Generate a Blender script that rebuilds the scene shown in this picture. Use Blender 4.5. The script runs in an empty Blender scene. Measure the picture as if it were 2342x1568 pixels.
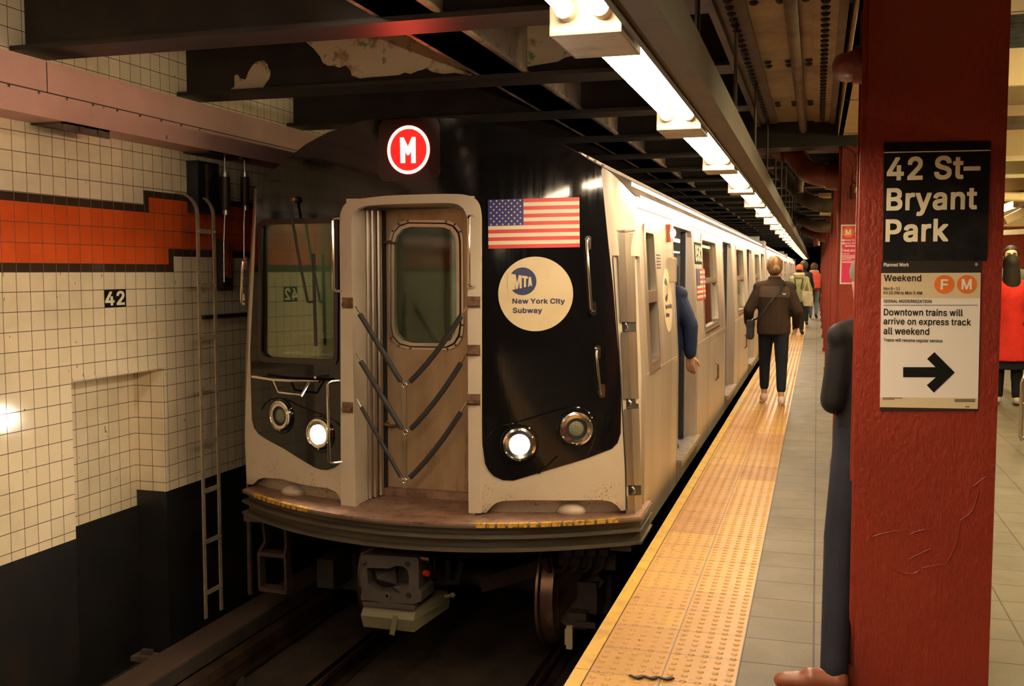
import bpy, bmesh, math, random
from mathutils import Vector, Matrix
random.seed(7)
PI = math.pi
scene = bpy.context.scene
COL = scene.collection

# ------------------------------------------------------------------ camera
F_PX, CX, CY = 2330.0, 1171.0, 784.0
CAM_H = 1.70
PITCH = math.atan((CY - 620.0) / F_PX)
YAW = math.atan((1869.0 - CX) * math.cos(PITCH) / F_PX)
cam_data = bpy.data.cameras.new('camera')
cam_data.sensor_width = 36.0
cam_data.sensor_fit = 'HORIZONTAL'
cam_data.lens = 36.0 * F_PX / 2342.0
cam_data.clip_start = 0.05
cam_data.clip_end = 300.0
cam = bpy.data.objects.new('camera', cam_data)
COL.objects.link(cam)
cam.location = (0.0, 0.0, CAM_H)
cam.rotation_euler = (PI / 2 - PITCH, 0.0, YAW)
scene.camera = cam

# ------------------------------------------------------------------ world and exposure
world = bpy.data.worlds.new('station_world')
scene.world = world
world.use_nodes = True
world.node_tree.nodes['Background'].inputs[0].default_value = (0.9, 0.75, 0.55, 1)
world.node_tree.nodes['Background'].inputs[1].default_value = 0.0015
vs = scene.view_settings
vs.view_transform = 'Standard'
vs.look = 'None'
vs.gamma = 1.0
vs.use_curve_mapping = False
vs.exposure = 0.93
cy = scene.cycles
cy.max_bounces = 6
cy.diffuse_bounces = 3
cy.glossy_bounces = 3
cy.transmission_bounces = 4
cy.transparent_max_bounces = 8
cy.caustics_reflective = False
cy.caustics_refractive = False
cy.sample_clamp_indirect = 4.0
cy.use_denoising = True
cy.use_adaptive_sampling = True
cy.adaptive_threshold = 0.015
cy.adaptive_min_samples = 16

LAMP_COL = (1.0, 0.82, 0.585)      # warm fluorescent
LAMP_POWER = 34.0
RIGHT_POWER = 68.0

# ------------------------------------------------------------------ pixel rays of the photograph -> points on real surfaces
_F = Vector((-math.sin(YAW) * math.cos(PITCH), math.cos(YAW) * math.cos(PITCH), -math.sin(PITCH)))
_R = Vector((math.cos(YAW), math.sin(YAW), 0.0))
_U = _R.cross(_F)
_C = Vector((0, 0, CAM_H))
def ray(x, y): return (_F * F_PX + _R * (x - CX) - _U * (y - CY)).normalized()
def onx(x, y, X):
    d = ray(x, y); return _C + d * (X / d.x)
def ony(x, y, Y):
    d = ray(x, y); return _C + d * (Y / d.y)
def onz(x, y, Z):
    d = ray(x, y); return _C + d * ((Z - CAM_H) / d.z)
XC, YF, KF = -2.53, 6.2, 0.17
def yface(u): return YF + KF * u * u
def onface(x, y):
    Y = 6.3
    for _ in range(25):
        p = ony(x, y, Y); Y = yface(p.x - XC)
    return (p.x - XC, p.z)
def xside(z): return -1.10 if z <= 1.0 else -1.10 - 0.057 * (z - 1.0)
def onside(x, y):
    X = -1.12
    for _ in range(25):
        p = onx(x, y, X); X = xside(p.z)
    return (p.y, p.z)

# ------------------------------------------------------------------ mesh helpers
class MB:
    def __init__(s): s.v = []; s.f = []; s.m = []
    def add(s, vs, fs, mi=0):
        b = len(s.v); s.v.extend([tuple(p) for p in vs])
        s.f.extend([tuple(b + i for i in f) for f in fs]); s.m.extend([mi] * len(fs))
        return s
    def poly(s, pts, mi=0): return s.add(pts, [tuple(range(len(pts)))], mi)
    def box(s, x0, x1, y0, y1, z0, z1, mi=0):
        vs = [(x, y, z) for z in (z0, z1) for y in (y0, y1) for x in (x0, x1)]
        return s.add(vs, [(0, 2, 3, 1), (4, 5, 7, 6), (0, 1, 5, 4), (2, 6, 7, 3), (0, 4, 6, 2), (1, 3, 7, 5)], mi)
    def cbox(s, x0, x1, y0, y1, z0, z1, c=0.01, mi=0):
        """box with chamfered vertical and horizontal edges"""
        vs = []
        for (z, i) in ((z0, c), (z0 + c, 0), (z1 - c, 0), (z1, c)):
            a0, a1, b0, b1 = x0 + i, x1 - i, y0 + i, y1 - i
            k = c * .6
            vs += [(a0 + k, b0, z), (a1 - k, b0, z), (a1, b0 + k, z), (a1, b1 - k, z), (a1 - k, b1, z), (a0 + k, b1, z), (a0, b1 - k, z), (a0, b0 + k, z)]
        fs = [tuple(range(7, -1, -1)), tuple(range(24, 32))]
        for r in range(3):
            for i in range(8):
                j = (i + 1) % 8
                fs.append((r * 8 + i, r * 8 + j, r * 8 + 8 + j, r * 8 + 8 + i))
        return s.add(vs, fs, mi)
    def bar(s, p, q, w, h, up=(0, 0, 1), mi=0):
        p, q = Vector(p), Vector(q); d = (q - p).normalized(); up = Vector(up)
        if abs(d.dot(up)) > .98: up = Vector((1, 0, 0)) if abs(d.x) < .9 else Vector((0, 1, 0))
        a = d.cross(up).normalized(); b = a.cross(d).normalized()
        vs = [c + a * (i * w / 2) + b * (j * h / 2) for c in (p, q) for (i, j) in ((-1, -1), (1, -1), (1, 1), (-1, 1))]
        return s.add(vs, [(3, 2, 1, 0), (4, 5, 6, 7), (0, 1, 5, 4), (1, 2, 6, 5), (2, 3, 7, 6), (3, 0, 4, 7)], mi)
    def tube(s, pts, r, n=10, mi=0, r2=None):
        pts = [Vector(p) for p in pts]; N = len(pts)
        t0 = (pts[1] - pts[0]).normalized()
        ref = Vector((0, 0, 1)) if abs(t0.z) < .9 else Vector((1, 0, 0))
        a = t0.cross(ref).normalized(); vs = []
        for i, p in enumerate(pts):
            t = (pts[min(i + 1, N - 1)] - pts[max(i - 1, 0)]).normalized()
            a = (a - t * a.dot(t)).normalized(); b = t.cross(a)
            rr = r if r2 is None else r + (r2 - r) * i / (N - 1)
            if isinstance(r, (list, tuple)): rr = r[i]
            vs += [p + a * (rr * math.cos(2 * PI * k / n)) + b * (rr * math.sin(2 * PI * k / n)) for k in range(n)]
        fs = [tuple(range(n - 1, -1, -1)), tuple((N - 1) * n + k for k in range(n))]
        for i in range(N - 1):
            for k in range(n):
                j = (k + 1) % n
                fs.append((i * n + k, i * n + j, i * n + n + j, i * n + n + k))
        return s.add(vs, fs, mi)
    def lathe(s, prof, o, ax, n=24, mi=0, caps=True):
        """prof: list of (radius, height along ax)"""
        o, ax = Vector(o), Vector(ax).normalized()
        ref = Vector((0, 0, 1)) if abs(ax.z) < .9 else Vector((1, 0, 0))
        a = ax.cross(ref).normalized(); b = ax.cross(a); vs = []
        for (r, h) in prof:
            vs += [o + ax * h + (a * math.cos(2 * PI * k / n) + b * math.sin(2 * PI * k / n)) * r for k in range(n)]
        fs = []
        if caps: fs = [tuple(range(n - 1, -1, -1)), tuple((len(prof) - 1) * n + k for k in range(n))]
        for i in range(len(prof) - 1):
            for k in range(n):
                j = (k + 1) % n
                fs.append((i * n + k, i * n + j, i * n + n + j, i * n + n + k))
        return s.add(vs, fs, mi)
    def sphere(s, c, rx, ry=None, rz=None, n=14, m=9, mi=0):
        ry = rx if ry is None else ry; rz = rx if rz is None else rz
        vs = [(c[0], c[1], c[2] - rz)]
        for i in range(1, m):
            t = PI * i / m
            vs += [(c[0] + rx * math.sin(t) * math.cos(2 * PI * k / n), c[1] + ry * math.sin(t) * math.sin(2 * PI * k / n), c[2] - rz * math.cos(t)) for k in range(n)]
        vs.append((c[0], c[1], c[2] + rz)); fs = []
        for k in range(n): fs.append((0, 1 + (k + 1) % n, 1 + k))
        for i in range(m - 2):
            for k in range(n):
                j = (k + 1) % n
                fs.append((1 + i * n + k, 1 + i * n + j, 1 + i * n + n + j, 1 + i * n + n + k))
        e = len(vs) - 1; b = 1 + (m - 2) * n
        for k in range(n): fs.append((b + k, b + (k + 1) % n, e))
        return s.add(vs, fs, mi)
    def cap(s, p, q, r0, r1, n=12, mi=0):
        """tapered capsule"""
        p, q = Vector(p), Vector(q); d = q - p; L = d.length
        prof = [(r0 * math.sin(t), -r0 * math.cos(t)) for t in (.12, .5, .95, PI / 2)] + [(r1 * math.cos(t), L + r1 * math.sin(t)) for t in (0, .6, 1.05, 1.45)]
        return s.lathe(prof, p, d, n, mi)
    def loft(s, rings, mi=0, caps=True):
        n = len(rings[0]); vs = [p for r in rings for p in r]; fs = []
        if caps: fs = [tuple(range(n - 1, -1, -1)), tuple((len(rings) - 1) * n + k for k in range(n))]
        for i in range(len(rings) - 1):
            for k in range(n):
                j = (k + 1) % n
                fs.append((i * n + k, i * n + j, i * n + n + j, i * n + n + k))
        return s.add(vs, fs, mi)
    def strip(s, rows, mi=0):
        """open grid of rows of points"""
        n = len(rows[0]); fs = []
        for i in range(len(rows) - 1):
            for k in range(n - 1): fs.append((i * n + k, i * n + k + 1, i * n + n + k + 1, i * n + n + k))
        return s.add([p for r in rows for p in r], fs, mi)
    def sheet(s, outline, holes, mapf, d0, d1, sa=(), sb=(), mi=0):
        """flat outline with holes, cut along a=const and b=const lines, bent by mapf(a,b,d), as a solid between depths d0 and d1"""
        bm = bmesh.new(); edges = []
        for loop in [outline] + list(holes):
            vv = [bm.verts.new((a, b, 0)) for a, b in loop]
            edges += [bm.edges.new((vv[i], vv[(i + 1) % len(vv)])) for i in range(len(vv))]
        bmesh.ops.triangle_fill(bm, use_beauty=True, use_dissolve=False, edges=edges, normal=(0, 0, 1))
        for val in sa: bmesh.ops.bisect_plane(bm, geom=bm.verts[:] + bm.edges[:] + bm.faces[:], dist=1e-5, plane_co=(val, 0, 0), plane_no=(1, 0, 0))
        for val in sb: bmesh.ops.bisect_plane(bm, geom=bm.verts[:] + bm.edges[:] + bm.faces[:], dist=1e-5, plane_co=(0, val, 0), plane_no=(0, 1, 0))
        bm.verts.index_update()
        P = [(v.co.x, v.co.y) for v in bm.verts]; N = len(P)
        fs = []
        for f in bm.faces:
            ii = [v.index for v in f.verts]
            if f.normal.z < 0: ii.reverse()
            fs.append(tuple(ii)); fs.append(tuple(N + i for i in reversed(ii)))
        for e in bm.edges:
            if len(e.link_faces) == 1:
                a, b = e.verts[0].index, e.verts[1].index
                fs.append((a, b, N + b, N + a))
        bm.free()
        return s.add([mapf(a, b, d0) for a, b in P] + [mapf(a, b, d1) for a, b in P], fs, mi)
    def build(s, name, mats, parent=None, sharp=32, recalc=True, smooth=True):
        me = bpy.data.meshes.new(name)
        me.from_pydata(s.v, [], s.f)
        if not isinstance(mats, (list, tuple)): mats = [mats]
        for m in mats: me.materials.append(m)
        if len(mats) > 1: me.polygons.foreach_set('material_index', [min(i, len(mats) - 1) for i in s.m])
        if recalc or smooth:
            bm = bmesh.new(); bm.from_mesh(me)
            if recalc: bmesh.ops.recalc_face_normals(bm, faces=bm.faces[:])
            if smooth:
                lim = math.radians(sharp)
                for f in bm.faces: f.smooth = True
                for e in bm.edges:
                    e.smooth = len(e.link_faces) == 2 and e.calc_face_angle(0.0) < lim
            bm.to_mesh(me); bm.free()
        me.update()
        return link(name, me, parent)

def link(name, me, parent=None):
    o = bpy.data.objects.new(name, me); COL.objects.link(o)
    if parent is not None: o.parent = parent
    return o
def tag(o, label=None, cat=None, group=None, kind=None):
    if label: o['label'] = label
    if cat: o['category'] = cat
    if group: o['group'] = group
    if kind: o['kind'] = kind
    return o
def thing(name, label, cat, loc=(0, 0, 0), group=None):
    o = bpy.data.objects.new(name, None); COL.objects.link(o); o.location = loc
    o.empty_display_size = .1
    return tag(o, label, cat, group)
def seton(o, root):
    """re-root a mesh built in world coordinates under an Empty that stands elsewhere"""
    o.parent = root; o.matrix_parent_inverse = Matrix.Translation(-Vector(root.location))
    return o
def copy_tree(o, parent=None):
    c = o.copy(); COL.objects.link(c)
    if parent is not None: c.parent = parent
    for ch in list(o.children): copy_tree(ch, c)
    return c
def rrect(a0, b0, a1, b1, r, n=5):
    out = []
    for (ca, cb, t0) in ((a1 - r, b0 + r, -PI / 2), (a1 - r, b1 - r, 0), (a0 + r, b1 - r, PI / 2), (a0 + r, b0 + r, PI)):
        out += [(ca + r * math.cos(t0 + PI / 2 * i / n), cb + r * math.sin(t0 + PI / 2 * i / n)) for i in range(n + 1)]
    return out
def smooth_loop(pts, it=2, closed=True):
    for _ in range(it):
        new = []
        rng = range(len(pts)) if closed else range(len(pts) - 1)
        if not closed: new.append(pts[0])
        for i in rng:
            p, q = pts[i], pts[(i + 1) % len(pts)]
            new.append(tuple(p[k] * .75 + q[k] * .25 for k in range(len(p)))); new.append(tuple(p[k] * .25 + q[k] * .75 for k in range(len(p))))
        if not closed: new.append(pts[-1])
        pts = new
    return pts
def arc(c, r, t0, t1, n): return [(c[0] + r * math.cos(t0 + (t1 - t0) * i / n), c[1] + r * math.sin(t0 + (t1 - t0) * i / n)) for i in range(n + 1)]
def circle(a, b, ra, rb=None, n=32): return [(a + ra * math.cos(2 * PI * i / n), b + (rb or ra) * math.sin(2 * PI * i / n)) for i in range(n)]
def frange(a, b, st):
    n = int((b - a) / st); return [a + st * i for i in range(n + 1)]

# letter outlines (grotesque sans, two weights), in thousandths of the type size
GLYPHS = {' ':(188,()),'0':(471,((371,458,332,498,288,522,238,530,216,530,168,523,120,498,99,476,82,458,55,404,39,340,34,270,34,238,39,168,54,106,82,50,105,26,120,10,164,-13,216,-21,238,-21,288,-13,332,10,372,50,398,104,415,178,419,238,415,330,398,404),(300,394,317,352,326,308,329,266,326,202,316,152,300,114,276,85,248,69,232,66,204,69,176,85,164,100,153,114,136,156,127,200,124,268,127,308,137,356,153,394,169,416,176,424,204,440,224,444,250,440,276,424),)),'1':(471,((289,520,284,523,188,523,78,443,72,436,72,350,78,344,98,345,198,418,198,70,66,68,62,64,62,-8,68,-14,400,-14,405,-8,405,64,402,68,290,70),)),'5':(471,((379,520,374,523,88,523,82,518,53,266,54,242,62,238,116,232,138,232,176,254,218,262,240,259,264,249,287,230,301,210,310,184,313,164,310,140,304,122,301,114,288,96,266,77,242,67,226,65,184,73,166,87,148,104,141,116,137,136,130,144,50,143,46,138,46,118,51,88,70,48,100,17,132,-4,168,-16,208,-21,234,-21,278,-15,320,2,350,25,384,68,400,112,405,150,403,202,393,240,377,272,361,292,332,319,304,335,274,344,242,348,218,348,168,339,152,330,164,438,374,438,380,444),)),'8':(471,((374,462,346,492,318,511,278,525,238,530,214,530,180,526,138,513,106,492,77,462,61,426,56,392,56,368,61,336,80,296,111,268,92,256,68,232,52,206,41,176,38,122,43,86,61,50,92,18,124,-2,168,-16,212,-21,240,-21,286,-16,326,-3,342,6,360,18,391,50,410,90,415,124,415,148,411,176,402,202,386,230,360,256,341,268,373,298,391,336,396,368,396,392,391,426),(309,178,320,152,322,138,319,122,310,102,294,85,268,71,250,66,220,64,202,66,178,73,158,85,142,102,133,122,130,138,132,152,143,178,160,197,180,210,204,218,242,219,272,210,292,197),(295,410,303,386,302,360,294,340,285,330,262,313,228,306,190,313,167,330,158,340,151,356,148,378,150,390,157,408,172,426,188,436,224,444,264,436,280,426),)),'A':(498,((290,518,284,523,192,523,187,518,5,18,2,10,2,-8,6,-13,96,-13,100,-8,148,128,332,128,380,-8,384,-13,472,-14,476,-10,477,10,474,18),(239,400,300,213,177,214),)),'D':(520,((446,402,414,450,364,491,304,515,238,523,52,523,47,520,46,-8,50,-13,232,-14,300,-6,362,18,413,60,448,112,470,178,476,242,476,268,470,332),(364,354,381,296,384,262,381,214,366,160,343,124,308,94,264,77,210,71,140,71,139,438,216,438,270,431,310,415,343,386),)),'E':(437,((385,520,380,523,52,523,47,520,46,-8,50,-13,384,-14,388,-10,389,66,384,71,139,72,140,215,364,215,369,220,369,294,364,300,140,300,139,438,380,438,386,444),)),'F':(428,((382,520,378,523,52,523,47,520,46,-8,50,-13,134,-14,139,-8,140,207,354,207,360,212,360,286,354,292,139,292,139,438,378,438,383,444),)),'G':(538,((462,428,444,454,428,470,414,482,386,502,346,519,314,527,280,530,252,530,194,522,138,497,88,454,54,400,33,338,26,268,26,240,32,176,56,104,89,56,138,12,196,-13,256,-21,282,-21,336,-14,384,4,426,34,436,44,464,80,485,132,492,188,492,264,488,269,272,269,269,264,269,190,272,186,398,184,396,168,383,134,360,103,334,84,300,71,274,68,232,73,194,89,162,118,138,156,123,202,118,260,123,306,138,352,161,390,198,421,230,436,264,441,306,434,344,415,353,406,374,382,398,336,482,335,488,340,488,360,479,394),)),'I':(318,((282,520,278,523,22,523,17,518,17,444,20,439,104,438,104,72,22,71,18,68,17,-8,22,-14,278,-14,283,-8,283,66,280,70,197,72,197,438,280,439,283,444),)),'L':(411,((138,520,134,523,52,523,46,518,46,-8,52,-14,370,-14,375,-8,375,66,370,71,139,72),)),'M':(646,((581,520,576,523,468,523,462,518,337,194,314,127,292,194,166,518,160,523,50,522,46,518,47,-10,52,-14,130,-14,136,-8,136,336,155,284,271,-8,278,-14,350,-14,356,-10,471,284,490,336,490,-8,496,-14,578,-13,582,-8),)),'N':(541,((476,520,472,523,390,523,385,518,384,147,151,518,144,523,52,523,47,520,46,-8,50,-13,134,-14,139,-8,138,366,187,282,372,-8,378,-14,472,-14,476,-10),)),'O':(551,((477,404,444,454,396,497,334,523,280,530,254,530,196,522,138,497,102,465,90,454,55,400,34,338,26,268,26,240,34,170,55,108,90,54,144,9,196,-13,254,-21,280,-21,338,-13,396,12,434,45,444,54,477,104,501,176,507,240,507,268,501,332),(393,358,412,298,415,262,412,210,395,154,372,118,338,89,296,72,268,68,236,72,194,89,162,118,140,152,122,208,118,260,123,306,138,352,162,390,196,421,232,436,268,441,302,436,338,420,372,390),)),'P':(463,((403,442,374,478,344,500,298,517,248,523,52,523,47,520,46,-8,50,-13,134,-14,139,-8,140,172,248,172,298,177,344,194,382,226,405,258,418,294,423,336,423,360,419,396),(320,392,328,368,328,328,320,304,307,286,286,269,260,260,228,256,139,256,140,438,228,438,260,435,286,426,307,410),)),'R':(467,((403,444,383,472,364,488,340,504,300,518,250,523,52,523,47,520,46,-8,50,-13,134,-14,139,-8,140,184,236,184,342,-13,436,-14,441,-10,442,10,337,202,360,214,383,232,403,260,419,300,423,338,420,398),(320,396,328,372,329,338,320,310,306,292,286,280,262,272,230,269,139,270,140,438,230,438,262,435,286,427,294,422,309,410),)),'S':(465,((390,460,360,491,326,512,286,525,240,530,214,530,170,525,128,512,94,491,62,460,43,418,38,384,38,360,46,316,71,280,120,245,180,223,230,210,286,191,320,166,328,152,330,144,327,122,320,110,298,86,272,72,250,66,224,64,174,73,152,84,135,100,124,118,119,144,112,151,28,150,24,146,24,126,32,86,51,48,82,17,118,-5,162,-18,210,-23,282,-19,340,1,368,19,399,52,417,90,422,126,419,180,408,210,368,252,322,278,224,306,180,321,142,348,133,362,130,376,132,390,142,408,158,423,184,437,202,442,226,444,258,439,290,425,312,402,322,372,328,364,410,364,415,370,415,390,409,420),)),'T':(467,((430,520,426,523,24,523,18,518,18,444,24,438,179,438,179,-8,184,-14,266,-14,271,-8,271,438,428,439,431,444),)),'W':(704,((683,520,678,523,594,523,588,516,492,138,393,520,388,523,296,522,288,504,194,138,97,516,90,523,6,522,2,518,2,498,142,-10,146,-14,238,-14,243,-10,331,308,342,358,442,-10,446,-14,540,-13,546,-4,684,498),)),'Z':(456,((410,520,406,523,32,523,27,520,26,444,32,438,290,438,29,58,28,-8,32,-13,408,-14,412,-10,413,66,408,71,148,72,189,128,410,450),)),'a':(407,((335,332,321,352,298,373,248,393,206,398,182,398,128,390,96,379,72,362,44,334,27,300,27,282,34,276,90,260,108,260,115,266,132,290,156,307,198,315,230,308,254,286,260,258,260,254,254,248,226,241,166,234,110,223,66,206,50,194,30,172,20,148,16,120,16,96,20,68,35,34,60,7,84,-9,116,-19,148,-23,172,-23,224,-13,262,12,263,-8,268,-14,346,-14,350,-10,351,264,347,300),(262,166,262,144,259,128,250,104,234,84,218,72,194,63,170,60,140,66,115,84,108,106,109,116,116,128,142,144,182,154),)),'c':(414,((354,332,316,369,308,373,270,391,220,398,194,398,146,391,106,373,67,338,41,298,26,254,20,200,20,174,25,128,43,74,67,38,106,3,150,-16,194,-22,220,-22,266,-16,316,7,355,46,377,92,377,110,374,115,314,131,296,131,290,126,279,100,258,78,230,65,206,61,186,64,158,78,137,100,121,128,113,158,111,178,113,216,122,250,137,276,158,298,186,312,208,315,234,311,258,299,267,290,277,278,292,249,314,248,368,262,376,268,376,286),)),'d':(442,((385,520,380,523,302,523,298,520,296,360,264,386,238,395,184,398,142,392,100,374,84,360,64,340,42,304,24,248,20,174,25,122,41,74,64,36,100,3,142,-16,182,-22,208,-22,236,-19,260,-11,298,19,299,-8,304,-14,380,-14,385,-10),(274,276,287,252,295,222,297,200,295,158,285,124,272,98,250,77,222,64,202,62,180,65,158,78,137,98,120,134,113,158,111,198,113,220,122,252,137,280,156,298,180,311,198,314,206,315,228,311,250,300),)),'e':(422,((354,326,326,358,306,374,276,388,216,398,192,398,142,390,104,372,66,338,40,298,25,252,20,202,20,174,25,128,43,74,67,38,106,3,156,-17,200,-22,252,-20,282,-13,300,-6,322,6,351,32,366,52,379,82,379,100,376,104,316,119,298,119,291,114,274,86,246,68,212,61,192,63,162,74,139,94,123,118,113,154,382,156,385,160,385,210,382,252,371,292),(282,264,290,235,114,236,122,260,136,280,156,300,186,313,202,315,224,313,250,302,271,282),)),'g':(443,((385,390,380,393,304,393,299,388,298,359,264,386,238,396,184,398,142,392,100,374,65,340,40,300,24,250,20,206,24,132,40,82,65,44,108,11,142,-4,182,-9,238,-6,264,3,297,26,297,0,290,-38,270,-63,240,-78,208,-82,164,-74,136,-55,110,-27,92,-27,38,-58,37,-78,66,-118,76,-126,124,-154,158,-162,192,-165,220,-165,262,-161,300,-150,330,-133,363,-102,368,-92,381,-64,386,-22),(276,274,286,256,295,224,297,184,295,162,287,132,275,110,254,88,224,76,208,74,186,76,156,89,136,108,124,130,112,170,111,202,113,222,123,254,137,280,158,300,180,311,206,315,228,311,252,300),)),'i':(185,((127,390,122,393,44,393,39,388,39,-8,44,-14,122,-14,128,-8),(136,510,122,527,110,535,96,538,72,538,56,534,46,527,30,508,27,494,27,472,31,456,46,440,58,432,72,429,96,429,112,433,122,440,137,458,140,472,140,494),)),'k':(399,((373,390,368,393,274,392,128,244,128,518,122,523,44,523,40,520,39,-8,42,-13,122,-14,127,-10,128,130,152,153,284,-13,380,-14,385,-10,385,12,224,214,373,368),)),'l':(207,((127,520,122,523,44,523,39,518,39,72,44,38,66,5,90,-10,96,-12,126,-16,172,-15,188,-12,195,-6,195,14,185,60,178,68,144,67,136,71,133,74,128,106),)),'m':(628,((554,340,538,362,508,385,472,398,426,400,372,389,330,359,320,347,296,376,262,395,230,400,208,400,166,391,126,363,126,388,120,393,42,392,39,388,40,-10,44,-14,122,-14,127,-10,128,234,131,258,139,278,154,297,170,307,198,314,208,314,220,312,242,298,255,278,260,254,260,-8,266,-14,346,-13,349,-8,349,240,351,248,359,280,386,307,404,314,420,315,438,312,460,301,477,276,482,248,482,-8,488,-14,568,-13,571,-8,571,268,567,306),)),'n':(428,((354,332,336,358,310,379,302,384,274,394,240,398,214,398,178,393,142,376,126,360,126,388,120,393,44,393,40,390,39,-8,42,-13,122,-14,127,-10,128,222,131,248,139,272,154,292,172,304,192,312,206,314,236,309,256,296,263,288,277,262,282,228,283,-10,288,-14,366,-14,370,-10,371,254,367,294),)),'o':(433,((372,302,348,338,310,373,260,393,220,398,194,398,150,392,106,373,78,349,67,338,41,298,26,254,20,200,20,174,26,122,41,78,67,38,106,3,154,-17,194,-22,220,-22,260,-17,310,3,348,38,372,74,390,124,395,174,391,246),(279,276,293,250,303,208,303,166,293,126,279,100,258,78,250,74,234,65,208,61,182,65,158,78,147,88,137,100,121,128,113,158,111,196,113,216,122,250,137,276,158,298,186,312,208,315,234,311,258,298),)),'p':(442,((383,304,360,340,324,374,284,392,242,398,186,395,160,386,126,359,126,388,120,393,44,393,40,390,39,-152,42,-156,122,-157,128,-152,128,17,162,-9,176,-15,194,-20,242,-22,284,-16,316,-1,324,3,361,36,383,72,388,86,399,122,404,174,404,204,399,256),(289,278,302,252,312,212,312,166,302,126,289,100,266,78,252,69,244,65,222,62,196,65,172,78,152,98,138,126,130,158,128,200,130,222,139,254,153,280,172,299,196,311,220,315,244,311,268,299),)),'r':(277,((256,394,252,398,230,399,202,399,176,395,140,380,126,367,126,388,120,393,44,393,40,390,39,-8,42,-13,122,-14,127,-10,128,232,131,254,139,274,154,291,170,302,204,311,252,308,256,312),)),'s':(383,((313,348,290,371,264,386,234,395,172,398,138,395,106,384,76,367,52,344,37,314,33,286,33,262,39,228,57,200,96,171,142,155,204,141,226,134,240,125,252,108,248,90,232,74,208,64,182,60,158,63,134,73,118,90,109,114,102,121,84,121,26,107,22,102,22,84,31,54,47,30,72,5,102,-11,134,-19,168,-22,234,-19,272,-7,300,10,325,36,341,70,345,96,345,118,339,152,321,180,284,208,240,223,178,238,136,256,125,270,128,290,144,305,164,315,184,318,210,314,230,304,245,288,254,268,260,263,278,263,330,275,338,282,338,300),)),'t':(245,((217,390,212,393,140,394,140,480,136,484,56,485,51,480,51,394,-2,393,-8,388,-7,316,-2,313,51,312,51,82,58,42,82,7,116,-12,156,-18,188,-18,220,-13,227,-6,227,12,215,64,210,68,190,68,178,65,158,67,148,73,144,80,140,102,140,312,214,314,218,318),)),'u':(428,((370,390,366,393,288,393,283,390,282,158,279,130,270,108,252,86,238,75,218,67,204,65,172,71,148,88,133,114,128,150,127,390,122,393,44,393,40,390,39,124,43,84,58,44,73,24,104,-2,142,-16,194,-19,232,-14,266,3,284,20,284,-8,290,-14,366,-14,370,-10),)),'v':(407,((384,390,380,393,296,393,291,388,213,174,194,116,176,174,98,388,92,393,8,393,4,390,4,366,146,-2,152,-13,234,-14,240,-10,383,364,385,370),)),'w':(585,((558,390,554,393,472,393,467,390,398,138,376,224,329,390,324,393,242,392,236,382,195,236,170,137,100,390,96,393,12,392,9,388,9,368,125,-10,130,-14,208,-14,212,-10,284,242,305,162,355,-10,360,-14,440,-13,447,2,559,368),)),'x':(397,((365,390,360,393,272,392,220,318,190,267,155,326,110,392,20,393,16,390,16,368,134,194,8,12,7,-8,10,-13,102,-13,161,74,188,121,276,-13,366,-14,371,-10,371,12,245,192,365,368),)),'–':(368,((363,254,358,258,-8,258,-14,252,-14,180,-8,174,358,174,364,180),))}
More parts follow.
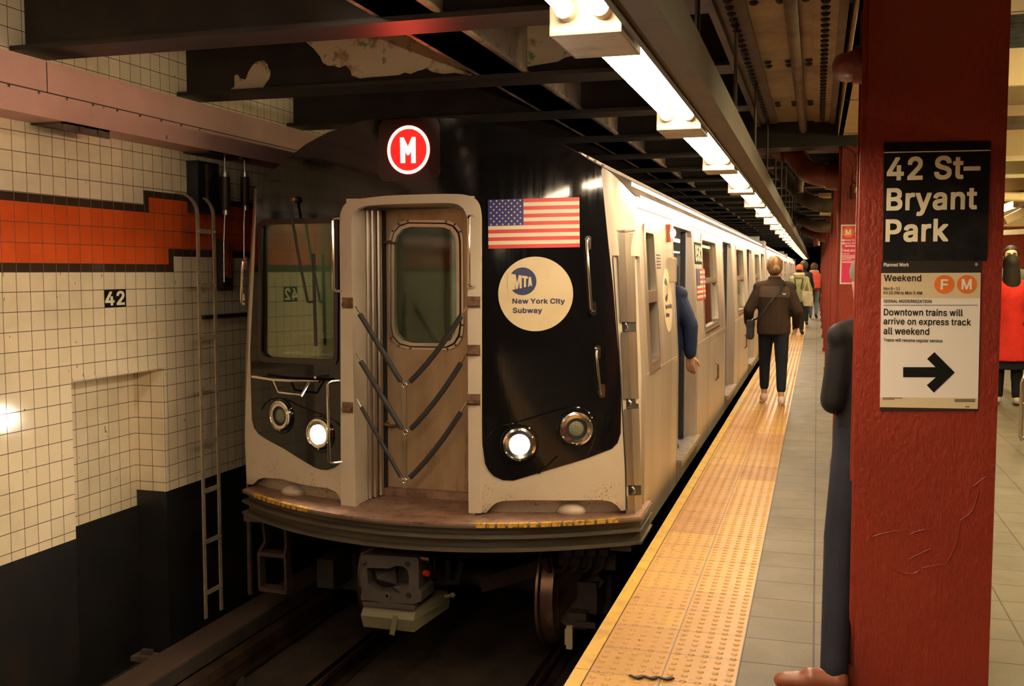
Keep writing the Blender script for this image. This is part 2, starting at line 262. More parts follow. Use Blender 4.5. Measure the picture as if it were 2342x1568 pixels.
GLYPHS_BOLD = {' ':(188,()),'0':(482,((381,464,338,508,296,531,246,539,208,539,162,532,116,508,89,482,72,464,46,412,30,348,25,278,25,230,30,160,45,100,72,46,95,20,116,0,158,-22,208,-30,246,-30,296,-22,338,0,382,46,407,96,424,170,428,230,428,278,424,338,407,412),(290,390,307,350,318,290,320,260,318,218,307,160,290,118,270,94,242,78,224,76,208,79,184,94,163,118,145,162,136,208,133,260,136,300,146,350,163,390,179,410,210,431,228,434,246,430,270,415),)),'1':(482,((299,524,292,532,182,532,74,453,63,442,63,342,70,335,102,335,189,398,189,78,60,78,53,70,53,-16,60,-23,406,-23,414,-16,414,70,406,78,299,78),)),'2':(482,((384,462,350,500,320,521,280,535,244,539,206,539,166,534,126,519,98,499,63,458,48,422,43,382,43,346,50,339,142,339,150,346,153,374,161,396,171,410,188,424,218,435,258,426,274,415,285,404,295,376,288,342,259,298,41,64,41,-16,48,-23,404,-23,412,-16,412,72,404,80,211,80,290,164,359,242,394,302,404,354,404,392,399,428),)),'4':(482,((334,524,326,532,232,532,223,524,17,174,17,90,24,82,258,82,259,-16,266,-23,358,-23,366,-16,366,82,428,82,436,90,436,178,428,186,366,186,366,334,358,341,266,341,259,334,258,186,153,186,333,490),)),'5':(482,((389,524,382,532,80,532,73,524,44,272,44,238,56,229,108,223,144,223,182,245,220,252,232,250,260,239,277,224,292,204,301,178,303,164,301,146,292,122,278,102,260,87,228,75,188,83,166,102,151,122,146,144,138,153,44,153,37,146,37,112,43,76,60,44,77,24,94,7,126,-13,162,-25,202,-30,240,-30,284,-24,326,-8,356,15,369,28,393,62,408,100,414,144,412,208,402,248,387,276,371,298,338,329,310,344,280,353,248,357,210,357,164,348,174,429,382,429,389,436),)),'8':(482,((384,466,350,502,322,521,286,534,246,539,206,539,172,535,132,522,100,502,67,466,51,428,47,400,47,362,53,326,70,292,92,268,58,236,41,210,31,176,29,116,34,80,51,46,88,8,120,-12,160,-25,206,-30,246,-30,292,-25,334,-12,366,8,401,46,418,80,423,110,424,154,421,178,411,210,396,234,359,270,383,294,399,326,405,362,405,400,401,428),(299,174,311,146,310,128,300,106,288,95,270,83,244,75,216,74,182,83,164,95,152,106,142,128,141,146,153,174,166,187,184,200,210,209,234,210,268,200,286,187),(285,404,293,384,293,366,284,346,275,334,256,322,226,316,194,323,178,334,168,346,159,366,159,384,168,404,178,416,196,427,222,433,256,427,276,416),)),'A':(509,((300,524,292,532,186,532,177,524,-7,16,-7,-16,0,-23,100,-23,109,-14,156,119,324,119,371,-14,380,-23,478,-23,486,-16,486,16,483,26),(239,362,286,222,192,222),)),'B':(485,((404,458,372,495,346,514,306,527,262,532,44,532,37,524,37,-16,44,-23,270,-23,318,-19,360,-5,390,14,423,50,436,84,441,116,441,156,437,190,425,220,413,236,396,254,378,268,410,304,419,334,421,394,418,420),(319,168,330,140,326,120,310,101,276,85,232,80,148,80,148,208,236,208,264,205,290,195,304,185),(307,388,311,368,300,342,290,330,272,319,224,308,148,308,148,429,228,429,268,423,292,409),)),'C':(539,((471,434,453,460,418,494,390,513,356,527,286,539,248,539,188,531,134,507,79,458,46,408,25,346,17,274,17,234,25,162,46,100,79,50,94,35,134,2,188,-22,248,-30,288,-30,322,-27,354,-19,386,-6,418,15,453,48,473,78,486,108,496,142,496,176,488,183,392,183,384,174,366,130,340,103,296,82,268,78,238,82,200,99,172,124,148,160,132,208,128,262,132,300,148,348,171,384,200,409,244,428,268,431,296,427,340,406,366,380,384,334,392,325,488,325,496,332,496,366,486,402),)),'E':(448,((395,524,388,532,44,532,37,524,37,-16,44,-23,390,-23,398,-16,398,72,390,80,148,80,148,206,370,206,378,214,378,302,370,309,148,309,148,428,388,429,395,436),)),'F':(439,((392,524,384,532,44,532,37,524,37,-16,44,-23,140,-23,148,-16,148,198,362,198,369,206,369,294,362,301,148,302,148,428,384,429,392,436),)),'M':(657,((591,524,584,532,460,532,452,524,328,202,314,161,301,202,176,524,168,532,44,532,37,524,37,-16,44,-23,138,-23,145,-16,146,279,262,-14,270,-23,358,-23,366,-14,480,279,481,-16,488,-23,584,-23,591,-16),)),'N':(552,((486,524,478,532,384,532,376,524,376,184,161,522,152,532,44,532,37,524,37,-16,44,-23,140,-23,148,-16,148,324,362,-14,372,-23,478,-23,486,-16),)),'P':(474,((413,446,392,474,374,491,348,510,306,526,254,532,44,532,37,524,37,-16,44,-23,140,-23,148,-16,148,163,256,163,306,168,348,184,378,207,392,220,414,250,427,288,432,328,432,368,428,402),(310,386,319,360,319,334,311,312,304,300,294,289,282,279,254,269,220,265,148,266,148,429,222,429,252,426,282,416,300,400),)),'S':(476,((400,466,364,501,332,521,292,534,248,539,206,539,162,534,122,521,88,501,52,464,34,426,29,390,29,354,37,310,61,276,72,264,114,236,174,214,224,201,280,182,311,160,320,142,318,130,310,114,294,96,264,81,242,75,226,74,182,82,158,94,145,106,134,124,128,150,120,160,22,160,15,152,15,118,23,80,41,44,76,7,112,-14,154,-27,204,-32,244,-32,288,-28,340,-12,374,9,409,48,426,82,431,120,429,182,418,214,391,244,368,265,328,287,230,315,186,330,150,356,142,368,140,378,152,402,166,415,192,428,208,433,226,434,252,430,284,415,303,396,313,364,322,355,416,355,424,362,424,396,417,432),)),'T':(478,((440,524,432,532,16,532,9,524,9,436,16,429,170,428,170,-16,178,-23,272,-23,280,-16,280,428,432,429,440,436),)),'W':(715,((693,524,686,532,588,532,580,524,492,183,403,524,396,532,290,532,282,522,194,183,105,524,98,532,0,532,-7,524,-7,492,132,-16,140,-23,246,-23,253,-16,344,313,432,-16,440,-23,546,-23,555,-10,693,492),)),'Y':(501,((478,524,470,532,366,532,356,522,236,324,116,522,106,532,0,532,-7,524,-7,492,180,192,180,-16,188,-23,284,-23,291,-16,291,192,478,492),)),'a':(418,((345,336,331,356,302,383,256,402,214,407,176,407,120,399,102,393,88,387,66,372,34,338,18,308,18,276,28,267,82,251,116,251,125,260,137,280,150,289,164,299,196,305,224,299,244,280,249,260,246,257,220,250,160,243,102,232,62,216,44,204,20,178,11,154,7,128,7,88,11,60,25,28,54,-3,78,-18,108,-28,140,-32,178,-32,228,-23,254,-7,254,-16,262,-23,352,-23,360,-16,360,272,356,306),(253,154,249,130,240,108,228,94,210,81,186,72,172,70,146,75,124,90,119,106,121,114,124,120,150,136,190,145),)),'b':(453,((393,310,370,346,330,384,290,401,248,407,186,405,154,396,138,382,137,524,130,532,38,532,30,524,30,-16,38,-23,128,-23,135,-16,136,-3,156,-19,182,-28,208,-31,248,-31,286,-26,298,-22,330,-7,354,15,371,32,393,68,408,116,413,168,413,210,408,262),(279,272,293,246,303,204,302,166,293,132,279,106,258,86,238,74,224,72,204,74,178,88,162,104,147,134,139,164,137,192,139,214,148,248,163,276,176,289,208,303,226,304,238,302,262,289),)),'d':(453,((395,524,388,532,296,532,288,524,288,381,270,396,238,405,176,407,134,401,96,384,70,362,54,346,32,310,16,262,11,210,11,168,16,116,32,68,54,32,94,-7,134,-25,176,-31,216,-31,244,-28,268,-19,290,-2,290,-16,298,-23,388,-23,395,-16),(264,270,277,248,287,206,286,164,276,130,262,104,246,87,220,74,208,72,188,74,162,88,147,104,129,142,122,166,120,192,122,212,131,246,147,274,160,288,192,303,204,305,222,302,246,290),)),'e':(433,((364,332,330,368,310,384,282,397,224,407,186,407,140,401,98,382,56,342,31,304,16,260,11,208,11,166,16,122,33,68,57,32,100,-7,150,-26,192,-31,234,-31,266,-28,300,-19,328,-4,361,26,376,46,388,74,388,106,380,114,324,128,290,128,281,118,264,92,238,76,208,71,194,73,168,83,150,98,133,122,126,146,386,146,394,154,394,218,391,260,380,298),(275,254,276,244,129,244,132,254,146,276,162,290,188,303,202,305,222,303,246,292,261,276),)),'g':(454,((395,394,388,402,298,402,290,394,290,380,270,396,244,405,176,407,136,401,96,384,55,346,32,310,15,256,11,212,11,170,16,120,23,98,32,74,55,40,96,4,140,-14,176,-18,238,-16,268,-7,287,6,281,-32,262,-54,234,-69,208,-72,170,-65,140,-45,116,-18,84,-18,36,-45,28,-54,28,-86,56,-122,68,-134,116,-162,150,-171,184,-174,228,-174,268,-170,308,-159,336,-143,373,-106,390,-70,395,-28),(266,268,280,238,286,216,288,190,286,168,278,140,265,116,248,98,216,85,188,86,160,99,146,114,134,134,121,178,122,214,132,246,147,274,162,290,188,302,204,305,222,302,246,290),)),'h':(439,((364,338,346,362,328,379,312,392,280,403,248,407,208,407,170,402,138,386,137,524,130,532,38,532,30,524,30,-16,38,-23,130,-23,137,-16,137,216,140,242,149,268,164,285,178,295,204,304,230,300,250,286,268,256,273,222,273,-16,280,-23,372,-23,380,-16,380,262,376,302),)),'i':(196,((137,394,130,402,38,402,30,394,30,-16,38,-23,130,-23,137,-16),(146,516,128,537,116,544,102,547,66,547,50,544,40,537,21,516,18,502,18,464,21,452,40,430,50,423,66,420,102,420,116,423,128,430,146,452,149,466,149,502),)),'k':(410,((383,394,376,402,268,402,138,268,137,524,130,532,38,532,30,524,30,-16,38,-23,130,-23,137,-16,137,124,150,137,267,-12,278,-23,388,-23,395,-16,395,16,238,214,383,362),)),'l':(218,((137,524,130,532,38,532,30,524,30,64,35,30,50,6,60,-5,90,-21,120,-25,166,-25,194,-21,204,-12,204,20,193,70,186,77,146,77,142,82,137,112),)),'m':(639,((564,344,548,366,534,380,512,396,478,407,418,409,364,398,320,364,300,386,274,403,238,409,202,409,158,400,136,384,135,394,128,402,38,402,30,394,30,-16,38,-23,130,-23,137,-16,137,226,140,250,149,274,160,287,174,297,208,304,214,303,235,288,246,272,251,246,251,-16,258,-23,350,-23,358,-16,358,232,368,274,392,298,410,305,420,305,432,303,455,290,467,274,471,252,473,240,473,-16,480,-23,572,-23,580,-16,580,276,576,312),)),'n':(439,((364,338,346,362,328,379,312,392,280,403,248,407,208,407,176,403,136,384,135,394,128,402,38,402,30,394,30,-16,38,-23,130,-23,137,-16,137,216,140,242,149,268,164,285,178,295,204,304,230,300,250,286,268,256,273,222,273,-16,280,-23,372,-23,380,-16,380,262,376,302),)),'o':(444,((382,308,358,344,316,383,272,401,226,407,188,407,142,401,100,383,57,344,33,308,16,254,11,208,11,166,17,116,32,70,57,32,100,-7,148,-26,188,-31,226,-31,272,-25,316,-7,358,32,383,70,399,116,404,166,404,208,399,260),(269,272,284,242,294,202,293,166,284,132,269,104,252,88,226,74,208,71,188,74,162,88,157,94,147,104,131,132,122,166,120,186,122,210,131,242,147,272,162,288,192,303,208,305,226,302,252,288),)),'r':(288,((266,400,258,407,194,408,164,403,136,390,128,402,38,402,30,394,30,-16,38,-23,130,-23,137,-16,137,224,140,246,149,268,160,281,176,293,202,301,258,299,266,306),)),'s':(394,((323,354,296,381,270,395,232,405,166,407,132,404,98,393,70,377,42,348,27,316,24,294,24,256,30,220,47,194,58,183,90,162,136,146,198,132,222,124,232,117,241,106,239,96,226,84,202,73,178,70,166,72,140,83,128,94,118,122,110,130,76,130,20,117,13,110,13,76,22,46,37,24,68,-5,96,-20,128,-28,160,-31,204,-31,240,-28,276,-17,302,-2,335,30,350,62,354,88,354,126,348,158,331,184,318,197,292,217,246,232,184,247,142,265,135,274,137,284,148,295,172,306,186,308,204,305,224,295,235,282,244,262,252,254,286,254,338,266,347,274,347,306),)),'t':(256,((227,394,220,402,149,402,149,486,142,494,50,494,42,486,42,402,-10,402,-17,394,-17,312,-10,304,42,304,42,74,49,36,67,8,78,-3,108,-21,148,-27,196,-27,226,-22,236,-14,236,20,225,70,218,77,184,77,176,75,164,77,156,82,151,92,149,108,149,304,220,304,227,312),)),'u':(439,((380,394,372,402,280,402,273,394,273,164,270,138,260,112,248,96,234,85,206,75,180,79,160,93,142,120,137,156,137,394,130,402,38,402,30,394,30,118,34,78,45,44,63,18,98,-12,130,-24,162,-28,202,-28,238,-23,274,-4,275,-16,282,-23,372,-23,380,-16),)),'v':(418,((394,394,386,402,290,402,281,394,194,151,108,394,100,402,2,402,-6,394,-5,360,137,-10,148,-23,242,-23,250,-14,392,356,394,362),)),'w':(596,((568,394,560,402,464,402,457,394,398,181,339,394,332,402,236,402,227,390,170,180,110,394,102,402,8,402,0,394,0,362,115,-16,122,-23,214,-23,222,-16,284,200,345,-16,352,-23,444,-23,452,-16,456,-4,568,362),)),'x':(408,((375,394,368,402,266,402,257,392,234,358,190,289,127,390,116,402,14,402,6,394,6,362,121,194,-2,16,-2,-16,6,-23,106,-23,116,-14,145,30,188,99,262,-14,272,-23,374,-23,381,-16,381,16,259,192,375,362),)),'y':(418,((394,394,386,402,290,402,281,394,194,151,108,394,100,402,2,402,-6,394,-6,362,-4,356,134,0,129,-18,108,-55,92,-64,46,-63,38,-70,24,-122,24,-154,32,-162,56,-167,110,-168,152,-160,180,-140,201,-122,228,-72,392,356,394,362),)),'–':(379,((373,260,366,267,-16,267,-23,260,-23,172,-16,165,366,165,373,172),))}
def text_mesh(string, bold=0.0, res=6, spacing=1.0):
    cu = bpy.data.curves.new('lettering', 'CURVE'); cu.dimensions = '2D'; cu.fill_mode = 'BOTH'
    x = 0.0
    for ch in string:
        adv, loops = (GLYPHS_BOLD if bold > .0095 and ch in GLYPHS_BOLD or ch not in GLYPHS else GLYPHS)[ch]
        for lp in loops:
            q = [(lp[i] / 1000, lp[i + 1] / 1000) for i in range(0, len(lp), 2)]
            sp = cu.splines.new('POLY'); n = len(q); sp.points.add(n - 1)
            for i in range(n): sp.points[i].co = (x + q[i][0], q[i][1], 0, 1)
            sp.use_cyclic_u = True
        x += adv / 1000 * spacing
    ob = bpy.data.objects.new('lettering', cu); COL.objects.link(ob)
    bpy.context.view_layer.update()
    me = bpy.data.meshes.new_from_object(ob.evaluated_get(bpy.context.evaluated_depsgraph_get()))
    vs = [(v.co.x, v.co.y) for v in me.vertices]; fs = [tuple(p.vertices) for p in me.polygons]
    bpy.data.objects.remove(ob); bpy.data.curves.remove(cu); bpy.data.meshes.remove(me)
    return vs, fs
def put_text(mb, string, rect, mapf, d0, mi=0, bold=0.0, thick=.0006, spacing=1.0, res=6):
    """lettering fitted into rect=(a0,b0,a1,b1) (b0 = lower edge) on the surface mapf(a,b,d)"""
    vs, fs = text_mesh(string, bold, res, spacing)
    if not vs: return
    x0, x1 = min(p[0] for p in vs), max(p[0] for p in vs); y0, y1 = min(p[1] for p in vs), max(p[1] for p in vs)
    a0, b0, a1, b1 = rect
    Q = [(a0 + (x - x0) / (x1 - x0) * (a1 - a0), b0 + (y - y0) / (y1 - y0) * (b1 - b0)) for x, y in vs]
    n = len(Q); cnt = {}
    for f in fs:
        for i in range(len(f)):
            e = (f[i], f[(i + 1) % len(f)]); k = tuple(sorted(e)); cnt[k] = cnt.get(k, 0) + 1
    side = [(a, b, n + b, n + a) for (a, b), c in cnt.items() if c == 1]
    mb.add([mapf(a, b, d0) for a, b in Q] + [mapf(a, b, d0 + thick) for a, b in Q], fs + [tuple(n + i for i in reversed(f)) for f in fs] + side, mi)

# ------------------------------------------------------------------ materials
def nmat(name):
    m = bpy.data.materials.new(name); m.use_nodes = True
    nt = m.node_tree; b = nt.nodes['Principled BSDF']
    return m, nt, b
def N(nt, typ, **kw):
    n = nt.nodes.new(typ)
    for k, v in kw.items():
        if k in ('operation', 'data_type', 'blend_type', 'noise_dimensions', 'feature', 'distance', 'interpolation'): setattr(n, k, v)
    return n
def L(nt, a, b): nt.links.new(a, b)
def math_n(nt, op, a, b=None, c=None):
    n = nt.nodes.new('ShaderNodeMath'); n.operation = op
    for i, x in enumerate((a, b, c)):
        if x is None: continue
        if isinstance(x, (int, float)): n.inputs[i].default_value = x
        else: nt.links.new(x, n.inputs[i])
    return n.outputs[0]
def mixc(nt, fac, a, b, blend='MIX'):
    n = nt.nodes.new('ShaderNodeMix'); n.data_type = 'RGBA'; n.blend_type = blend
    for sock, x in ((n.inputs[0], fac), (n.inputs[6], a), (n.inputs[7], b)):
        if isinstance(x, (int, float)): sock.default_value = x
        elif isinstance(x, (tuple, list)): sock.default_value = (*x[:3], 1)
        else: nt.links.new(x, sock)
    return n.outputs[2]
def coords(nt, scale=(1, 1, 1)):
    tc = nt.nodes.new('ShaderNodeNewGeometry')
    mp = nt.nodes.new('ShaderNodeMapping'); mp.inputs['Scale'].default_value = scale
    nt.links.new(tc.outputs['Position'], mp.inputs[0])
    return mp.outputs[0]
def noise(nt, scale, detail=4.0, rough=.55, stretch=(1, 1, 1), vec=None):
    n = nt.nodes.new('ShaderNodeTexNoise'); n.inputs['Scale'].default_value = scale
    n.inputs['Detail'].default_value = detail; n.inputs['Roughness'].default_value = rough
    nt.links.new(vec if vec is not None else coords(nt, stretch), n.inputs['Vector'])
    return n.outputs['Fac']
def ramp(nt, fac, lo, hi):
    n = nt.nodes.new('ShaderNodeMapRange'); n.inputs[1].default_value = lo; n.inputs[2].default_value = hi
    n.clamp = True
    nt.links.new(fac, n.inputs[0]); return n.outputs[0]
def bump(nt, b, h, strength=.3, dist=.01):
    n = nt.nodes.new('ShaderNodeBump'); n.inputs['Strength'].default_value = strength; n.inputs['Distance'].default_value = dist
    nt.links.new(h, n.inputs['Height']); nt.links.new(n.outputs[0], b.inputs['Normal'])
def pm(name, col, rough=.5, metal=0.0, var=None, bmp=None, spec=None, dirt=None, coat=0.0, rvar=None):
    """var=(scale, colour2, lo, hi, stretch)  bmp=(scale, strength, dist, stretch)  dirt=(scale, colour, lo, hi, stretch)"""
    m, nt, b = nmat(name)
    b.inputs['Base Color'].default_value = (*col, 1); b.inputs['Roughness'].default_value = rough; b.inputs['Metallic'].default_value = metal
    if spec is not None: b.inputs['Specular IOR Level'].default_value = spec
    if coat: b.inputs['Coat Weight'].default_value = coat; b.inputs['Coat Roughness'].default_value = .08
    c = None
    if var:
        sc, c2, lo, hi = var[:4]; st = var[4] if len(var) > 4 else (1, 1, 1)
        c = mixc(nt, ramp(nt, noise(nt, sc, 6, .6, st), lo, hi), col, c2)
    if dirt:
        sc, c2, lo, hi = dirt[:4]; st = dirt[4] if len(dirt) > 4 else (1, 1, 1)
        c = mixc(nt, ramp(nt, noise(nt, sc, 8, .7, st), lo, hi), c if c is not None else col, c2)
    if c is not None: L(nt, c, b.inputs['Base Color'])
    if rvar:
        sc, r2, lo, hi = rvar[:4]; st = rvar[4] if len(rvar) > 4 else (1, 1, 1)
        f = ramp(nt, noise(nt, sc, 5, .6, st), lo, hi)
        L(nt, math_n(nt, 'MULTIPLY_ADD', f, r2 - rough, rough), b.inputs['Roughness'])
    if bmp:
        sc, stn, di = bmp[:3]; st = bmp[3] if len(bmp) > 3 else (1, 1, 1)
        bump(nt, b, noise(nt, sc, 4, .6, st), stn, di)
    return m
def emit(name, col, strength):
    m, nt, b = nmat(name)
    b.inputs['Base Color'].default_value = (*col, 1); b.inputs['Emission Color'].default_value = (*col, 1); b.inputs['Emission Strength'].default_value = strength
    return m
def glass(name, tint=(.75, .8, .72), refl=1.0):
    m = bpy.data.materials.new(name); m.use_nodes = True; nt = m.node_tree
    for n in list(nt.nodes):
        if n.type != 'OUTPUT_MATERIAL': nt.nodes.remove(n)
    out = nt.nodes[0]
    t = nt.nodes.new('ShaderNodeBsdfTransparent'); t.inputs[0].default_value = (*tint, 1)
    g = nt.nodes.new('ShaderNodeBsdfGlossy'); g.inputs['Roughness'].default_value = .03; g.inputs[0].default_value = (1, 1, 1, 1)
    fr = nt.nodes.new('ShaderNodeFresnel'); fr.inputs[0].default_value = 1.5
    mx = nt.nodes.new('ShaderNodeMixShader')
    L(nt, math_n(nt, 'MULTIPLY', fr.outputs[0], refl), mx.inputs[0]); L(nt, t.outputs[0], mx.inputs[1]); L(nt, g.outputs[0], mx.inputs[2]); L(nt, mx.outputs[0], out.inputs[0])
    return m
def grid(nt, a, b, a0, pa, b0, pb, lw):
    """joint mask (1 on the joint) and a random value per cell, for joints of width lw (metres)"""
    fa = math_n(nt, 'DIVIDE', math_n(nt, 'SUBTRACT', a, a0), pa); fb = math_n(nt, 'DIVIDE', math_n(nt, 'SUBTRACT', b, b0), pb)
    ma = math_n(nt, 'GREATER_THAN', math_n(nt, 'ABSOLUTE', math_n(nt, 'SUBTRACT', math_n(nt, 'FRACT', fa), .5)), .5 - lw / pa / 2)
    mb_ = math_n(nt, 'GREATER_THAN', math_n(nt, 'ABSOLUTE', math_n(nt, 'SUBTRACT', math_n(nt, 'FRACT', fb), .5)), .5 - lw / pb / 2)
    cx = nt.nodes.new('ShaderNodeCombineXYZ'); L(nt, math_n(nt, 'FLOOR', fa), cx.inputs[0]); L(nt, math_n(nt, 'FLOOR', fb), cx.inputs[1])
    w = nt.nodes.new('ShaderNodeTexWhiteNoise'); w.noise_dimensions = '3D'; L(nt, cx.outputs[0], w.inputs['Vector'])
    return math_n(nt, 'MAXIMUM', ma, mb_), w.outputs['Value']
def pos_xyz(nt):
    g = nt.nodes.new('ShaderNodeNewGeometry'); sp = nt.nodes.new('ShaderNodeSeparateXYZ'); L(nt, g.outputs['Position'], sp.inputs[0])
    return sp.outputs
TY, TZ, PY, PZ = 5.796, 1.695, 0.112, 0.12
def tile_mat(name, col, col2, joint, axis='Y', z0=TZ, pz=PZ, rough=.12, chips=True):
    m, nt, b = nmat(name); p = pos_xyz(nt)
    a = p[1] if axis == 'Y' else p[0]
    ln, rnd = grid(nt, a, p[2], TY if axis == 'Y' else -4.6, PY, z0, pz, .0045)
    c = mixc(nt, rnd, col, col2)
    c = mixc(nt, ramp(nt, noise(nt, 1.6, 5, .65), .45, .75), c, tuple(x * .8 for x in col2))
    if chips: c = mixc(nt, ramp(nt, noise(nt, 38, 2, .5, (1, 1, .35)), .735, .75), c, (.05, .035, .02))
    c = mixc(nt, ln, c, joint)
    L(nt, c, b.inputs['Base Color'])
    L(nt, math_n(nt, 'MULTIPLY_ADD', ln, .6, rough), b.inputs['Roughness'])
    h = math_n(nt, 'ADD', math_n(nt, 'MULTIPLY', ln, -1.0), math_n(nt, 'MULTIPLY', noise(nt, 9, 2, .5), .5))
    bump(nt, b, h, .25, .004)
    return m
# ------------------------------------------------------------------ material set
CREAM, CREAM2 = (.90, .745, .52), (.83, .68, .465)
M = {}
M['tile'] = tile_mat('cream_tile', CREAM, CREAM2, (.07, .05, .03))
M['tile_return'] = tile_mat('cream_tile_return', CREAM, CREAM2, (.07, .05, .03), axis='X')
M['tile_orange'] = tile_mat('orange_tile', (.78, .115, .022), (.70, .095, .018), (.10, .05, .03), z0=1.749, pz=.1235, chips=False)
M['tile_brown'] = tile_mat('brown_tile', (.060, .034, .022), (.048, .027, .018), (.16, .12, .08), z0=1.60, pz=2.0, chips=False)
M['dark_paint'] = pm('dark_wall_paint', (.010, .0095, .010), .42, var=(3, (.016, .014, .012), .4, .7), bmp=(25, .15, .004), dirt=(2.2, (.028, .017, .010), .55, .8))
M['black_steel'] = pm('black_painted_steel', (.012, .011, .012), .45, var=(2.5, (.022, .017, .014), .45, .7), bmp=(14, .2, .004))
M['beam_steel'] = pm('dark_beam_paint', (.022, .016, .014), .48, var=(2.5, (.042, .028, .021), .45, .7), bmp=(14, .25, .004))
M['peel'] = pm('peeling_cream_paint', (.74, .57, .37), .7, var=(7, (.22, .25, .13), .58, .62), dirt=(5, (.36, .22, .13), .56, .63), bmp=(40, .3, .004))
M['rust'] = pm('rusty_edge', (.16, .06, .03), .8, var=(12, (.30, .18, .10), .5, .6))
M['concrete_dark'] = pm('dark_concrete', (.020, .018, .018), .85, var=(2, (.035, .03, .026), .4, .7))
M['track_dirt'] = pm('grimy_track_bed', (.045, .026, .015), .9, var=(3.5, (.022, .014, .010), .4, .65), dirt=(14, (.085, .05, .028), .62, .72), bmp=(24, .5, .02))
M['rail'] = pm('worn_rail_steel', (.10, .06, .04), .5, .6, var=(5, (.05, .03, .02), .4, .6))
M['rail_top'] = pm('polished_rail_head', (.35, .33, .31), .25, 1.0)
M['wood_board'] = pm('dusty_cover_board', (.065, .036, .021), .9, var=(2.5, (.042, .023, .014), .4, .65, (1, .2, 1)), bmp=(30, .2, .004))
M['tie'] = pm('dark_tie_wood', (.035, .022, .015), .9, var=(6, (.02, .013, .01), .4, .6))
M['duct'] = pm('duct_paint_with_red_glow', (.62, .35, .30), .5, var=(1.6, (.50, .28, .24), .4, .7), dirt=(9, (.12, .07, .05), .66, .72), bmp=(8, .1, .004))  # beige paint, its pink tone carries the red glow of the route sign
M['bracket'] = pm('grimy_bracket_steel', (.14, .10, .075), .6, .4, var=(9, (.08, .055, .04), .4, .6))
M['girder'] = pm('dirty_cream_girder_paint', (.38, .29, .165), .42, var=(2.2, (.17, .115, .06), .40, .66), dirt=(26, (.05, .035, .02), .64, .7), bmp=(55, .5, .006))
M['girder_edge'] = pm('girder_flange_paint', (.12, .08, .05), .5, var=(5, (.06, .04, .03), .4, .65), bmp=(30, .3, .004))
M['rivet'] = pm('dark_rivet', (.012, .009, .008), .5)
M['red_paint'] = pm('red_brown_gloss_paint', (.255, .027, .011), .30, var=(2.2, (.215, .022, .009), .35, .75), bmp=(48, .55, .008, (1, 1, .7)))
M['red_pipe'] = pm('red_pipe_paint', (.20, .040, .022), .35, var=(6, (.12, .026, .016), .4, .65))
M['grey_pipe'] = pm('dusty_pipe', (.16, .12, .085), .6, .3, var=(6, (.08, .06, .045), .4, .65))
M['dark_pipe'] = pm('dark_conduit', (.05, .036, .028), .5, .3)
M['cream_paint'] = pm('cream_ceiling_paint', (.78, .62, .36), .55, var=(2, (.68, .52, .28), .4, .7), dirt=(18, (.12, .08, .04), .72, .75))
M['olive_paint'] = pm('olive_beam_paint', (.36, .29, .12), .5, var=(2, (.28, .22, .09), .4, .7))
M['steel'] = pm('satin_steel', (.55, .50, .44), .32, 1.0)
M['galv'] = pm('galvanised_ladder_steel', (.46, .36, .23), .5, .2, var=(9, (.34, .26, .165), .4, .65))
M['chrome'] = pm('bright_steel', (.72, .68, .62), .16, 1.0)
M['black'] = pm('matt_black', (.012, .011, .011), .6)
M['rubber'] = pm('black_rubber', (.014, .013, .014), .7)
M['white_enamel'] = pm('white_enamel', (.74, .68, .56), .4, var=(5, (.62, .54, .42), .45, .7))
M['lamp_plate'] = pm('grimy_lamp_housing', (.55, .46, .34), .45, var=(8, (.30, .20, .12), .48, .68), bmp=(22, .15, .003))

def granite(name, col, lines):
    m, nt, b = nmat(name); p = pos_xyz(nt)
    ln, rnd = grid(nt, p[0], p[1], *lines)
    sp = ramp(nt, noise(nt, 260, 2, .5), .38, .62)
    c = mixc(nt, sp, tuple(x * .62 for x in col), tuple(min(1, x * 1.25) for x in col))
    c = mixc(nt, ramp(nt, noise(nt, 2.2, 6, .65), .42, .72), c, tuple(x * .62 for x in col))
    c = mixc(nt, math_n(nt, 'MULTIPLY', rnd, .30), c, tuple(x * .70 for x in col))
    c = mixc(nt, ramp(nt, noise(nt, 17, 3, .6), .70, .74), c, (.07, .045, .03))
    c = mixc(nt, ln, c, (.032, .024, .016))
    L(nt, c, b.inputs['Base Color'])
    L(nt, math_n(nt, 'MULTIPLY_ADD', ramp(nt, noise(nt, 3, 5, .6), .35, .7), .12, .52), b.inputs['Roughness'])
    bump(nt, b, math_n(nt, 'ADD', math_n(nt, 'MULTIPLY', ln, -1), math_n(nt, 'MULTIPLY', sp, .15)), .2, .003)
    return m
M['floor'] = granite('granite_floor_tile', (.150, .126, .090), (.019, .307, 4.452, .305, .010))
def tactile_mat():
    m, nt, b = nmat('yellow_tactile_paving'); p = pos_xyz(nt)
    ln, rnd = grid(nt, p[0], p[1], -.896, .304, 4.452, .305, .006)
    _, rnd2 = grid(nt, p[0], p[1], -.896, .304, 4.147, .61, .001)
    c = mixc(nt, ramp(nt, rnd2, .35, .95), (.53, .30, .066), (.36, .165, .045))
    c = mixc(nt, ramp(nt, noise(nt, 3.4, 6, .65), .40, .72), c, (.50, .25, .085))
    c = mixc(nt, ramp(nt, noise(nt, 13, 7, .72), .58, .68), c, (.27, .135, .05))
    c = mixc(nt, ramp(nt, noise(nt, 26, 4, .6, (1.0, .55, 1)), .69, .73), c, (.035, .022, .014))
    c = mixc(nt, ln, c, (.16, .09, .045))
    L(nt, c, b.inputs['Base Color']); b.inputs['Roughness'].default_value = .42
    bump(nt, b, noise(nt, 120, 2, .5), .12, .002)
    return m
M['tactile'] = tactile_mat()
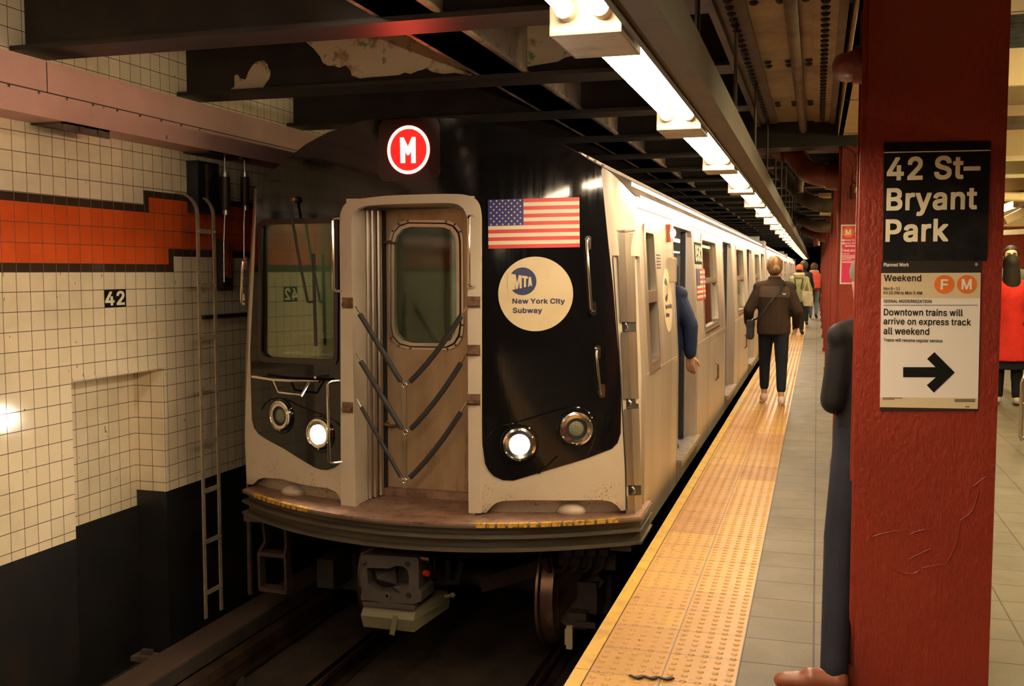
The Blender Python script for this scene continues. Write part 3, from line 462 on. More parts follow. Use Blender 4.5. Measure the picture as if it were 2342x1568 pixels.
M['edge_yellow'] = pm('worn_yellow_edge_paint', (.62, .36, .035), .5, var=(9, (.42, .22, .03), .45, .7), dirt=(22, (.07, .04, .02), .63, .7, (1, .5, 1)), bmp=(60, .3, .004))

# ------------------------------------------------------------------ setting: walls, floor, ceiling, beams
XW, XN, Y0N, Y1N, ZN = -4.6, -4.86, 5.455, 6.426, .995
b = MB()
b.box(-5.3, XW, -8, Y0N, -.04, 3.55, 0).box(-5.3, XW, -8, Y0N, -1.3, -.04, 2)
b.box(-5.3, XW, Y0N, Y1N, ZN, 3.55, 0).box(-5.3, XN, Y0N, Y1N, -.053, ZN, 0).box(-5.3, XN, Y0N, Y1N, -1.3, -.053, 2)
b.box(-5.3, XW, Y1N, 62, .068, 3.55, 0).box(-5.3, XW, Y1N, 62, -1.3, .068, 2)
b.box(XN, XW + .001, Y1N - .004, Y1N, .068, ZN, 1)
wall = tag(b.build('wall_left', [M['tile'], M['tile_return'], M['dark_paint']], smooth=False), kind='structure')
b = MB(); b.tube([(XW - .012, Y0N, ZN + .004), (XW - .012, Y1N, ZN + .004)], .018, 10).tube([(XW - .012, Y1N + .01, ZN), (XW - .012, Y1N + .01, .068)], .018, 10)
b.build('bullnose_trim', M['tile'], wall)
b = MB()
for (y0, y1, z0, z1) in ((-8, 6.515, 1.749, 2.119), (6.24, 6.515, 2.119, 2.228), (6.515, 40, 1.865, 2.228)): b.box(XW, XW + .003, y0, y1, z0, z1)
b.build('orange_tile_band', M['tile_orange'], wall, smooth=False)
b = MB()
for (y0, y1, z0, z1) in ((-8, 6.515, 1.695, 1.749), (6.515, 6.571, 1.695, 1.865), (6.571, 40, 1.81, 1.865), (-8, 6.24, 2.119, 2.171), (6.24, 6.296, 2.119, 2.275), (6.296, 40, 2.228, 2.275)): b.box(XW, XW + .0042, y0, y1, z0, z1)
b.build('brown_tile_border', M['tile_brown'], wall, smooth=False)

b = MB(); b.box(-.288, 9, -8, 70, -.3, 0)
tag(b.build('floor', M['floor'], smooth=False), kind='structure')
b = MB(); b.box(-.955, -.288, -8, 70, -.3, -.014).box(-.86, 9, -8, 70, -1.3, -.3)
tag(b.build('platform_slab', M['concrete_dark'], smooth=False), kind='structure')
b = MB(); b.box(-5.3, -.8, -8, 70, -1.5, -1.25)
tag(b.build('track_floor', M['track_dirt'], smooth=False), kind='structure')
b = MB(); b.box(-5.3, .72, -8, 70, 3.55, 3.8)
tag(b.build('ceiling', M['concrete_dark'], smooth=False), kind='structure')
b = MB(); b.box(.72, 9.2, 6.4, 70, 3.02, 3.3).box(.72, 9.2, -8, 5.8, 3.55, 3.8)
tag(b.build('ceiling.001', M['cream_paint'], smooth=False), kind='structure')
b = MB(); b.box(9, 9.3, -8, 70, 0, 3.8)
tag(b.build('wall_right', M['tile'], smooth=False), kind='structure')
b = MB(); b.box(-5.3, 9.3, 70, 70.3, -1.5, 3.8)
tag(b.build('wall_back', M['concrete_dark'], smooth=False), kind='structure')

BEAM_Z = 3.0
def beam_mesh():
    b = MB()
    b.box(-4.6, .72, -.15, .15, 0, .028).box(-4.6, .72, -.02, .02, .028, .55)
    return b
proto = tag(beam_mesh().build('ceiling_beam', M['beam_steel'], smooth=False), kind='structure')
first = True
beam_at = {}
for k in range(-8, 33):
    o = proto if first else proto.copy()
    if not first: COL.objects.link(o)
    first = False
    o.location = (0, 5.17 + 1.645 * k, BEAM_Z); beam_at[k] = o
# bare patches where the dark paint has flaked off the web of the second beam in view
def on_web(x, y): p = ony(x, y, 6.793); return (p.x, p.z)
patch = [(700, 222), (745, 262), (780, 305), (792, 335), (820, 352), (850, 352), (880, 362), (915, 350), (942, 378), (948, 404), (990, 420), (1060, 412), (1100, 410), (1200, 402), (1232, 388), (1262, 396), (1300, 380), (1350, 368), (1380, 386), (1440, 396), (1500, 390), (1590, 406), (1612, 386), (1700, 380), (1740, 384), (1752, 407), (1785, 390), (1812, 385), (1825, 363), (1900, 356), (1960, 345), (2050, 330), (2090, 308), (2125, 300)]
o_ = [on_web(400 + x / 2.342, y / 2.342) for x, y in patch]
o_ = o_ + [(o_[-1][0] + .02, 3.54), (o_[0][0] - .04, 3.54)]
pl = lambda Y: (lambda a, b_, d: (a, Y + d, b_))
b = MB(); b.sheet(o_, [], pl(6.793), -.003, .008)
o = b.build('peeled_paint_patch', M['peel'], smooth=False); seton(o, beam_at[1])
small = [(320, 405), (335, 399), (350, 420), (380, 426), (395, 385), (415, 352), (440, 331), (475, 322), (495, 345), (500, 368), (515, 380), (505, 420), (475, 465), (472, 492), (400, 500), (290, 508), (286, 490), (320, 462)]
b = MB(); b.sheet([on_web(400 + x / 2.342, y / 2.342) for x, y in small], [], pl(6.793), -.003, .008)
o = b.build('peeled_paint_patch', M['peel'], smooth=False); seton(o, beam_at[1])
b = MB()
for (x0, x1, y) in ((1130, 1180, 452), (1245, 1420, 443), (1420, 1610, 432), (290, 490, 506)):
    p, q = on_web(400 + x0 / 2.342, y / 2.342), on_web(400 + x1 / 2.342, (y - 9) / 2.342)
    b.bar((p[0], 6.77, p[1]), (q[0], 6.77, q[1]), .05, .012)
o = b.build('rusty_paint_edge', M['rust'], smooth=False); seton(o, beam_at[1])
# longitudinal stringer between the cross beams
b = MB(); b.box(-2.22, -1.92, -8, 40, 3.03, 3.5).box(-2.25, -1.89, -8, 40, 3.03, 3.05)
tag(b.build('ceiling_beam', pm('worn_stringer_paint', (.11, .075, .05), .6, var=(1.3, (.30, .22, .13), .5, .58), dirt=(9, (.03, .02, .015), .55, .62)), smooth=False), kind='structure')

# riveted girder over the platform edge
gz = 2.92
gx0, gx1 = onz(1615, 0, gz).x, onz(1942, 0, gz).x
b = MB()
b.box(gx0 + .09, gx1 - .06, -8, 8.75, gz, gz + .03, 0)
b.box(gx0, gx0 + .035, -8, 8.75, gz - .03, gz + .5, 1).box(gx0 + .035, gx0 + .17, -8, 8.75, gz - .012, gz + .004, 1)
b.box(gx1 - .04, gx1, -8, 8.75, gz - .03, gz + .5, 1).box(gx1 - .16, gx1 - .04, -8, 8.75, gz - .012, gz + .004, 0)
rv = [(.022, 0), (.021, .006), (.015, .014), (.006, .018)]
y = 3.2
while y < 8.7:
    b.lathe(rv, (gx0 + .095, y, gz - .012), (0, 0, -1), 8, 2).lathe(rv, (gx1 - .10, y, gz - .012), (0, 0, -1), 8, 2); y += .118
for yy in (3.2, 4.72, 4.84, 6.22, 6.34, 7.72, 7.84):
    for t in (.33, .52, .70): b.lathe(rv, (gx0 + (gx1 - gx0) * t, yy, gz), (0, 0, -1), 8, 2)
tag(b.build('ceiling_girder_beam', [M['girder'], M['girder_edge'], M['rivet']]), kind='structure')
b = MB(); b.box(.145, .69, -8, 8.78, 2.80, 2.86, 0).box(.14, .18, -8, 8.78, 2.80, 3.3, 0)
for yy in (3.0, 4.02, 5.45, 7.0, 8.66): b.box(.142, .69, yy - .006, yy + .006, 2.798, 2.80, 1)
tag(b.build('ceiling_soffit_panel', [M['cream_paint'], M['dark_pipe']], smooth=False), kind='structure')
b = MB(); b.box(-.6, .72, 8.8, 9.1, 2.72, 3.55)
tag(b.build('ceiling_beam', M['black_steel'], smooth=False), kind='structure')
# tiled fascia over the mezzanine on the far side of the columns
z1, z2, z3 = (ony(2320, yy, 5.8).z for yy in (35, 110, 195))
b = MB(); b.box(.72, 9, 5.8, 6.45, z3, 3.55, 0).box(.72, 9, 5.79, 5.8, z2, z1, 1).box(.72, 9, 5.796, 5.8, z1, 3.55, 2)
b.box(.72, 9, 5.81, 6.45, z3 - .004, z3, 3)
tag(b.build('wall_fascia_panel', [M['cream_paint'], pm('black_stone_band', (.05, .055, .055), .5, bmp=(30, .8, .01, (.3, 1, 3)), var=(20, (.02, .022, .024), .4, .6)), tile_mat('cream_fascia_tile', CREAM, CREAM2, (.07, .05, .03), axis='X'), M['olive_paint']], smooth=False), kind='structure')
for (yy, w, zb, mm) in ((7.4, .5, 2.78, 'cream_paint'), (8.8, .35, 2.84, 'girder_edge'), (10.4, .5, 2.76, 'cream_paint'), (12.6, .5, 2.78, 'olive_paint'), (15, .5, 2.78, 'cream_paint'), (18, .5, 2.78, 'cream_paint'), (22, .5, 2.78, 'olive_paint'), (27, .5, 2.78, 'cream_paint')):
    b = MB(); b.box(.72, 9, yy, yy + w, zb, 3.03); tag(b.build('ceiling_beam', M[mm], smooth=False), kind='structure')
# the tunnel over the train has an end wall of its own girders: columns carry everything on the platform
def make_column(sec=(.53, .36)):
    w, d = sec; b = MB()
    b.box(-w / 2 + .022, w / 2 - .004, 0, .028, 0, 2.82).box(-w / 2, w / 2, .034, .06, 0, 2.82)
    b.box(-w / 2 + .05, w / 2 - .05, .06, d - .03, 0, 2.82).box(-w / 2, w / 2, d - .03, d, 0, 2.82)
    return b
# ------------------------------------------------------------------ overhead fluorescent row
LX, LZ, LY0, LP = -.595, 2.32, 2.66, 1.88
M['tube'] = emit('lit_fluorescent_tube', LAMP_COL, LAMP_POWER)
M['tube_right'] = emit('added_tube_mezzanine', (1.0, .80, .40), RIGHT_POWER)
def make_fixture(tube_mat, name, label, group):
    r = thing(name, label, 'light', (0, 0, 0), group)
    b = MB()
    w = .096
    b.box(-w, w, 0, .006, 0, .115).box(-w, w, 0, .30, 0, .006).box(-w, w, .294, .30, 0, .115).box(-w, -w + .005, 0, .30, 0, .115).box(w - .005, w, 0, .30, 0, .115)
    b.build('ballast_box', M['lamp_plate'], r, smooth=False)
    b = MB()
    b.box(-w, w, .001, 1.878, .115, .15)
    b.build('housing', M['lamp_plate'], r, smooth=False)
    b = MB(); b.box(-w + .005, w - .005, .30, 1.875, .104, .114)
    for s in (-1, 1): b.bar((s * (w - .003), .30, .100), (s * (w - .003), 1.855, .100), .005, .02)
    b.build('reflector', M['white_enamel'], r, smooth=False)
    for s in (-1, 1):
        t = MB(); t.tube([(s * .047, .325, .058), (s * .047, 1.845, .058)], .0195, 12); t.build('fluorescent_tube', tube_mat, r)
    for s in (-1, 1):
        for yy in (.30, 1.835):
            t = MB(); t.tube([(s * .047, yy, .058), (s * .047, yy + .045, .058)], .026, 14); t.bar((s * .047, yy + .02, .06), (s * .047, yy + .02, .115), .03, .03); t.build('lamp_socket', M['galv'], r)
    return r
names = ['second fluorescent light of the platform-edge row, wholly in view over the flag', 'third fluorescent light of the platform-edge row, counted from the camera',
         'fourth fluorescent light of the platform-edge row, counted from the camera', 'fifth fluorescent light of the platform-edge row, counted from the camera',
         'sixth fluorescent light of the platform-edge row, counted from the camera', 'seventh fluorescent light of the platform-edge row, counted from the camera']
GRP = 'fluorescent lights in the row over the platform edge'
fx = make_fixture(M['tube'], 'fluorescent_fixture', 'twin-tube light cut off by the top edge of the photo, peeling paint on its box', GRP)
fx.location = (LX, LY0 - LP, LZ)
for k in range(-9, 29):
    if k == -1: continue
    o = copy_tree(fx); o.location = (LX, LY0 + LP * k, LZ)
    if k < -1: o['label'] = 'twin-tube fluorescent light of the row, overhead and behind the viewpoint'; o['group'] = 'fluorescent lights out of frame'
    elif k < len(names): o['label'] = names[k]
    else: o['label'] = 'one of the small far twin-tube lights where the overhead row recedes'; o['group'] = 'far fluorescent lights of the row'
for y_ in (-6.2, -4.1, -2.0, .1, 2.2):  # added fixtures, no source in view, brighten the tiled wall and train front
    o = copy_tree(fx); o.location = (-2.75, y_, 3.12); o['label'] = 'added unseen twin-tube light over the track, brightens the wall and train front'; o['group'] = 'added lights over the track, out of frame'
fr = make_fixture(M['tube_right'], 'fluorescent_fixture', 'added twin-tube light over the far side of the platform, brightens fascia and soffit', 'added lights of the far platform side')  # added row with no visible source, brightens the fascia and soffit
fr.location = (1.75, 4.3, 2.50)
for k in range(1, 14):
    o = copy_tree(fr); o.location = (2.6, 4.45 + 2.6 * k, 2.55)
for o in [fr] + [x for x in scene.objects if x.name.startswith('fluorescent_fixture') and x != fr and abs(x.location.x - 2.6) < .01]:
    for yy in (.3, 1.6):
        h_ = MB(); h_.tube([(0, yy, .145), (0, yy, 1.05 if o == fr else .49)], .008, 6); h_.build('hanger_rod', M['dark_pipe'], o)
b = MB(); b.box(-.478, -.385, -8, 58, 2.345, 2.475).box(-.49, -.478, -8, 58, 2.33, 2.36)
trough = thing('cable_trough', 'long brown cable trough running beside the fluorescent row', 'cable trough', (-.43, 0, 2.34))
seton(b.build('trough_body', pm('brown_trough_paint', (.085, .055, .034), .55, var=(4, (.055, .034, .022), .4, .65), bmp=(20, .2, .003)), smooth=False), trough)
b = MB(); y = 1.5
while y < 40: b.box(-.486, -.476, y, y + .03, 2.34, 2.48); y += .94
seton(b.build('joint_strap', M['grey_pipe'], smooth=False), trough)
for k in range(0, 18):
    o_ = MB(); o_.tube([(-.40, 3.5 + k * 1.645, 2.47), (-.40, 3.5 + k * 1.645, 3.06)], .010, 6); seton(o_.build('hanger_rod', M['dark_pipe']), trough)

# ------------------------------------------------------------------ track
trk = Vector((0, 0, 0))
def rail_prism(x):
    prof = [(-.065, 0), (.065, 0), (.065, .012), (.012, .03), (.012, .10), (.036, .112), (.036, .148), (.03, .152), (-.03, .152), (-.036, .148), (-.036, .112), (-.012, .10), (-.012, .03), (-.065, .012)]
    b = MB(); r0 = [(x + a, -4, -1.25 + z) for a, z in prof]; r1 = [(x + a, 62, -1.25 + z) for a, z in prof]
    b.loft([r0, r1]); b.box(x - .024, x + .024, -4, 62, -1.0985, -1.0965, 1); return b
ra = rail_prism(-1.81).build('running_rail', [M['rail'], M['rail_top']], smooth=False); tag(ra, 'rusty running rail next to the platform, under the train wheel', 'rail')
rb = rail_prism(-3.245).build('running_rail', [M['rail'], M['rail_top']], smooth=False); tag(rb, 'rusty running rail on the tiled wall side of the track', 'rail')
b = MB(); b.box(-3.42, -1.62, -.12, .12, 0, .012)
tie = b.build('track_tie', M['tie'], smooth=False)
for k in range(0, 9):
    o = tie if k == 0 else tie.copy()
    if k: COL.objects.link(o)
    o.location = (0, 4.7 + .62 * k, -1.2635); tag(o, 'dark wooden tie crossing under both running rails', 'track tie', 'ties under the running rails')
t3 = thing('third_rail', 'third rail under its dusty protective board, below the ladder', 'third rail', (-4.1, 5, -1.25))
b = MB(); b.box(-4.03, -3.93, -4, 62, -1.13, -1.05).box(-4.0, -3.96, -4, 62, -1.2, -1.13).box(-4.05, -3.91, -4, 62, -1.22, -1.2)
seton(b.build('conductor_rail', M['rail'], smooth=False), t3)
b = MB(); yy = -4
while yy < 40: b.box(-4.32, -4.06, yy, yy + 2.99, -.985, -.94); yy += 3.0
seton(b.build('cover_board', M['wood_board'], smooth=False), t3)
b = MB(); b.box(-4.075, -4.05, -4, 40, -1.05, -.95)
seton(b.build('side_board', M['tie'], smooth=False), t3)
yy = -2.3
while yy < 20:
    b = MB(); b.box(-4.32, -4.29, yy, yy + .06, -1.25, -.985).box(-4.32, -3.9, yy, yy + .06, -1.25, -1.215); seton(b.build('bracket', M['bracket'], smooth=False), t3); yy += 2.85
q = onx(345, 1506, -4.42)
b = MB(); b.box(-4.55, -4.36, q.y - .05, q.y + .06, -1.02, -.985).box(-4.50, -4.42, q.y, q.y + .03, -.985, -.95)
tag(b.build('rail_clamp', M['bracket'], smooth=False), 'small rusty clamp lying against the cover board below the niche', 'clamp')

# ------------------------------------------------------------------ platform edge
b = MB(); y = -8
while y < 60: b.box(-.963, -.899, y, y + 1.515, -.10, .004); y += 1.52
tag(b.build('platform_edge_board', M['edge_yellow'], smooth=False), 'yellow painted rubbing board along the platform edge', 'edge board')
b = MB(); b.box(-.896, -.288, -8, 60, -.014, .002)
ts = tag(b.build('tactile_strip', M['tactile'], smooth=False), 'yellow tactile paving strip two tiles wide along the platform edge', 'tactile paving')
def domes():
    vs, fs, n = [], [], 8
    row = 0; y = 3.6
    while y < 34:
        for c in range(10):
            x = -.896 + .0304 + c * .0608
            b0 = len(vs)
            for (r, z) in ((.0155, .002), (.0125, .0062), (.007, .0076)):
                vs.extend((x + r * math.cos(2 * PI * i / n), y + r * math.sin(2 * PI * i / n), z) for i in range(n))
            for q_ in range(2):
                for i in range(n):
                    j = (i + 1) % n; fs.append((b0 + q_ * n + i, b0 + q_ * n + j, b0 + (q_ + 1) * n + j, b0 + (q_ + 1) * n + i))
            fs.append(tuple(b0 + 2 * n + i for i in range(n)))
        y += .061
    me = bpy.data.meshes.new('dome_pattern'); me.from_pydata(vs, [], fs); me.materials.append(M['tactile'])
    me.polygons.foreach_set('use_smooth', [True] * len(fs)); me.update()
    return link('dome_pattern', me, ts)
domes()
b = MB()
pp = [onz(x, y, .006) for x, y in ((1440, 1545), (1455, 1552), (1472, 1547), (1488, 1553), (1505, 1549), (1522, 1555), (1540, 1551))]
for i in range(len(pp) - 1): b.bar(pp[i] + Vector((0, 0, .004)), pp[i + 1] + Vector((0, 0, .004)), .012 + .006 * (i % 2), .006)
tag(b.build('ribbon_scrap', M['black'], smooth=False), 'crumpled black ribbon scrap lying on the tactile strip', 'litter')

# ------------------------------------------------------------------ columns
CXM, CY0, CP = .42, 4.30, 4.57
labs = ['red steel column close to the camera carrying the station name sign', 'red steel column carrying the pink poster and yellow outlet', 'third red steel column of the row, behind the pink-poster column']
c0 = thing('steel_column', labs[0], 'column', (CXM, CY0, 0), 'red columns along the platform edge')
make_column().build('column_shaft', M['red_paint'], c0, smooth=False)
b = MB(); b.box(-.282, -.24, .0, .34, 0, .085).box(-.26, .26, .33, .39, 0, .085); b.build('base_plate', M['red_paint'], c0, smooth=False)
for k in range(1, 12):
    o = copy_tree(c0); o.location = (CXM, CY0 + CP * k, 0)
    o['label'] = labs[k] if k < 3 else 'one of the far red columns receding along the platform edge'
    if k >= 3: o['group'] = 'far red columns along the platform edge'
for k in range(0, 6):
    o = copy_tree(c0); o.location = (4.62, 18.6 + CP * k, 0); o['label'] = 'dark red column across the platform, behind the people in coats'; o['group'] = 'columns of the far row'

# station name plate
sg = lambda x, y: (lambda p: (p.x, p.z))(ony(x, y, CY0 - .002))
def smap(Yp): return lambda a, b_, d: (a, Yp + d, b_)
def rectpx(f, x0, y0, x1, y1):
    p, q = f(x0, y1), f(x1, y0); r, s_ = f(x0, y0), f(x1, y1)
    return ((p[0] + r[0]) / 2, (p[1] + s_[1]) / 2, (q[0] + s_[0]) / 2, (q[1] + r[1]) / 2)
M['sign_black'] = pm('black_sign_face', (.006, .006, .007), .5, spec=.15, var=(9, (.02, .018, .016), .5, .75))
M['sign_white'] = pm('sign_lettering_cream', (.92, .84, .60), .45)
M['paper'] = pm('poster_paper', (.86, .80, .71), .5, spec=.2)
M['paper_tan'] = pm('poster_tan_band', (.70, .57, .36), .4)
M['ink'] = pm('poster_black_ink', (.008, .007, .007), .5, spec=.15)
M['poster_grey'] = pm('poster_dark_band', (.028, .022, .016), .5, spec=.2)
M['orange_ink'] = pm('poster_orange', (.80, .19, .025), .4)
sp = thing('station_sign', 'black station name sign with cream lettering on the closest column', 'sign', (.5, CY0, 2.0))
pts = [sg(2019, 596), sg(2256, 596), sg(2266, 322), sg(2022, 326)]
b = MB(); b.sheet(pts, [], smap(CY0 - .002), -.004, .002); seton(b.build('sign_plate', M['sign_black'], smooth=False), sp)
z6 = lambda x, y: sg(1880 + x / 2.3766, 300 + y / 2.3766)
b = MB(); D = -.0052
p, q = sg(2022, 349), sg(2265, 344)
b.bar((p[0], CY0 - .007, p[1]), (q[0], CY0 - .007, q[1]), .002, .0042)
for t, rc, bo in (('42 St\u2013', (352, 135, 860, 265), .020), ('Bryant', (350, 305, 842, 460), .020), ('Park', (345, 477, 686, 602), .020)):
    put_text(b, t, rectpx(z6, *rc), smap(CY0 - .002), D - .0008, 0, bo)
seton(b.build('sign_lettering', M['sign_white'], smooth=False), sp)
# planned work notice
z8 = lambda x, y: sg(1990 + x / 4.357, 590 + y / 4.357)
po = thing('service_notice', 'white planned-work poster with a large black arrow, below the station sign', 'poster', (.45, CY0, 1.5))
def quadpx(f, pts): return [f(x, y) for x, y in pts]
b = MB(); b.sheet(quadpx(z8, ((98, 1485), (1072, 1503), (1103, 145), (112, 150))), [], smap(CY0 - .002), -.0030, .002); seton(b.build('paper_sheet', M['paper'], smooth=False), po)
for nm, mm, qq in (('dark_band', 'poster_grey', ((112, 150), (1103, 145), (1106, 20), (116, 26))), ('dark_band', 'poster_grey', ((96, 1520), (1070, 1522), (1072, 1500), (98, 1483))),
                   ('tan_band', 'paper_tan', ((110, 400), (1094, 398), (1102, 148), (112, 152))), ('tan_band', 'paper_tan', ((99, 1482), (1071, 1500), (1075, 1392), (100, 1385)))):
    b = MB(); b.sheet(quadpx(z8, qq), [], smap(CY0 - .002), -.0034, .0); seton(b.build(nm, M[mm], smooth=False), po)
b = MB()
for t, rc, bo in (('Weekend', (137, 165, 508, 232), .006), ('Nov 8 \u2013 11', (135, 288, 297, 318), .004), ('Fri 10 PM to Mon 5 AM', (135, 330, 515, 362), .004), ('SIGNAL MODERNIZATION', (135, 413, 612, 445), .002),
                  ('Downtown trains will', (135, 505, 922, 575), .008), ('arrive on express track', (133, 598, 1003, 682), .008), ('all weekend', (133, 692, 588, 762), .008), ('Trains will resume regular service', (133, 802, 718, 842), .002)):
    put_text(b, t, rectpx(z8, *rc), smap(CY0 - .002), -.0044, 0, bo, thick=.0004)
b.sheet(quadpx(z8, ((328, 1185), (655, 1185), (563, 1265), (633, 1338), (843, 1138), (640, 935), (567, 1003), (650, 1085), (328, 1085))), [], smap(CY0 - .002), -.0042, -.0038)
for (x0, y0, x1, y1) in ((133, 466, 1070, 470), (122, 1388, 320, 1394), (124, 1402, 245, 1407), (840, 1404, 1046, 1409), (840, 1414, 1042, 1419), (840, 1424, 1046, 1429), (947, 1475, 990, 1482)):
    b.sheet(quadpx(z8, ((x0, y1), (x1, y1), (x1, y0), (x0, y0))), [], smap(CY0 - .002), -.0042, -.0038)
seton(b.build('printed_text', M['ink'], smooth=False), po)
for cx_, t, rc in ((738, 'F', (702, 210, 776, 313)), (963, 'M', (910, 208, 1012, 312))):
    c = z8(cx_, 261); r = abs(z8(cx_ + 101, 261)[0] - c[0])
    b = MB(); b.sheet(circle(c[0], c[1], r), [], smap(CY0 - .002), -.0042, -.0030); o = seton(b.build('line_bullet', M['orange_ink'], smooth=False), po)
    b = MB(); put_text(b, t, rectpx(z8, *rc), smap(CY0 - .002), -.0050, 0, .03); o2 = b.build('bullet_letter', M['paper'], smooth=False); seton(o2, po)
b = MB(); put_text(b, 'Planned Work', rectpx(z8, 135, 48, 385, 84), smap(CY0 - .002), -.0044, 0, .02)
seton(b.build('heading_text', M['paper'], smooth=False), po)
b = MB(); c = z8(1056, 63); b.sheet(circle(c[0], c[1], .0062), [], smap(CY0 - .002), -.0040, -.0034)
seton(b.build('agency_disc', M['paper'], smooth=False), po)
b = MB(); put_text(b, 'MTA', rectpx(z8, 1036, 52, 1070, 74), smap(CY0 - .002), -.0048, 0, .02, thick=.0004); seton(b.build('agency_mark', M['ink'], smooth=False), po)
# paint runs and scratched arc on the column face
b = MB()
for pts in ([(2255, 1090), (2240, 1100), (2226, 1112)], [(2238, 1122), (2232, 1148), (2222, 1172), (2195, 1190)], [(2195, 1195), (2192, 1225), (2180, 1262), (2165, 1288)], [(2160, 1290), (2138, 1292), (2110, 1298)], [(2105, 1302), (2090, 1312), (2065, 1310), (2045, 1305), (2025, 1290)], [(1995, 1227), (2030, 1216), (2060, 1214)], [(2080, 1222), (2105, 1212), (2125, 1210)], [(2130, 1255), (2110, 1262), (2080, 1278)]):
    pp = smooth_loop([ony(x, y, CY0 - .001) for x, y in pts], 1, False)
    b.tube([Vector((p[0], CY0 - .001, p[2])) for p in pp], .0022, 6)
seton(b.build('raised_paint_run', M['red_paint']), c0)

# pink poster on the second column, yellow outlet, conduit
Y2 = CY0 + CP
s2 = lambda x, y: (lambda p: (p.x, p.z))(ony(x, y, Y2 - .002))
zq = lambda x, y: s2(1860 + x / 4.125, 380 + y / 4.125)
pk = thing('pink_poster', 'pink poster with an orange bullet on the column behind the dark-jacketed man', 'poster', (.35, Y2, 1.8))
x0, x1 = zq(262, 550)[0], zq(262, 550)[0] + .40
zt, zb = zq(262, 550)[1], zq(250, 1112)[1]
b = MB(); b.box(x0, x1, Y2 - .006, Y2, zb, zt); seton(b.build('poster_border', pm('poster_white_border', (.72, .62, .50), .3), smooth=False), pk)
b = MB(); b.box(x0 + .012, x1 - .012, Y2 - .0072, Y2 - .004, zb + .014, zt - .014); seton(b.build('poster_sheet', pm('poster_pink', (.70, .035, .12), .3), smooth=False), pk)
c = zq(330, 622); b = MB(); b.sheet(circle(c[0], c[1], .047), [], smap(Y2), -.0082, -.0070); seton(b.build('line_bullet', M['orange_ink'], smooth=False), pk)
b = MB()
put_text(b, 'M', rectpx(zq, 304, 596, 356, 650), smap(Y2), -.0094, 0, .03)
for t, rc in (('Extended', (393, 575, 520, 604)), ('Weekend', (393, 606, 512, 632)), ('All Nights', (393, 634, 520, 660)), ('every 10 mins in', (300, 685, 465, 708)), ('every 20 mins', (300, 716, 440, 738)), ('Manhattan and', (300, 740, 450, 760)), ('Travel alternatives', (272, 780, 480, 806))):
    put_text(b, t, rectpx(zq, *rc), smap(Y2), -.0084, 0, .015)
for y, w in ((822, 70), (838, 140), (850, 150), (862, 130), (876, 90), (893, 110), (905, 108)):
    r = rectpx(zq, 272, y, 272 + w, y + 5); b.box(r[0], r[2], Y2 - .0082, Y2 - .007, r[1], r[3])
r = rectpx(zq, 285, 695, 288, 700)
for y in (697, 727):
    p = zq(286, y); b.sheet(circle(p[0], p[1], .010, n=12), [], smap(Y2), -.0082, -.007)
seton(b.build('printed_text', M['paper'], smooth=False), pk)
ot = thing('yellow_outlet', 'yellow round outlet in a small dark box on the pink-poster column', 'outlet', (.3, Y2, 2.4))
p = s2(1964, 436)
b = MB(); b.box(p[0] - .05, p[0] + .06, Y2 - .05, Y2, p[1] - .06, p[1] + .05); b.lathe([(.05, 0), (.05, .03)], (p[0], Y2, s2(1964, 407)[1]), (0, -1, 0), 16); seton(b.build('outlet_box', M['red_pipe'], smooth=False), ot)
b = MB(); b.lathe([(.036, 0), (.036, .02), (.028, .026)], (p[0], Y2 - .048, p[1]), (0, -1, 0), 20); f = seton(b.build('outlet_face', pm('yellow_outlet_plastic', (.62, .40, .03), .4), smooth=False), ot)
b = MB()
for i in range(4): b.box(p[0] - .016 + .022 * (i % 2), p[0] - .008 + .022 * (i % 2), Y2 - .0755, Y2 - .07, p[1] - .014 + .02 * (i // 2), p[1] - .004 + .02 * (i // 2))
seton(b.build('socket_slot', M['ink'], smooth=False), ot)
pc = [s2(x, y) for x, y in ((1965, 395), (1967, 372), (1962, 352), (1950, 340), (1935, 332))]
b = MB(); b.tube([(a, Y2 - .03, z) for a, z in pc], .016, 8); tag(b.build('bent_conduit', M['red_pipe']), 'thin red conduit bending down to the yellow outlet', 'conduit')

# pipes under the ceiling
def pipe(pts, r, mat, label, Yd=None, name='ceiling_pipe', collars=()):
    t = thing(name, label, 'pipe', pts[0])
    P = smooth_loop([tuple(p) for p in pts], 2, False)
    b = MB(); b.tube(P, r, 14); seton(b.build('pipe_run', mat), t)
    for i in collars:
        p, q = Vector(pts[i]), Vector(pts[i + 1]); d = (q - p).normalized(); c = p.lerp(q, .5)
        b = MB(); b.tube([c - d * .05, c + d * .05], r * 1.22, 14); seton(b.build('pipe_collar', mat), t)
    return t
py = lambda x, y, Y: tuple(ony(x, y, Y))
pipe([py(1925, 405, 9.2), py(1885, 402, 9.2), py(1850, 395, 9.3), py(1828, 370, 9.4), py(1812, 345, 9.5), py(1780, 338, 9.6), py(1700, 338, 9.8)], .095, M['red_pipe'], 'thick red pipe with an elbow above the pink-poster column', collars=(0, 4))
pipe([py(1905, 470, 13.2), py(1875, 470, 13.2), py(1840, 455, 13.4), py(1812, 425, 13.6), py(1790, 395, 13.8), py(1760, 372, 14)], .09, M['grey_pipe'], 'curved grey pipe below the thick red pipe')
pipe([py(1900, 518, 17.8), py(1870, 520, 17.8), py(1845, 508, 18), py(1815, 490, 18.4)], .09, M['grey_pipe'], 'lower curved grey pipe behind the columns')
pipe([py(1895, 545, 24), py(1868, 538, 24), py(1840, 525, 24.5)], .11, M['red_pipe'], 'small orange-red pipe elbow far along the platform')
pipe([py(1866, 535, 24), py(1868, 562, 24)], .07, M['red_pipe'], 'short red pipe dropping from the far elbow')
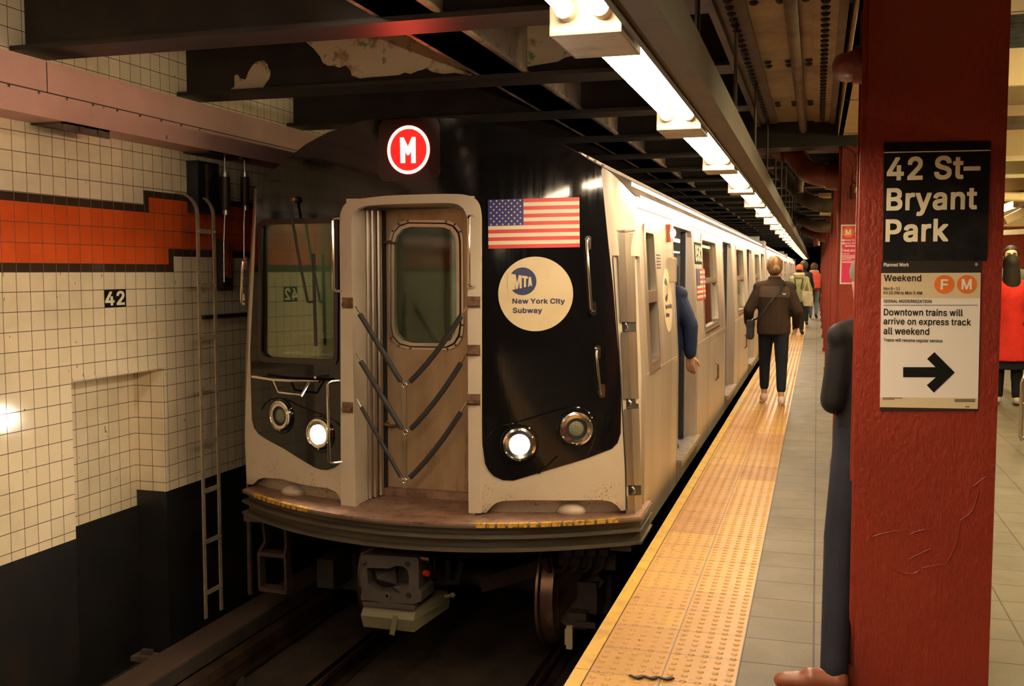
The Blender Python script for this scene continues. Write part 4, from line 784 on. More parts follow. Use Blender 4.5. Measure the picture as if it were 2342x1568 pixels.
pipe([py(1829, 385, 10.5), py(1829, 440, 10.5)], .035, M['grey_pipe'], 'short vertical grey drop pipe with a brass end', collars=(0,))
pipe([py(1750, 318, 9.0), py(1905, 320, 9.0)], .022, M['grey_pipe'], 'thin straight pipe under the edge of the cream soffit')
xg = onz(1806, 0, 2.85).x
pipe([(xg, -2, 2.85), (xg + .004, 8.7, 2.85)], .032, M['grey_pipe'], 'pipe fixed lengthwise under the riveted girder', collars=(0,))
pipe([py(1998, 148, 4.45), py(1965, 148, 4.45), py(1944, 152, 4.5), py(1936, 156, 4.7), py(1934, 150, 5.2)], .062, M['red_pipe'], 'glossy red pipe elbow beside the top of the closest column', collars=(0,))
for i, (y, xa, xb, Y) in enumerate(((422, 1885, 1912, 12), (450, 1872, 1912, 14), (490, 1875, 1905, 17))):
    p, q = ony(xa, y, Y), ony(xb, y, Y)
    b = MB(); b.box(p.x, q.x + .3, Y, Y + .5, p.z, p.z + .05); tag(b.build('ceiling_cross_beam', M['cream_paint'], smooth=False), kind='structure')
b = MB(); p, q = py(2296, 505, 15), py(2350, 479, 15)
b.bar(p, q, .25, .1); tag(b.build('slanted_duct', M['cream_paint'], smooth=False), 'slanted cream duct under the ceiling beyond the closest column', 'duct')
b = MB(); p, q = ony(2290, 532, 18), ony(2480, 522, 18)
b.bar((p.x, 18, p.z), (q.x, 18, q.z), .1, .08); tag(b.build('ceiling_cross_beam', M['white_enamel'], smooth=False), kind='structure')
b = MB(); p, q = ony(2290, 450, 12), ony(2480, 452, 12)
b.tube([p, q], .05, 10); tag(b.build('mezzanine_pipe', M['cream_paint']), 'cream pipe crossing under the ceiling beyond the closest column', 'pipe')

# ------------------------------------------------------------------ things on the tiled wall
du = thing('wall_duct', 'pinkish boxed duct running along the top of the tiled wall', 'duct', (-4.47, 5, 2.6))
b = MB(); b.box(-4.6, -4.342, -8, 40, 2.598, 2.925); seton(b.build('duct_casing', M['duct'], smooth=False), du)
z_s = onx(0, 187, -4.342).z
b = MB(); b.box(-4.345, -4.338, -8, 40, z_s - .003, z_s + .004).box(-4.345, -4.34, 5.02, 5.026, z_s, 2.92); seton(b.build('seam', M['dark_pipe'], smooth=False), du)
for k in range(9):
    b = MB(); b.sphere((-4.338, 4.72 + .23 * k, z_s - .012), .009, n=8, m=5); seton(b.build('bolt', M['chrome']), du)
def wall_bracket(x0, x1, y0, y1, label):
    t = thing('wall_bracket', label, 'bracket', onx(x0, y0, -4.36))
    p, q = onx(x0, y0, -4.37), onx(x1, y1, -4.37)
    b = MB(); b.box(-4.375, -4.36, p.y, q.y, q.z, 2.598).box(-4.6, -4.36, p.y, q.y, 2.586, 2.598); seton(b.build('angle_plate', M['bracket'], smooth=False), t)
    for tt in (.35, .75):
        b = MB(); b.lathe([(.02, 0), (.02, .012)], (-4.36, p.y + (q.y - p.y) * tt, (q.z + 2.598) / 2), (1, 0, 0), 6); seton(b.build('bolt', M['bracket'], smooth=False), t)
wall_bracket(142, 248, 291, 318, 'steel bracket with two bolts under the duct, above the orange band')
wall_bracket(480, 568, 350, 367, 'dim steel bracket under the duct beside the train')
def wx(x, y, X=-4.44): p = onx(x, y, X); return (X, p.y, p.z)
b = MB(); p, q = wx(452, 366, -4.5), wx(503, 490, -4.5)
t = thing('cable_box', 'tall blue-black box on the wall above the ladder', 'box', (-4.5, p[1], q[2]))
b.box(-4.6, -4.50, p[1], q[1], q[2], p[2]); seton(b.build('box_body', pm('blue_black_enamel', (.008, .010, .016), .35), smooth=False), t)
b = MB(); b.box(-4.50, -4.492, p[1] + .10, p[1] + .125, q[2] + .08, p[2] - .02); seton(b.build('clip_strip', M['bracket'], smooth=False), t)
for (x, ya, yb, lab) in ((515, 405, 480, 'dark cylinder with a bright collar hanging beside the cable box'), (560, 405, 470, 'dark cylinder hanging close to the train corner')):
    t = thing('pressure_cylinder', lab, 'cylinder', wx(x, yb))
    p, q = wx(x, ya), wx(x, yb)
    b = MB(); b.tube([p, q], .035, 14); seton(b.build('cylinder_body', M['dark_pipe']), t)
    for z in (p[2] + .02, q[2] - .02):
        b = MB(); b.tube([(p[0], p[1], z - .018), (p[0], p[1], z + .018)], .03, 14); seton(b.build('collar', M['steel']), t)
    b = MB(); b.tube([(p[0], p[1], p[2]), (p[0], p[1], p[2] + .18)], .008, 8).tube([q, wx(512, 555) if x == 515 else wx(558, 520), wx(513, 645) if x == 515 else wx(558, 600)], .007, 8); seton(b.build('rod', M['steel']), t)
t = thing('terminal_rack', 'dim stack of dark insulators beside the train corner', 'insulators', wx(530, 590))
b = MB(); p = wx(524, 545); q = wx(548, 660); b.box(-4.6, -4.5, p[1], q[1], q[2], p[2]); seton(b.build('back_plate', M['black_steel'], smooth=False), t)
for k in range(5):
    p = wx(534, 556 + 17 * k); b = MB(); b.lathe([(.02, 0), (.045, .012), (.045, .03), (.02, .04)], (-4.50, p[1], p[2]), (1, 0, 0), 12); seton(b.build('insulator', M['red_pipe']), t)
b = MB(); p, q = wx(492, 722), wx(560, 716); b.box(-4.6, -4.52, p[1], q[1] + .4, q[2] - .02, p[2]); tag(b.build('cable_shelf', M['black_steel'], smooth=False), 'thin dark shelf on the wall behind the ladder', 'shelf')

# number tile
nt_ = thing('number_tile', 'black wall tile with the white number 42 under the orange band', 'sign', (-4.6, 5.9, 1.45))
b = MB(); b.box(-4.598, -4.5955, 5.797, 5.905, 1.456, 1.576).box(-4.598, -4.5955, 5.909, 6.016, 1.456, 1.576); seton(b.build('tile_face', M['sign_black'], smooth=False), nt_)
wmap = lambda a, b_, d: (-4.5955 - d, a, b_)
z42 = lambda x, y: (lambda p: (p.y, p.z))(onx(x / 2.613, 400 + y / 2.613, -4.5955))
b = MB(); put_text(b, '4', (z42(628, 735)[0], 1.468, z42(683, 735)[0], 1.563), wmap, -.002, 0, .02, thick=.0015); put_text(b, '2', (z42(696, 735)[0], 1.468, z42(744, 735)[0], 1.566), wmap, -.002, 0, .02, thick=.0015)
seton(b.build('digit', M['sign_white'], smooth=False), nt_)

# ladder
ld = thing('wall_ladder', 'flat-bar steel ladder standing on the track side of the tiled wall', 'ladder', (-4.42, 6.7, -.94))
lx = -4.42
for (xa, xb) in (((453, 496), (470, 1419)), ((489, 520), (506, 1395))):
    y0 = onx(*xa, lx).y; y1 = onx(*xb, lx).y; ym = (y0 + y1) / 2
    zt = 2.12
    P = [(lx, ym, -.945), (lx, ym, zt)] + [(lx - .16 + .16 * math.cos(t), ym - .0, zt + .16 * math.sin(t)) for t in (.3, .6, .9, 1.2, 1.5)] + [(-4.598, ym, zt + .16)]
    b = MB()
    for i in range(len(P) - 1):
        p, q = Vector(P[i]), Vector(P[i + 1]); b.bar(p, q + (q - p).normalized() * .004, .034, .010, up=(1, 0, .001) if abs((q - p).normalized().x) < .7 else (0, 0, 1))
    seton(b.build('side_rail', M['galv'], smooth=False), ld)
    if xa[0] == 453: ya = ym
    else: yb = ym
for yy in (529, 652, 772, 888, 1010, 1123, 1240, 1358):
    z = onx(470, yy, lx).z
    b = MB(); b.bar((lx - .004, ya, z), (lx - .004, yb, z), .012, .034)
    r = seton(b.build('rung', M['galv'], smooth=False), ld)
    for yy_ in (ya, yb):
        b = MB(); b.sphere((lx + .008, yy_, z), .010, n=8, m=5); b.build('rivet', M['steel'], r)

# handrail at the far edge of the picture
hr = thing('steel_railing', 'shiny tubular steel railing at the edge of the photo', 'railing', onz(2338, 1012, 0))
p0 = onz(2338, 1020, 0)
b = MB(); X, Y = p0.x, p0.y
b.tube([(X, Y, .06), (X - .02, Y, .10), (X - .02, Y, .62), (X, Y, .70), (X + .1, Y, .72), (X + 1.4, Y, .72)], .02, 12); seton(b.build('rail_tube', M['chrome']), hr)
b = MB(); b.tube([(X + .05, Y, 0), (X + .05, Y, .72)], .02, 12); seton(b.build('post', M['chrome']), hr)
b = MB(); b.tube([(X - .02, Y, .42), (X + 1.4, Y, .42)], .014, 10).tube([(X, Y, .08), (X + 1.4, Y, .08)], .02, 10); seton(b.build('lower_rail', M['chrome']), hr)
b = MB(); b.tube([(X + 1.4, Y, 0), (X + 1.4, Y, .72)], .02, 12); seton(b.build('post', M['chrome']), hr)
# ------------------------------------------------------------------ subway train
M['mask'] = pm('glossy_black_front_mask', (.006, .0055, .006), .05, spec=.42, rvar=(45, .12, .35, .8, (1, 1, .06)), dirt=(40, (.03, .025, .02), .74, .78), bmp=(70, .05, .002, (1, 1, .06)))
M['panel_white'] = pm('cream_front_panel_paint', (.60, .50, .385), .34, var=(2.5, (.53, .43, .32), .4, .7), dirt=(60, (.20, .09, .04), .72, .76))
def skirt_mat():
    m, nt, b = nmat('cream_front_panel_with_rust_specks'); p = pos_xyz(nt)
    c = mixc(nt, ramp(nt, noise(nt, 2.5, 6, .6), .4, .7), (.60, .50, .385), (.53, .43, .32))
    sp = ramp(nt, noise(nt, 75, 4, .6), .55, .62)
    lo = ramp(nt, p[2], .42, .20); big = ramp(nt, noise(nt, 4, 3, .6), .45, .62)
    c = mixc(nt, math_n(nt, 'MULTIPLY', math_n(nt, 'MULTIPLY', sp, lo), big), c, (.12, .045, .02))
    c = mixc(nt, math_n(nt, 'MULTIPLY', ramp(nt, p[2], .20, .11), .6), c, (.20, .12, .075))
    L(nt, c, b.inputs['Base Color']); b.inputs['Roughness'].default_value = .34
    return m
M['skirt'] = skirt_mat()
M['car_steel'] = pm('brushed_car_side_steel', (.60, .515, .425), .36, .82, var=(1.3, (.40, .32, .24), .50, .74, (1, 2.6, .10)), rvar=(6, .44, .35, .7, (1, 6, .1)))
M['door_steel'] = pm('brown_stained_end_door_steel', (.56, .39, .24), .42, .45, var=(3, (.38, .245, .14), .38, .7, (1.6, 1, .35)), dirt=(7, (.17, .10, .055), .58, .72, (1.5, 1, .3)), bmp=(16, .08, .003))
M['frame_steel'] = pm('polished_window_rim', (.58, .50, .41), .28, .9)
M['roof'] = pm('grimy_roof_steel', (.30, .23, .165), .5, .6, var=(7, (.17, .12, .085), .4, .68, (1, .5, 1)))
M['plate_rust'] = pm('worn_diamond_plate', (.30, .165, .12), .40, .45, var=(5, (.42, .27, .19), .45, .7), dirt=(9, (.10, .045, .03), .5, .68), bmp=(130, .5, .006))
M['climber'] = pm('grey_anticlimber_paint', (.12, .098, .072), .45, .3, var=(4, (.085, .068, .05), .4, .7, (.5, 1, 3)), dirt=(6, (.15, .065, .035), .56, .70, (.6, 1, 4)))
M['dash_yellow'] = pm('worn_yellow_dashes', (.62, .34, .04), .5, dirt=(30, (.10, .05, .02), .5, .62))
M['glass'] = glass('window_glass', (.74, .78, .64), .55)
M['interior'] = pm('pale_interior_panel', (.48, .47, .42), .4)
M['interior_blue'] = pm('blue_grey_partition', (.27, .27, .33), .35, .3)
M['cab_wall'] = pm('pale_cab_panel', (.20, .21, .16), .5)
M['desk'] = pm('dark_olive_desk', (.05, .055, .03), .6)
M['rust_bracket'] = pm('rusty_anchor_bracket', (.22, .13, .085), .5, .6, var=(30, (.12, .06, .035), .4, .6))
M['hose'] = pm('dark_hose_sleeve', (.020, .018, .019), .65, bmp=(90, .2, .002))
M['amber'] = emit('amber_display', (1.0, .28, .04), 1.6)
M['car_lamp'] = emit('car_ceiling_lamp', (1.0, .95, .80), 2.2)
M['head_lamp'] = emit('lit_headlight', (1.0, .86, .66), 130)
M['led_hot'] = emit('lit_red_led_ring', (1.0, .085, .05), 22)
M['led_red'] = emit('lit_red_display', (1.0, .010, .008), .85)
M['marker'] = emit('lit_orange_marker_lamp', (1.0, .35, .12), 6)
M['under'] = pm('dark_underframe', (.022, .017, .015), .7, var=(5, (.035, .022, .016), .4, .65))
M['under_brown'] = pm('rusty_underframe_part', (.085, .05, .035), .65, .3, var=(8, (.05, .03, .022), .4, .65))
M['coupler'] = pm('grey_coupler_casting', (.085, .072, .064), .5, .4, var=(7, (.10, .08, .065), .4, .65), bmp=(40, .15, .003))
M['coupler_green'] = pm('olive_coupler_box', (.125, .112, .062), .5, var=(7, (.12, .105, .06), .4, .65))
M['flag_red'] = pm('flag_red', (.66, .055, .05), .3); M['flag_white'] = pm('flag_cream_white', (.76, .66, .48), .3); M['flag_blue'] = pm('flag_blue', (.022, .02, .16), .3)
M['disc'] = pm('cream_emblem_disc', (.72, .58, .36), .32, var=(6, (.66, .52, .31), .45, .7), dirt=(30, (.4, .25, .12), .72, .75))
M['navy'] = pm('emblem_navy', (.022, .03, .10), .35)

lead = thing('subway_car', 'lead subway car with black front mask, flag and lit red letter', 'train', (XC, 6.2, 0), 'cars of the train at the platform')
lead['kind'] = 'thing'
COMMON = []
def P(b, name, mat, common=False, parent=None, **kw):
    o = b.build(name, mat, **kw)
    if parent is None: seton(o, lead)
    else: o.parent = parent
    if common: COMMON.append(o)
    return o
fm = lambda u, z, d: (XC + u, yface(u) + d, z)
sm = lambda y, z, d: (xside(z) - d, y, z)
SA = frange(-1.5, 1.46, .07)
FP = lambda pts: [onface(x, y) for x, y in pts]

# front mask
mL = [(588, 430), (583, 600), (578, 700), (573, 800), (575, 900), (577, 960), (582, 978), (592, 992), (612, 1005), (650, 1025), (720, 1068), (735, 1073), (750, 1074), (765, 1069), (776, 1060), (784, 1045), (788, 1020), (787, 900), (783, 700), (780, 520)]
mF = [(783, 490), (790, 470), (810, 457), (900, 447), (1000, 444), (1070, 447), (1090, 458), (1100, 475), (1103, 520)]
mR = [(1103, 700), (1103, 950), (1105, 1020), (1110, 1060), (1118, 1075), (1130, 1088), (1150, 1097), (1175, 1098), (1250, 1075), (1340, 1048), (1400, 1025), (1413, 1012), (1420, 990), (1421, 930), (1418, 850), (1410, 750), (1402, 650), (1392, 560), (1383, 470), (1375, 385)]
mA = [(1330, 353), (1276, 325), (1200, 296), (1104, 280), (1040, 271), (935, 268), (830, 277), (750, 303), (700, 330), (650, 370), (615, 398)]
wn = [(600, 520), (606, 513), (618, 511), (758, 509), (765, 512), (768, 520), (766, 812), (763, 821), (754, 824), (612, 818), (602, 813), (598, 804)]
b = MB(); b.sheet(FP(mL + mF + mR + mA), [FP(wn)], fm, -.006, .03, sa=SA)
mask = P(b, 'front_mask', M['mask'])
W = FP(wn); cu, cz = sum(p[0] for p in W) / len(W), sum(p[1] for p in W) / len(W)
sc = lambda f, g: [(cu + (u - cu) * f, cz + (z - cz) * g) for u, z in W]
b = MB(); b.sheet(sc(1.085, 1.065), [sc(.99, .99)], fm, -.016, .01, sa=SA); P(b, 'windshield_gasket', pm('brown_black_gasket', (.022, .012, .009), .45))
b = MB(); b.sheet(sc(1.0, 1.0), [], fm, .012, .016, sa=SA); P(b, 'windshield', M['glass'])
# cream corner and skirt panels
cutL = [(578, 1108), (590, 1096), (602, 1092), (640, 1094), (700, 1109), (750, 1116), (768, 1124), (776, 1136), (781, 1153)]
pL = [(588, 425), (575, 600), (570, 700), (568, 800), (563, 900), (560, 1000), (565, 1106)] + cutL + [(800, 1157), (800, 1000), (770, 1040), (745, 1052), (652, 1002), (604, 972), (594, 950), (590, 800), (593, 600), (600, 440)]
b = MB(); b.sheet(FP(pL), [], fm, 0, .05, sa=SA); P(b, 'skirt_panel', M['skirt'])
cutR = [(1076, 1170), (1112, 1172), (1122, 1160), (1134, 1150), (1150, 1145), (1200, 1143), (1375, 1143), (1398, 1147), (1412, 1156), (1421, 1168)]
pR = [(1365, 400), (1385, 650), (1398, 850), (1400, 980), (1390, 1003), (1335, 1030), (1175, 1076), (1150, 1075), (1120, 1040), (1085, 1000)] + cutR + [(1431, 1166), (1430, 1090), (1425, 1000), (1418, 850), (1407, 700), (1398, 560), (1385, 470), (1378, 385)]
b = MB(); b.sheet(FP(pR), [], fm, 0, .05, sa=SA); P(b, 'skirt_panel', M['skirt'])
for (x0, y0, x1, y1, bx, by) in ((570, 1086, 790, 1158, 662, 1118), (1105, 1138, 1428, 1174, 1300, 1160)):
    f4 = FP([(x0, y0), (x0, y1), (x1, y1), (x1, y0)])
    us = (min(p[0] for p in f4), max(p[0] for p in f4))
    b = MB(); rows = []
    for t in (0, .25, .5, .75, 1):
        rows.append([fm(u, .24 - .14 * t, .05 + .045 * math.sin(t * PI * .6)) for u in frange(us[0], us[1], .05) + [us[1]]])
    b.strip(rows); P(b, 'skirt_recess', M['skirt'])
    u, z = onface(bx, by); c = fm(u, .13, .075); b = MB(); b.sphere(c, .10, .085, .052, 20, 10); P(b, 'recess_bump', M['skirt'])
# door surround
oF = [(784, 1156), (783, 700)] + smooth_loop([(781, 530), (781, 505), (783, 487), (789, 472), (798, 463), (812, 457), (850, 452), (900, 447), (1000, 444), (1050, 444), (1070, 446), (1086, 452), (1096, 463), (1101, 478), (1103, 498), (1103, 530)], 2, False) + [(1103, 1171)]
iF = [(1075, 1170), (1073, 700)] + smooth_loop([(1072, 525), (1072, 503), (1068, 485), (1060, 473), (1046, 466), (1025, 464), (900, 467), (850, 470), (832, 473), (819, 480), (811, 492), (808, 508), (808, 525)], 2, False) + [(810, 700), (818, 1157)]
b = MB(); b.sheet(FP(oF + iF), [], fm, -.03, .02, sa=SA); P(b, 'door_surround', M['panel_white'])
DY = 6.645
ul, ur = onface(810, 800)[0], onface(1073, 800)[0]
b = MB()
b.box(XC + ul - .04, XC + ul, 6.22, DY, .11, 2.15).box(XC + ur, XC + ur + .04, 6.22, DY, .11, 2.15).box(XC + ul - .04, XC + ur + .04, 6.22, DY, 2.14, 2.18)
P(b, 'door_recess', M['panel_white'])
b = MB()
for (dx, yy, r) in ((.012, 6.44, .016), (.022, 6.50, .02), (.035, 6.57, .022)): b.tube([(XC + ul + dx, yy, .12), (XC + ul + dx, yy, 2.12)], r, 10)
P(b, 'recess_post', M['frame_steel'])
b = MB(); b.box(XC + ul, XC + ul + .06, 6.60, DY, .12, 2.12); P(b, 'door_seal', M['rubber'])
pD = lambda x, y: (lambda p: (p.x, p.z))(ony(x, y, DY))
dm = lambda a, z, d: (a, DY + d, z)
dl = pD(866, 800)[0]
gw = [pD(x, y) for x, y in ((904, 560), (910, 538), (922, 524), (940, 518), (1015, 519), (1032, 525), (1043, 540), (1046, 560), (1047, 735), (1044, 760), (1034, 777), (1018, 785), (945, 784), (922, 778), (908, 762), (904, 740))]
gc = (sum(p[0] for p in gw) / len(gw), sum(p[1] for p in gw) / len(gw))
gs = lambda f, g: [(gc[0] + (x - gc[0]) * f, gc[1] + (z - gc[1]) * g) for x, z in gw]
b = MB(); b.sheet([(dl, .15), (XC + ur + .03, .15), (XC + ur + .03, 2.13), (dl, 2.13)], [gs(1.02, 1.01)], dm, 0, .04)
door = P(b, 'end_door', M['door_steel'], smooth=False)
b = MB(); b.sheet(gs(1.20, 1.115), [gs(1.13, 1.075)], dm, -.010, .002).sheet(gs(1.09, 1.05), [gs(.995, .995)], dm, -.020, .03); P(b, 'window_rim', M['frame_steel'], parent=door)
b = MB(); b.sheet(gs(1.13, 1.075), [gs(1.09, 1.05)], dm, -.003, .002); P(b, 'window_gasket', M['rubber'], parent=door)
b = MB(); b.sheet(gs(1.01, 1.01), [], dm, .012, .016); P(b, 'door_glass', M['glass'], parent=door)
for f in [i / 14 for i in range(14)]:
    lp = gs(1.165, 1.095); i = int(f * len(lp)); p = lp[i]; b = MB(); b.sphere(dm(p[0], p[1], -.012), .008, n=8, m=5); P(b, 'rim_screw', M['rust_bracket'], parent=door)
b = MB(); x = pD(926, 950)[0]; b.box(x - .014, x + .014, DY - .014, DY, .15, pD(926, 868)[1]); P(b, 'door_strip', M['frame_steel'], parent=door, smooth=False)
for (pts, r) in (([(866, 555), (885, 554), (912, 557)], .013), ([(868, 825), (900, 825)], .010), ([(884, 968), (900, 972), (918, 970)], .014)):
    b = MB(); q = [dm(*pD(x, y), -.035) for x, y in pts]; b.tube(q, r, 8, r2=r * .6); c = q[0]; b.lathe([(r * 1.7, 0), (r * 1.7, .03)], (c[0], DY, c[2]), (0, -1, 0), 14); P(b, 'door_handle', M['rust_bracket'], parent=door)
b = MB(); p = pD(870, 838); b.box(p[0] - .012, p[0] + .03, DY - .008, DY, p[1] - .05, p[1] + .02); P(b, 'lock_plate', M['frame_steel'], parent=door, smooth=False)
b = MB(); b.box(XC + ul - .02, XC + ur + .04, DY - .06, DY + .02, .11, .165); P(b, 'door_threshold', M['plate_rust'], smooth=False)
# safety hoses in front of the door
for (l, mdl, r, bl, br) in (((812, 700), (926, 880), (1068, 700), (800, 692), (1087, 690)), ((814, 808), (928, 988), (1068, 808), None, (1087, 800)), ((816, 912), (926, 1099), (1068, 920), (800, 930), (1087, 912))):
    HYp = 6.17
    h = lambda x, y: Vector(ony(x, y, HYp))
    for (a_, e_, sag) in ((l, (mdl[0] - 6, mdl[1] - 3), 0.0), (r, (mdl[0] + 8, mdl[1] - 4), .035)):
        A, E = h(*a_), h(*e_); pts = [A.lerp(E, t) - Vector((0, 0, sag * 4 * t * (1 - t))) for t in (.10, .25, .4, .55, .7, .85, .97)]
        b = MB(); b.tube(pts, .0175 if a_ != l or l[1] < 900 else .013, 10); P(b, 'safety_hose', M['hose'])
        for w_ in ([A, pts[0]], [pts[-1], h(*mdl)]):
            b = MB(); b.tube(w_, .0045, 6); P(b, 'hose_wire', M['chrome'])
    c = h(*mdl); b = MB(); b.tube([c + Vector((.016 * math.cos(t), -.004, .016 * math.sin(t))) for t in [i * PI / 5 for i in range(11)]], .005, 6); P(b, 'hose_ring', M['chrome'])
    for bb in (bl, br):
        if bb is None: continue
        u, z = onface(*bb); b = MB(); b.sheet([(u - .042, z - .036), (u + .042, z - .036), (u + .042, z + .036), (u - .042, z + .036)], [], fm, -.036, -.03).sheet([(u - .035, z - .022), (u + .035, z - .022), (u + .035, z - .002), (u - .035, z - .002)], [], fm, -.062, -.036)
        P(b, 'anchor_bracket', M['rust_bracket'], smooth=False)
# grab handles
def grab(p0, p1, d=-.075, r=.0095, plate=True, name='grab_handle', side=0.0):
    (u0, z0), (u1, z1) = onface(*p0), onface(*p1)
    A, B = Vector(fm(u0, z0, d)), Vector(fm(u1, z1, d)); t = (B - A).normalized()
    a0, b0 = Vector(fm(u0 + side, z0, 0)), Vector(fm(u1 + side, z1, 0))
    k = .02
    b = MB(); b.tube([a0 - t * .0, a0 + (A - a0) * .7, A + t * k * .3 + (a0 - A) * .1, A + t * k, B - t * k, B - t * k * .3 + (b0 - B) * .1, b0 + (B - b0) * .7, b0], r, 10); P(b, name, M['chrome'])
    if plate:
        for (u, z, sg_) in ((u0 + side, z0, -1), (u1 + side, z1, 1)):
            b = MB(); b.sheet(rrect(u - .018, z - .045 + sg_ * .02, u + .018, z + .045 + sg_ * .02, .015), [], fm, -.045 if False else -.010, .0); P(b, 'handle_plate', M['chrome'], smooth=False)
grab((776, 500), (778, 665), -.10, side=.035)
grab((1083, 494), (1085, 655), -.095, side=.012)
grab((766, 868), (770, 1052), -.11, side=.075)
grab((1346, 548), (1358, 712), -.06)
grab((1368, 798), (1378, 900), -.06)
grab((562, 595), (558, 690), -.04)
sb_ = [onface(x, y) for x, y in ((592, 858), (640, 865), (700, 868), (744, 869))]
b = MB(); b.tube([fm(u, z, -.085) for u, z in sb_], .011, 8)
sd = [onface(x, y) for x, y in ((640, 866), (652, 893), (704, 900), (722, 869))]
b.tube([fm(u, z, -.088) for u, z in sd], .009, 8)
for x in (612, 734):
    u, z = onface(x, 860); b.tube([fm(u, z, 0), fm(u, z, -.085)], .009, 8)
P(b, 'step_bar', M['chrome'])
# wiper
b = MB()
wp = [onface(x, y) for x, y in ((670, 462), (690, 580), (712, 690))]
b.tube([fm(u, z, -.05) for u, z in wp], .010, 8); wb = [onface(x, y) for x, y in ((723, 580), (725, 690), (728, 790))]
b.tube([fm(u, z, -.035) for u, z in wb], .012, 8); b.tube([fm(*wp[-1], -.05), fm(*wb[1], -.04)], .008, 6)
P(b, 'windshield_wiper', M['black'])
b = MB(); u, z = onface(676, 457); b.lathe([(.022, 0), (.022, .05), (.01, .06)], fm(u, z, 0), (0, -1, 0), 12); P(b, 'wiper_pivot', M['rust_bracket'])
# headlights and marker lights
def lampset(px, lit):
    u, z = onface(*px); c = Vector(fm(u, z, -.006)); n = Vector((.34 * u, -1, 0)).normalized()
    b = MB(); b.lathe([(.128, -.01), (.128, .002), (.122, .008)], c, n, 32); P(b, 'lamp_recess', M['mask'])
    b = MB(); b.lathe([(.070, .0), (.070, .022), (.090, .026), (.092, .022), (.096, .026), (.108, .022), (.112, .0)], c, n, 36, caps=False); bz = P(b, 'lamp_bezel', M['chrome'])
    for k in range(6):
        a = k * PI / 3 + .5; ax = n.cross(Vector((0, 0, 1))).normalized(); q = c + n * .024 + (ax * math.cos(a) + Vector((0, 0, 1)) * math.sin(a)) * .101
        b = MB(); b.sphere(q, .006, n=8, m=5); P(b, 'bezel_screw', M['steel'], parent=bz)
    if lit:
        b = MB(); b.lathe([(.066, .010), (.060, .016), (.03, .022)], c, n, 28); P(b, 'headlight_lens', M['head_lamp'])
    else:
        b = MB(); b.lathe([(.070, .004), (.070, .010), (.052, .012)], c, n, 28); P(b, 'lens_gasket', M['black'])
        b = MB(); b.lathe([(.048, .012), (.040, .016), (.02, .018)], c, n, 28); P(b, 'marker_lens', pm('unlit_lens_pattern', (.20, .21, .13), .35, bmp=(240, .6, .004), var=(160, (.09, .10, .06), .45, .55)))
lampset((733, 992), True); lampset((1189, 1015), True); lampset((645, 950), False); lampset((1318, 979), False)
# raised lamp pod contours on the mask
for pts in ([(1112, 1005), (1135, 978), (1190, 962), (1262, 940), (1300, 930), (1335, 932), (1358, 955), (1365, 985), (1355, 1020), (1340, 1045)], [(1275, 1042), (1240, 1075), (1232, 1082)], [(600, 935), (612, 915), (645, 905), (690, 930), (760, 955), (782, 975)]):
    b = MB(); b.tube([fm(*onface(x, y), -.004) for x, y in smooth_loop(pts, 2, False)], .006, 6); P(b, 'mask_ridge', M['mask'])
# route sign
C0 = onface(935.5, 343)
b = MB(); b.sheet(rrect(C0[0] - .215, C0[1] - .20, C0[0] + .215, C0[1] + .20, .06), [], fm, -.012, 0, sa=SA); P(b, 'route_sign_window', pm('dark_red_sign_glass', (.02, .004, .004), .15))
b = MB(); b.sheet(circle(C0[0], C0[1], .128, .135, 40), [], fm, -.0135, -.010, sa=SA); P(b, 'route_sign_disc', M['led_red'])
b = MB()
for k in range(64):
    t0, t1 = 2 * PI * (k + .1) / 64, 2 * PI * (k + .9) / 64
    b.sheet([(C0[0] + r * math.cos(t), C0[1] + r * 1.05 * math.sin(t)) for r, t in ((.128, t0), (.147, t0), (.147, t1), (.128, t1))], [], fm, -.016, -.0125)
P(b, 'led_ring', M['led_hot'], smooth=False)
b = MB(); fl = [(917, 315), (925, 315), (935, 336), (944, 314), (952, 314), (952.5, 373), (943, 373), (942.5, 345), (937, 355), (933, 355), (928.5, 345), (928.5, 373), (918.5, 373)]
b.sheet(FP(fl), [], fm, -.016, -.013); P(b, 'led_letter', M['led_hot'], smooth=False)

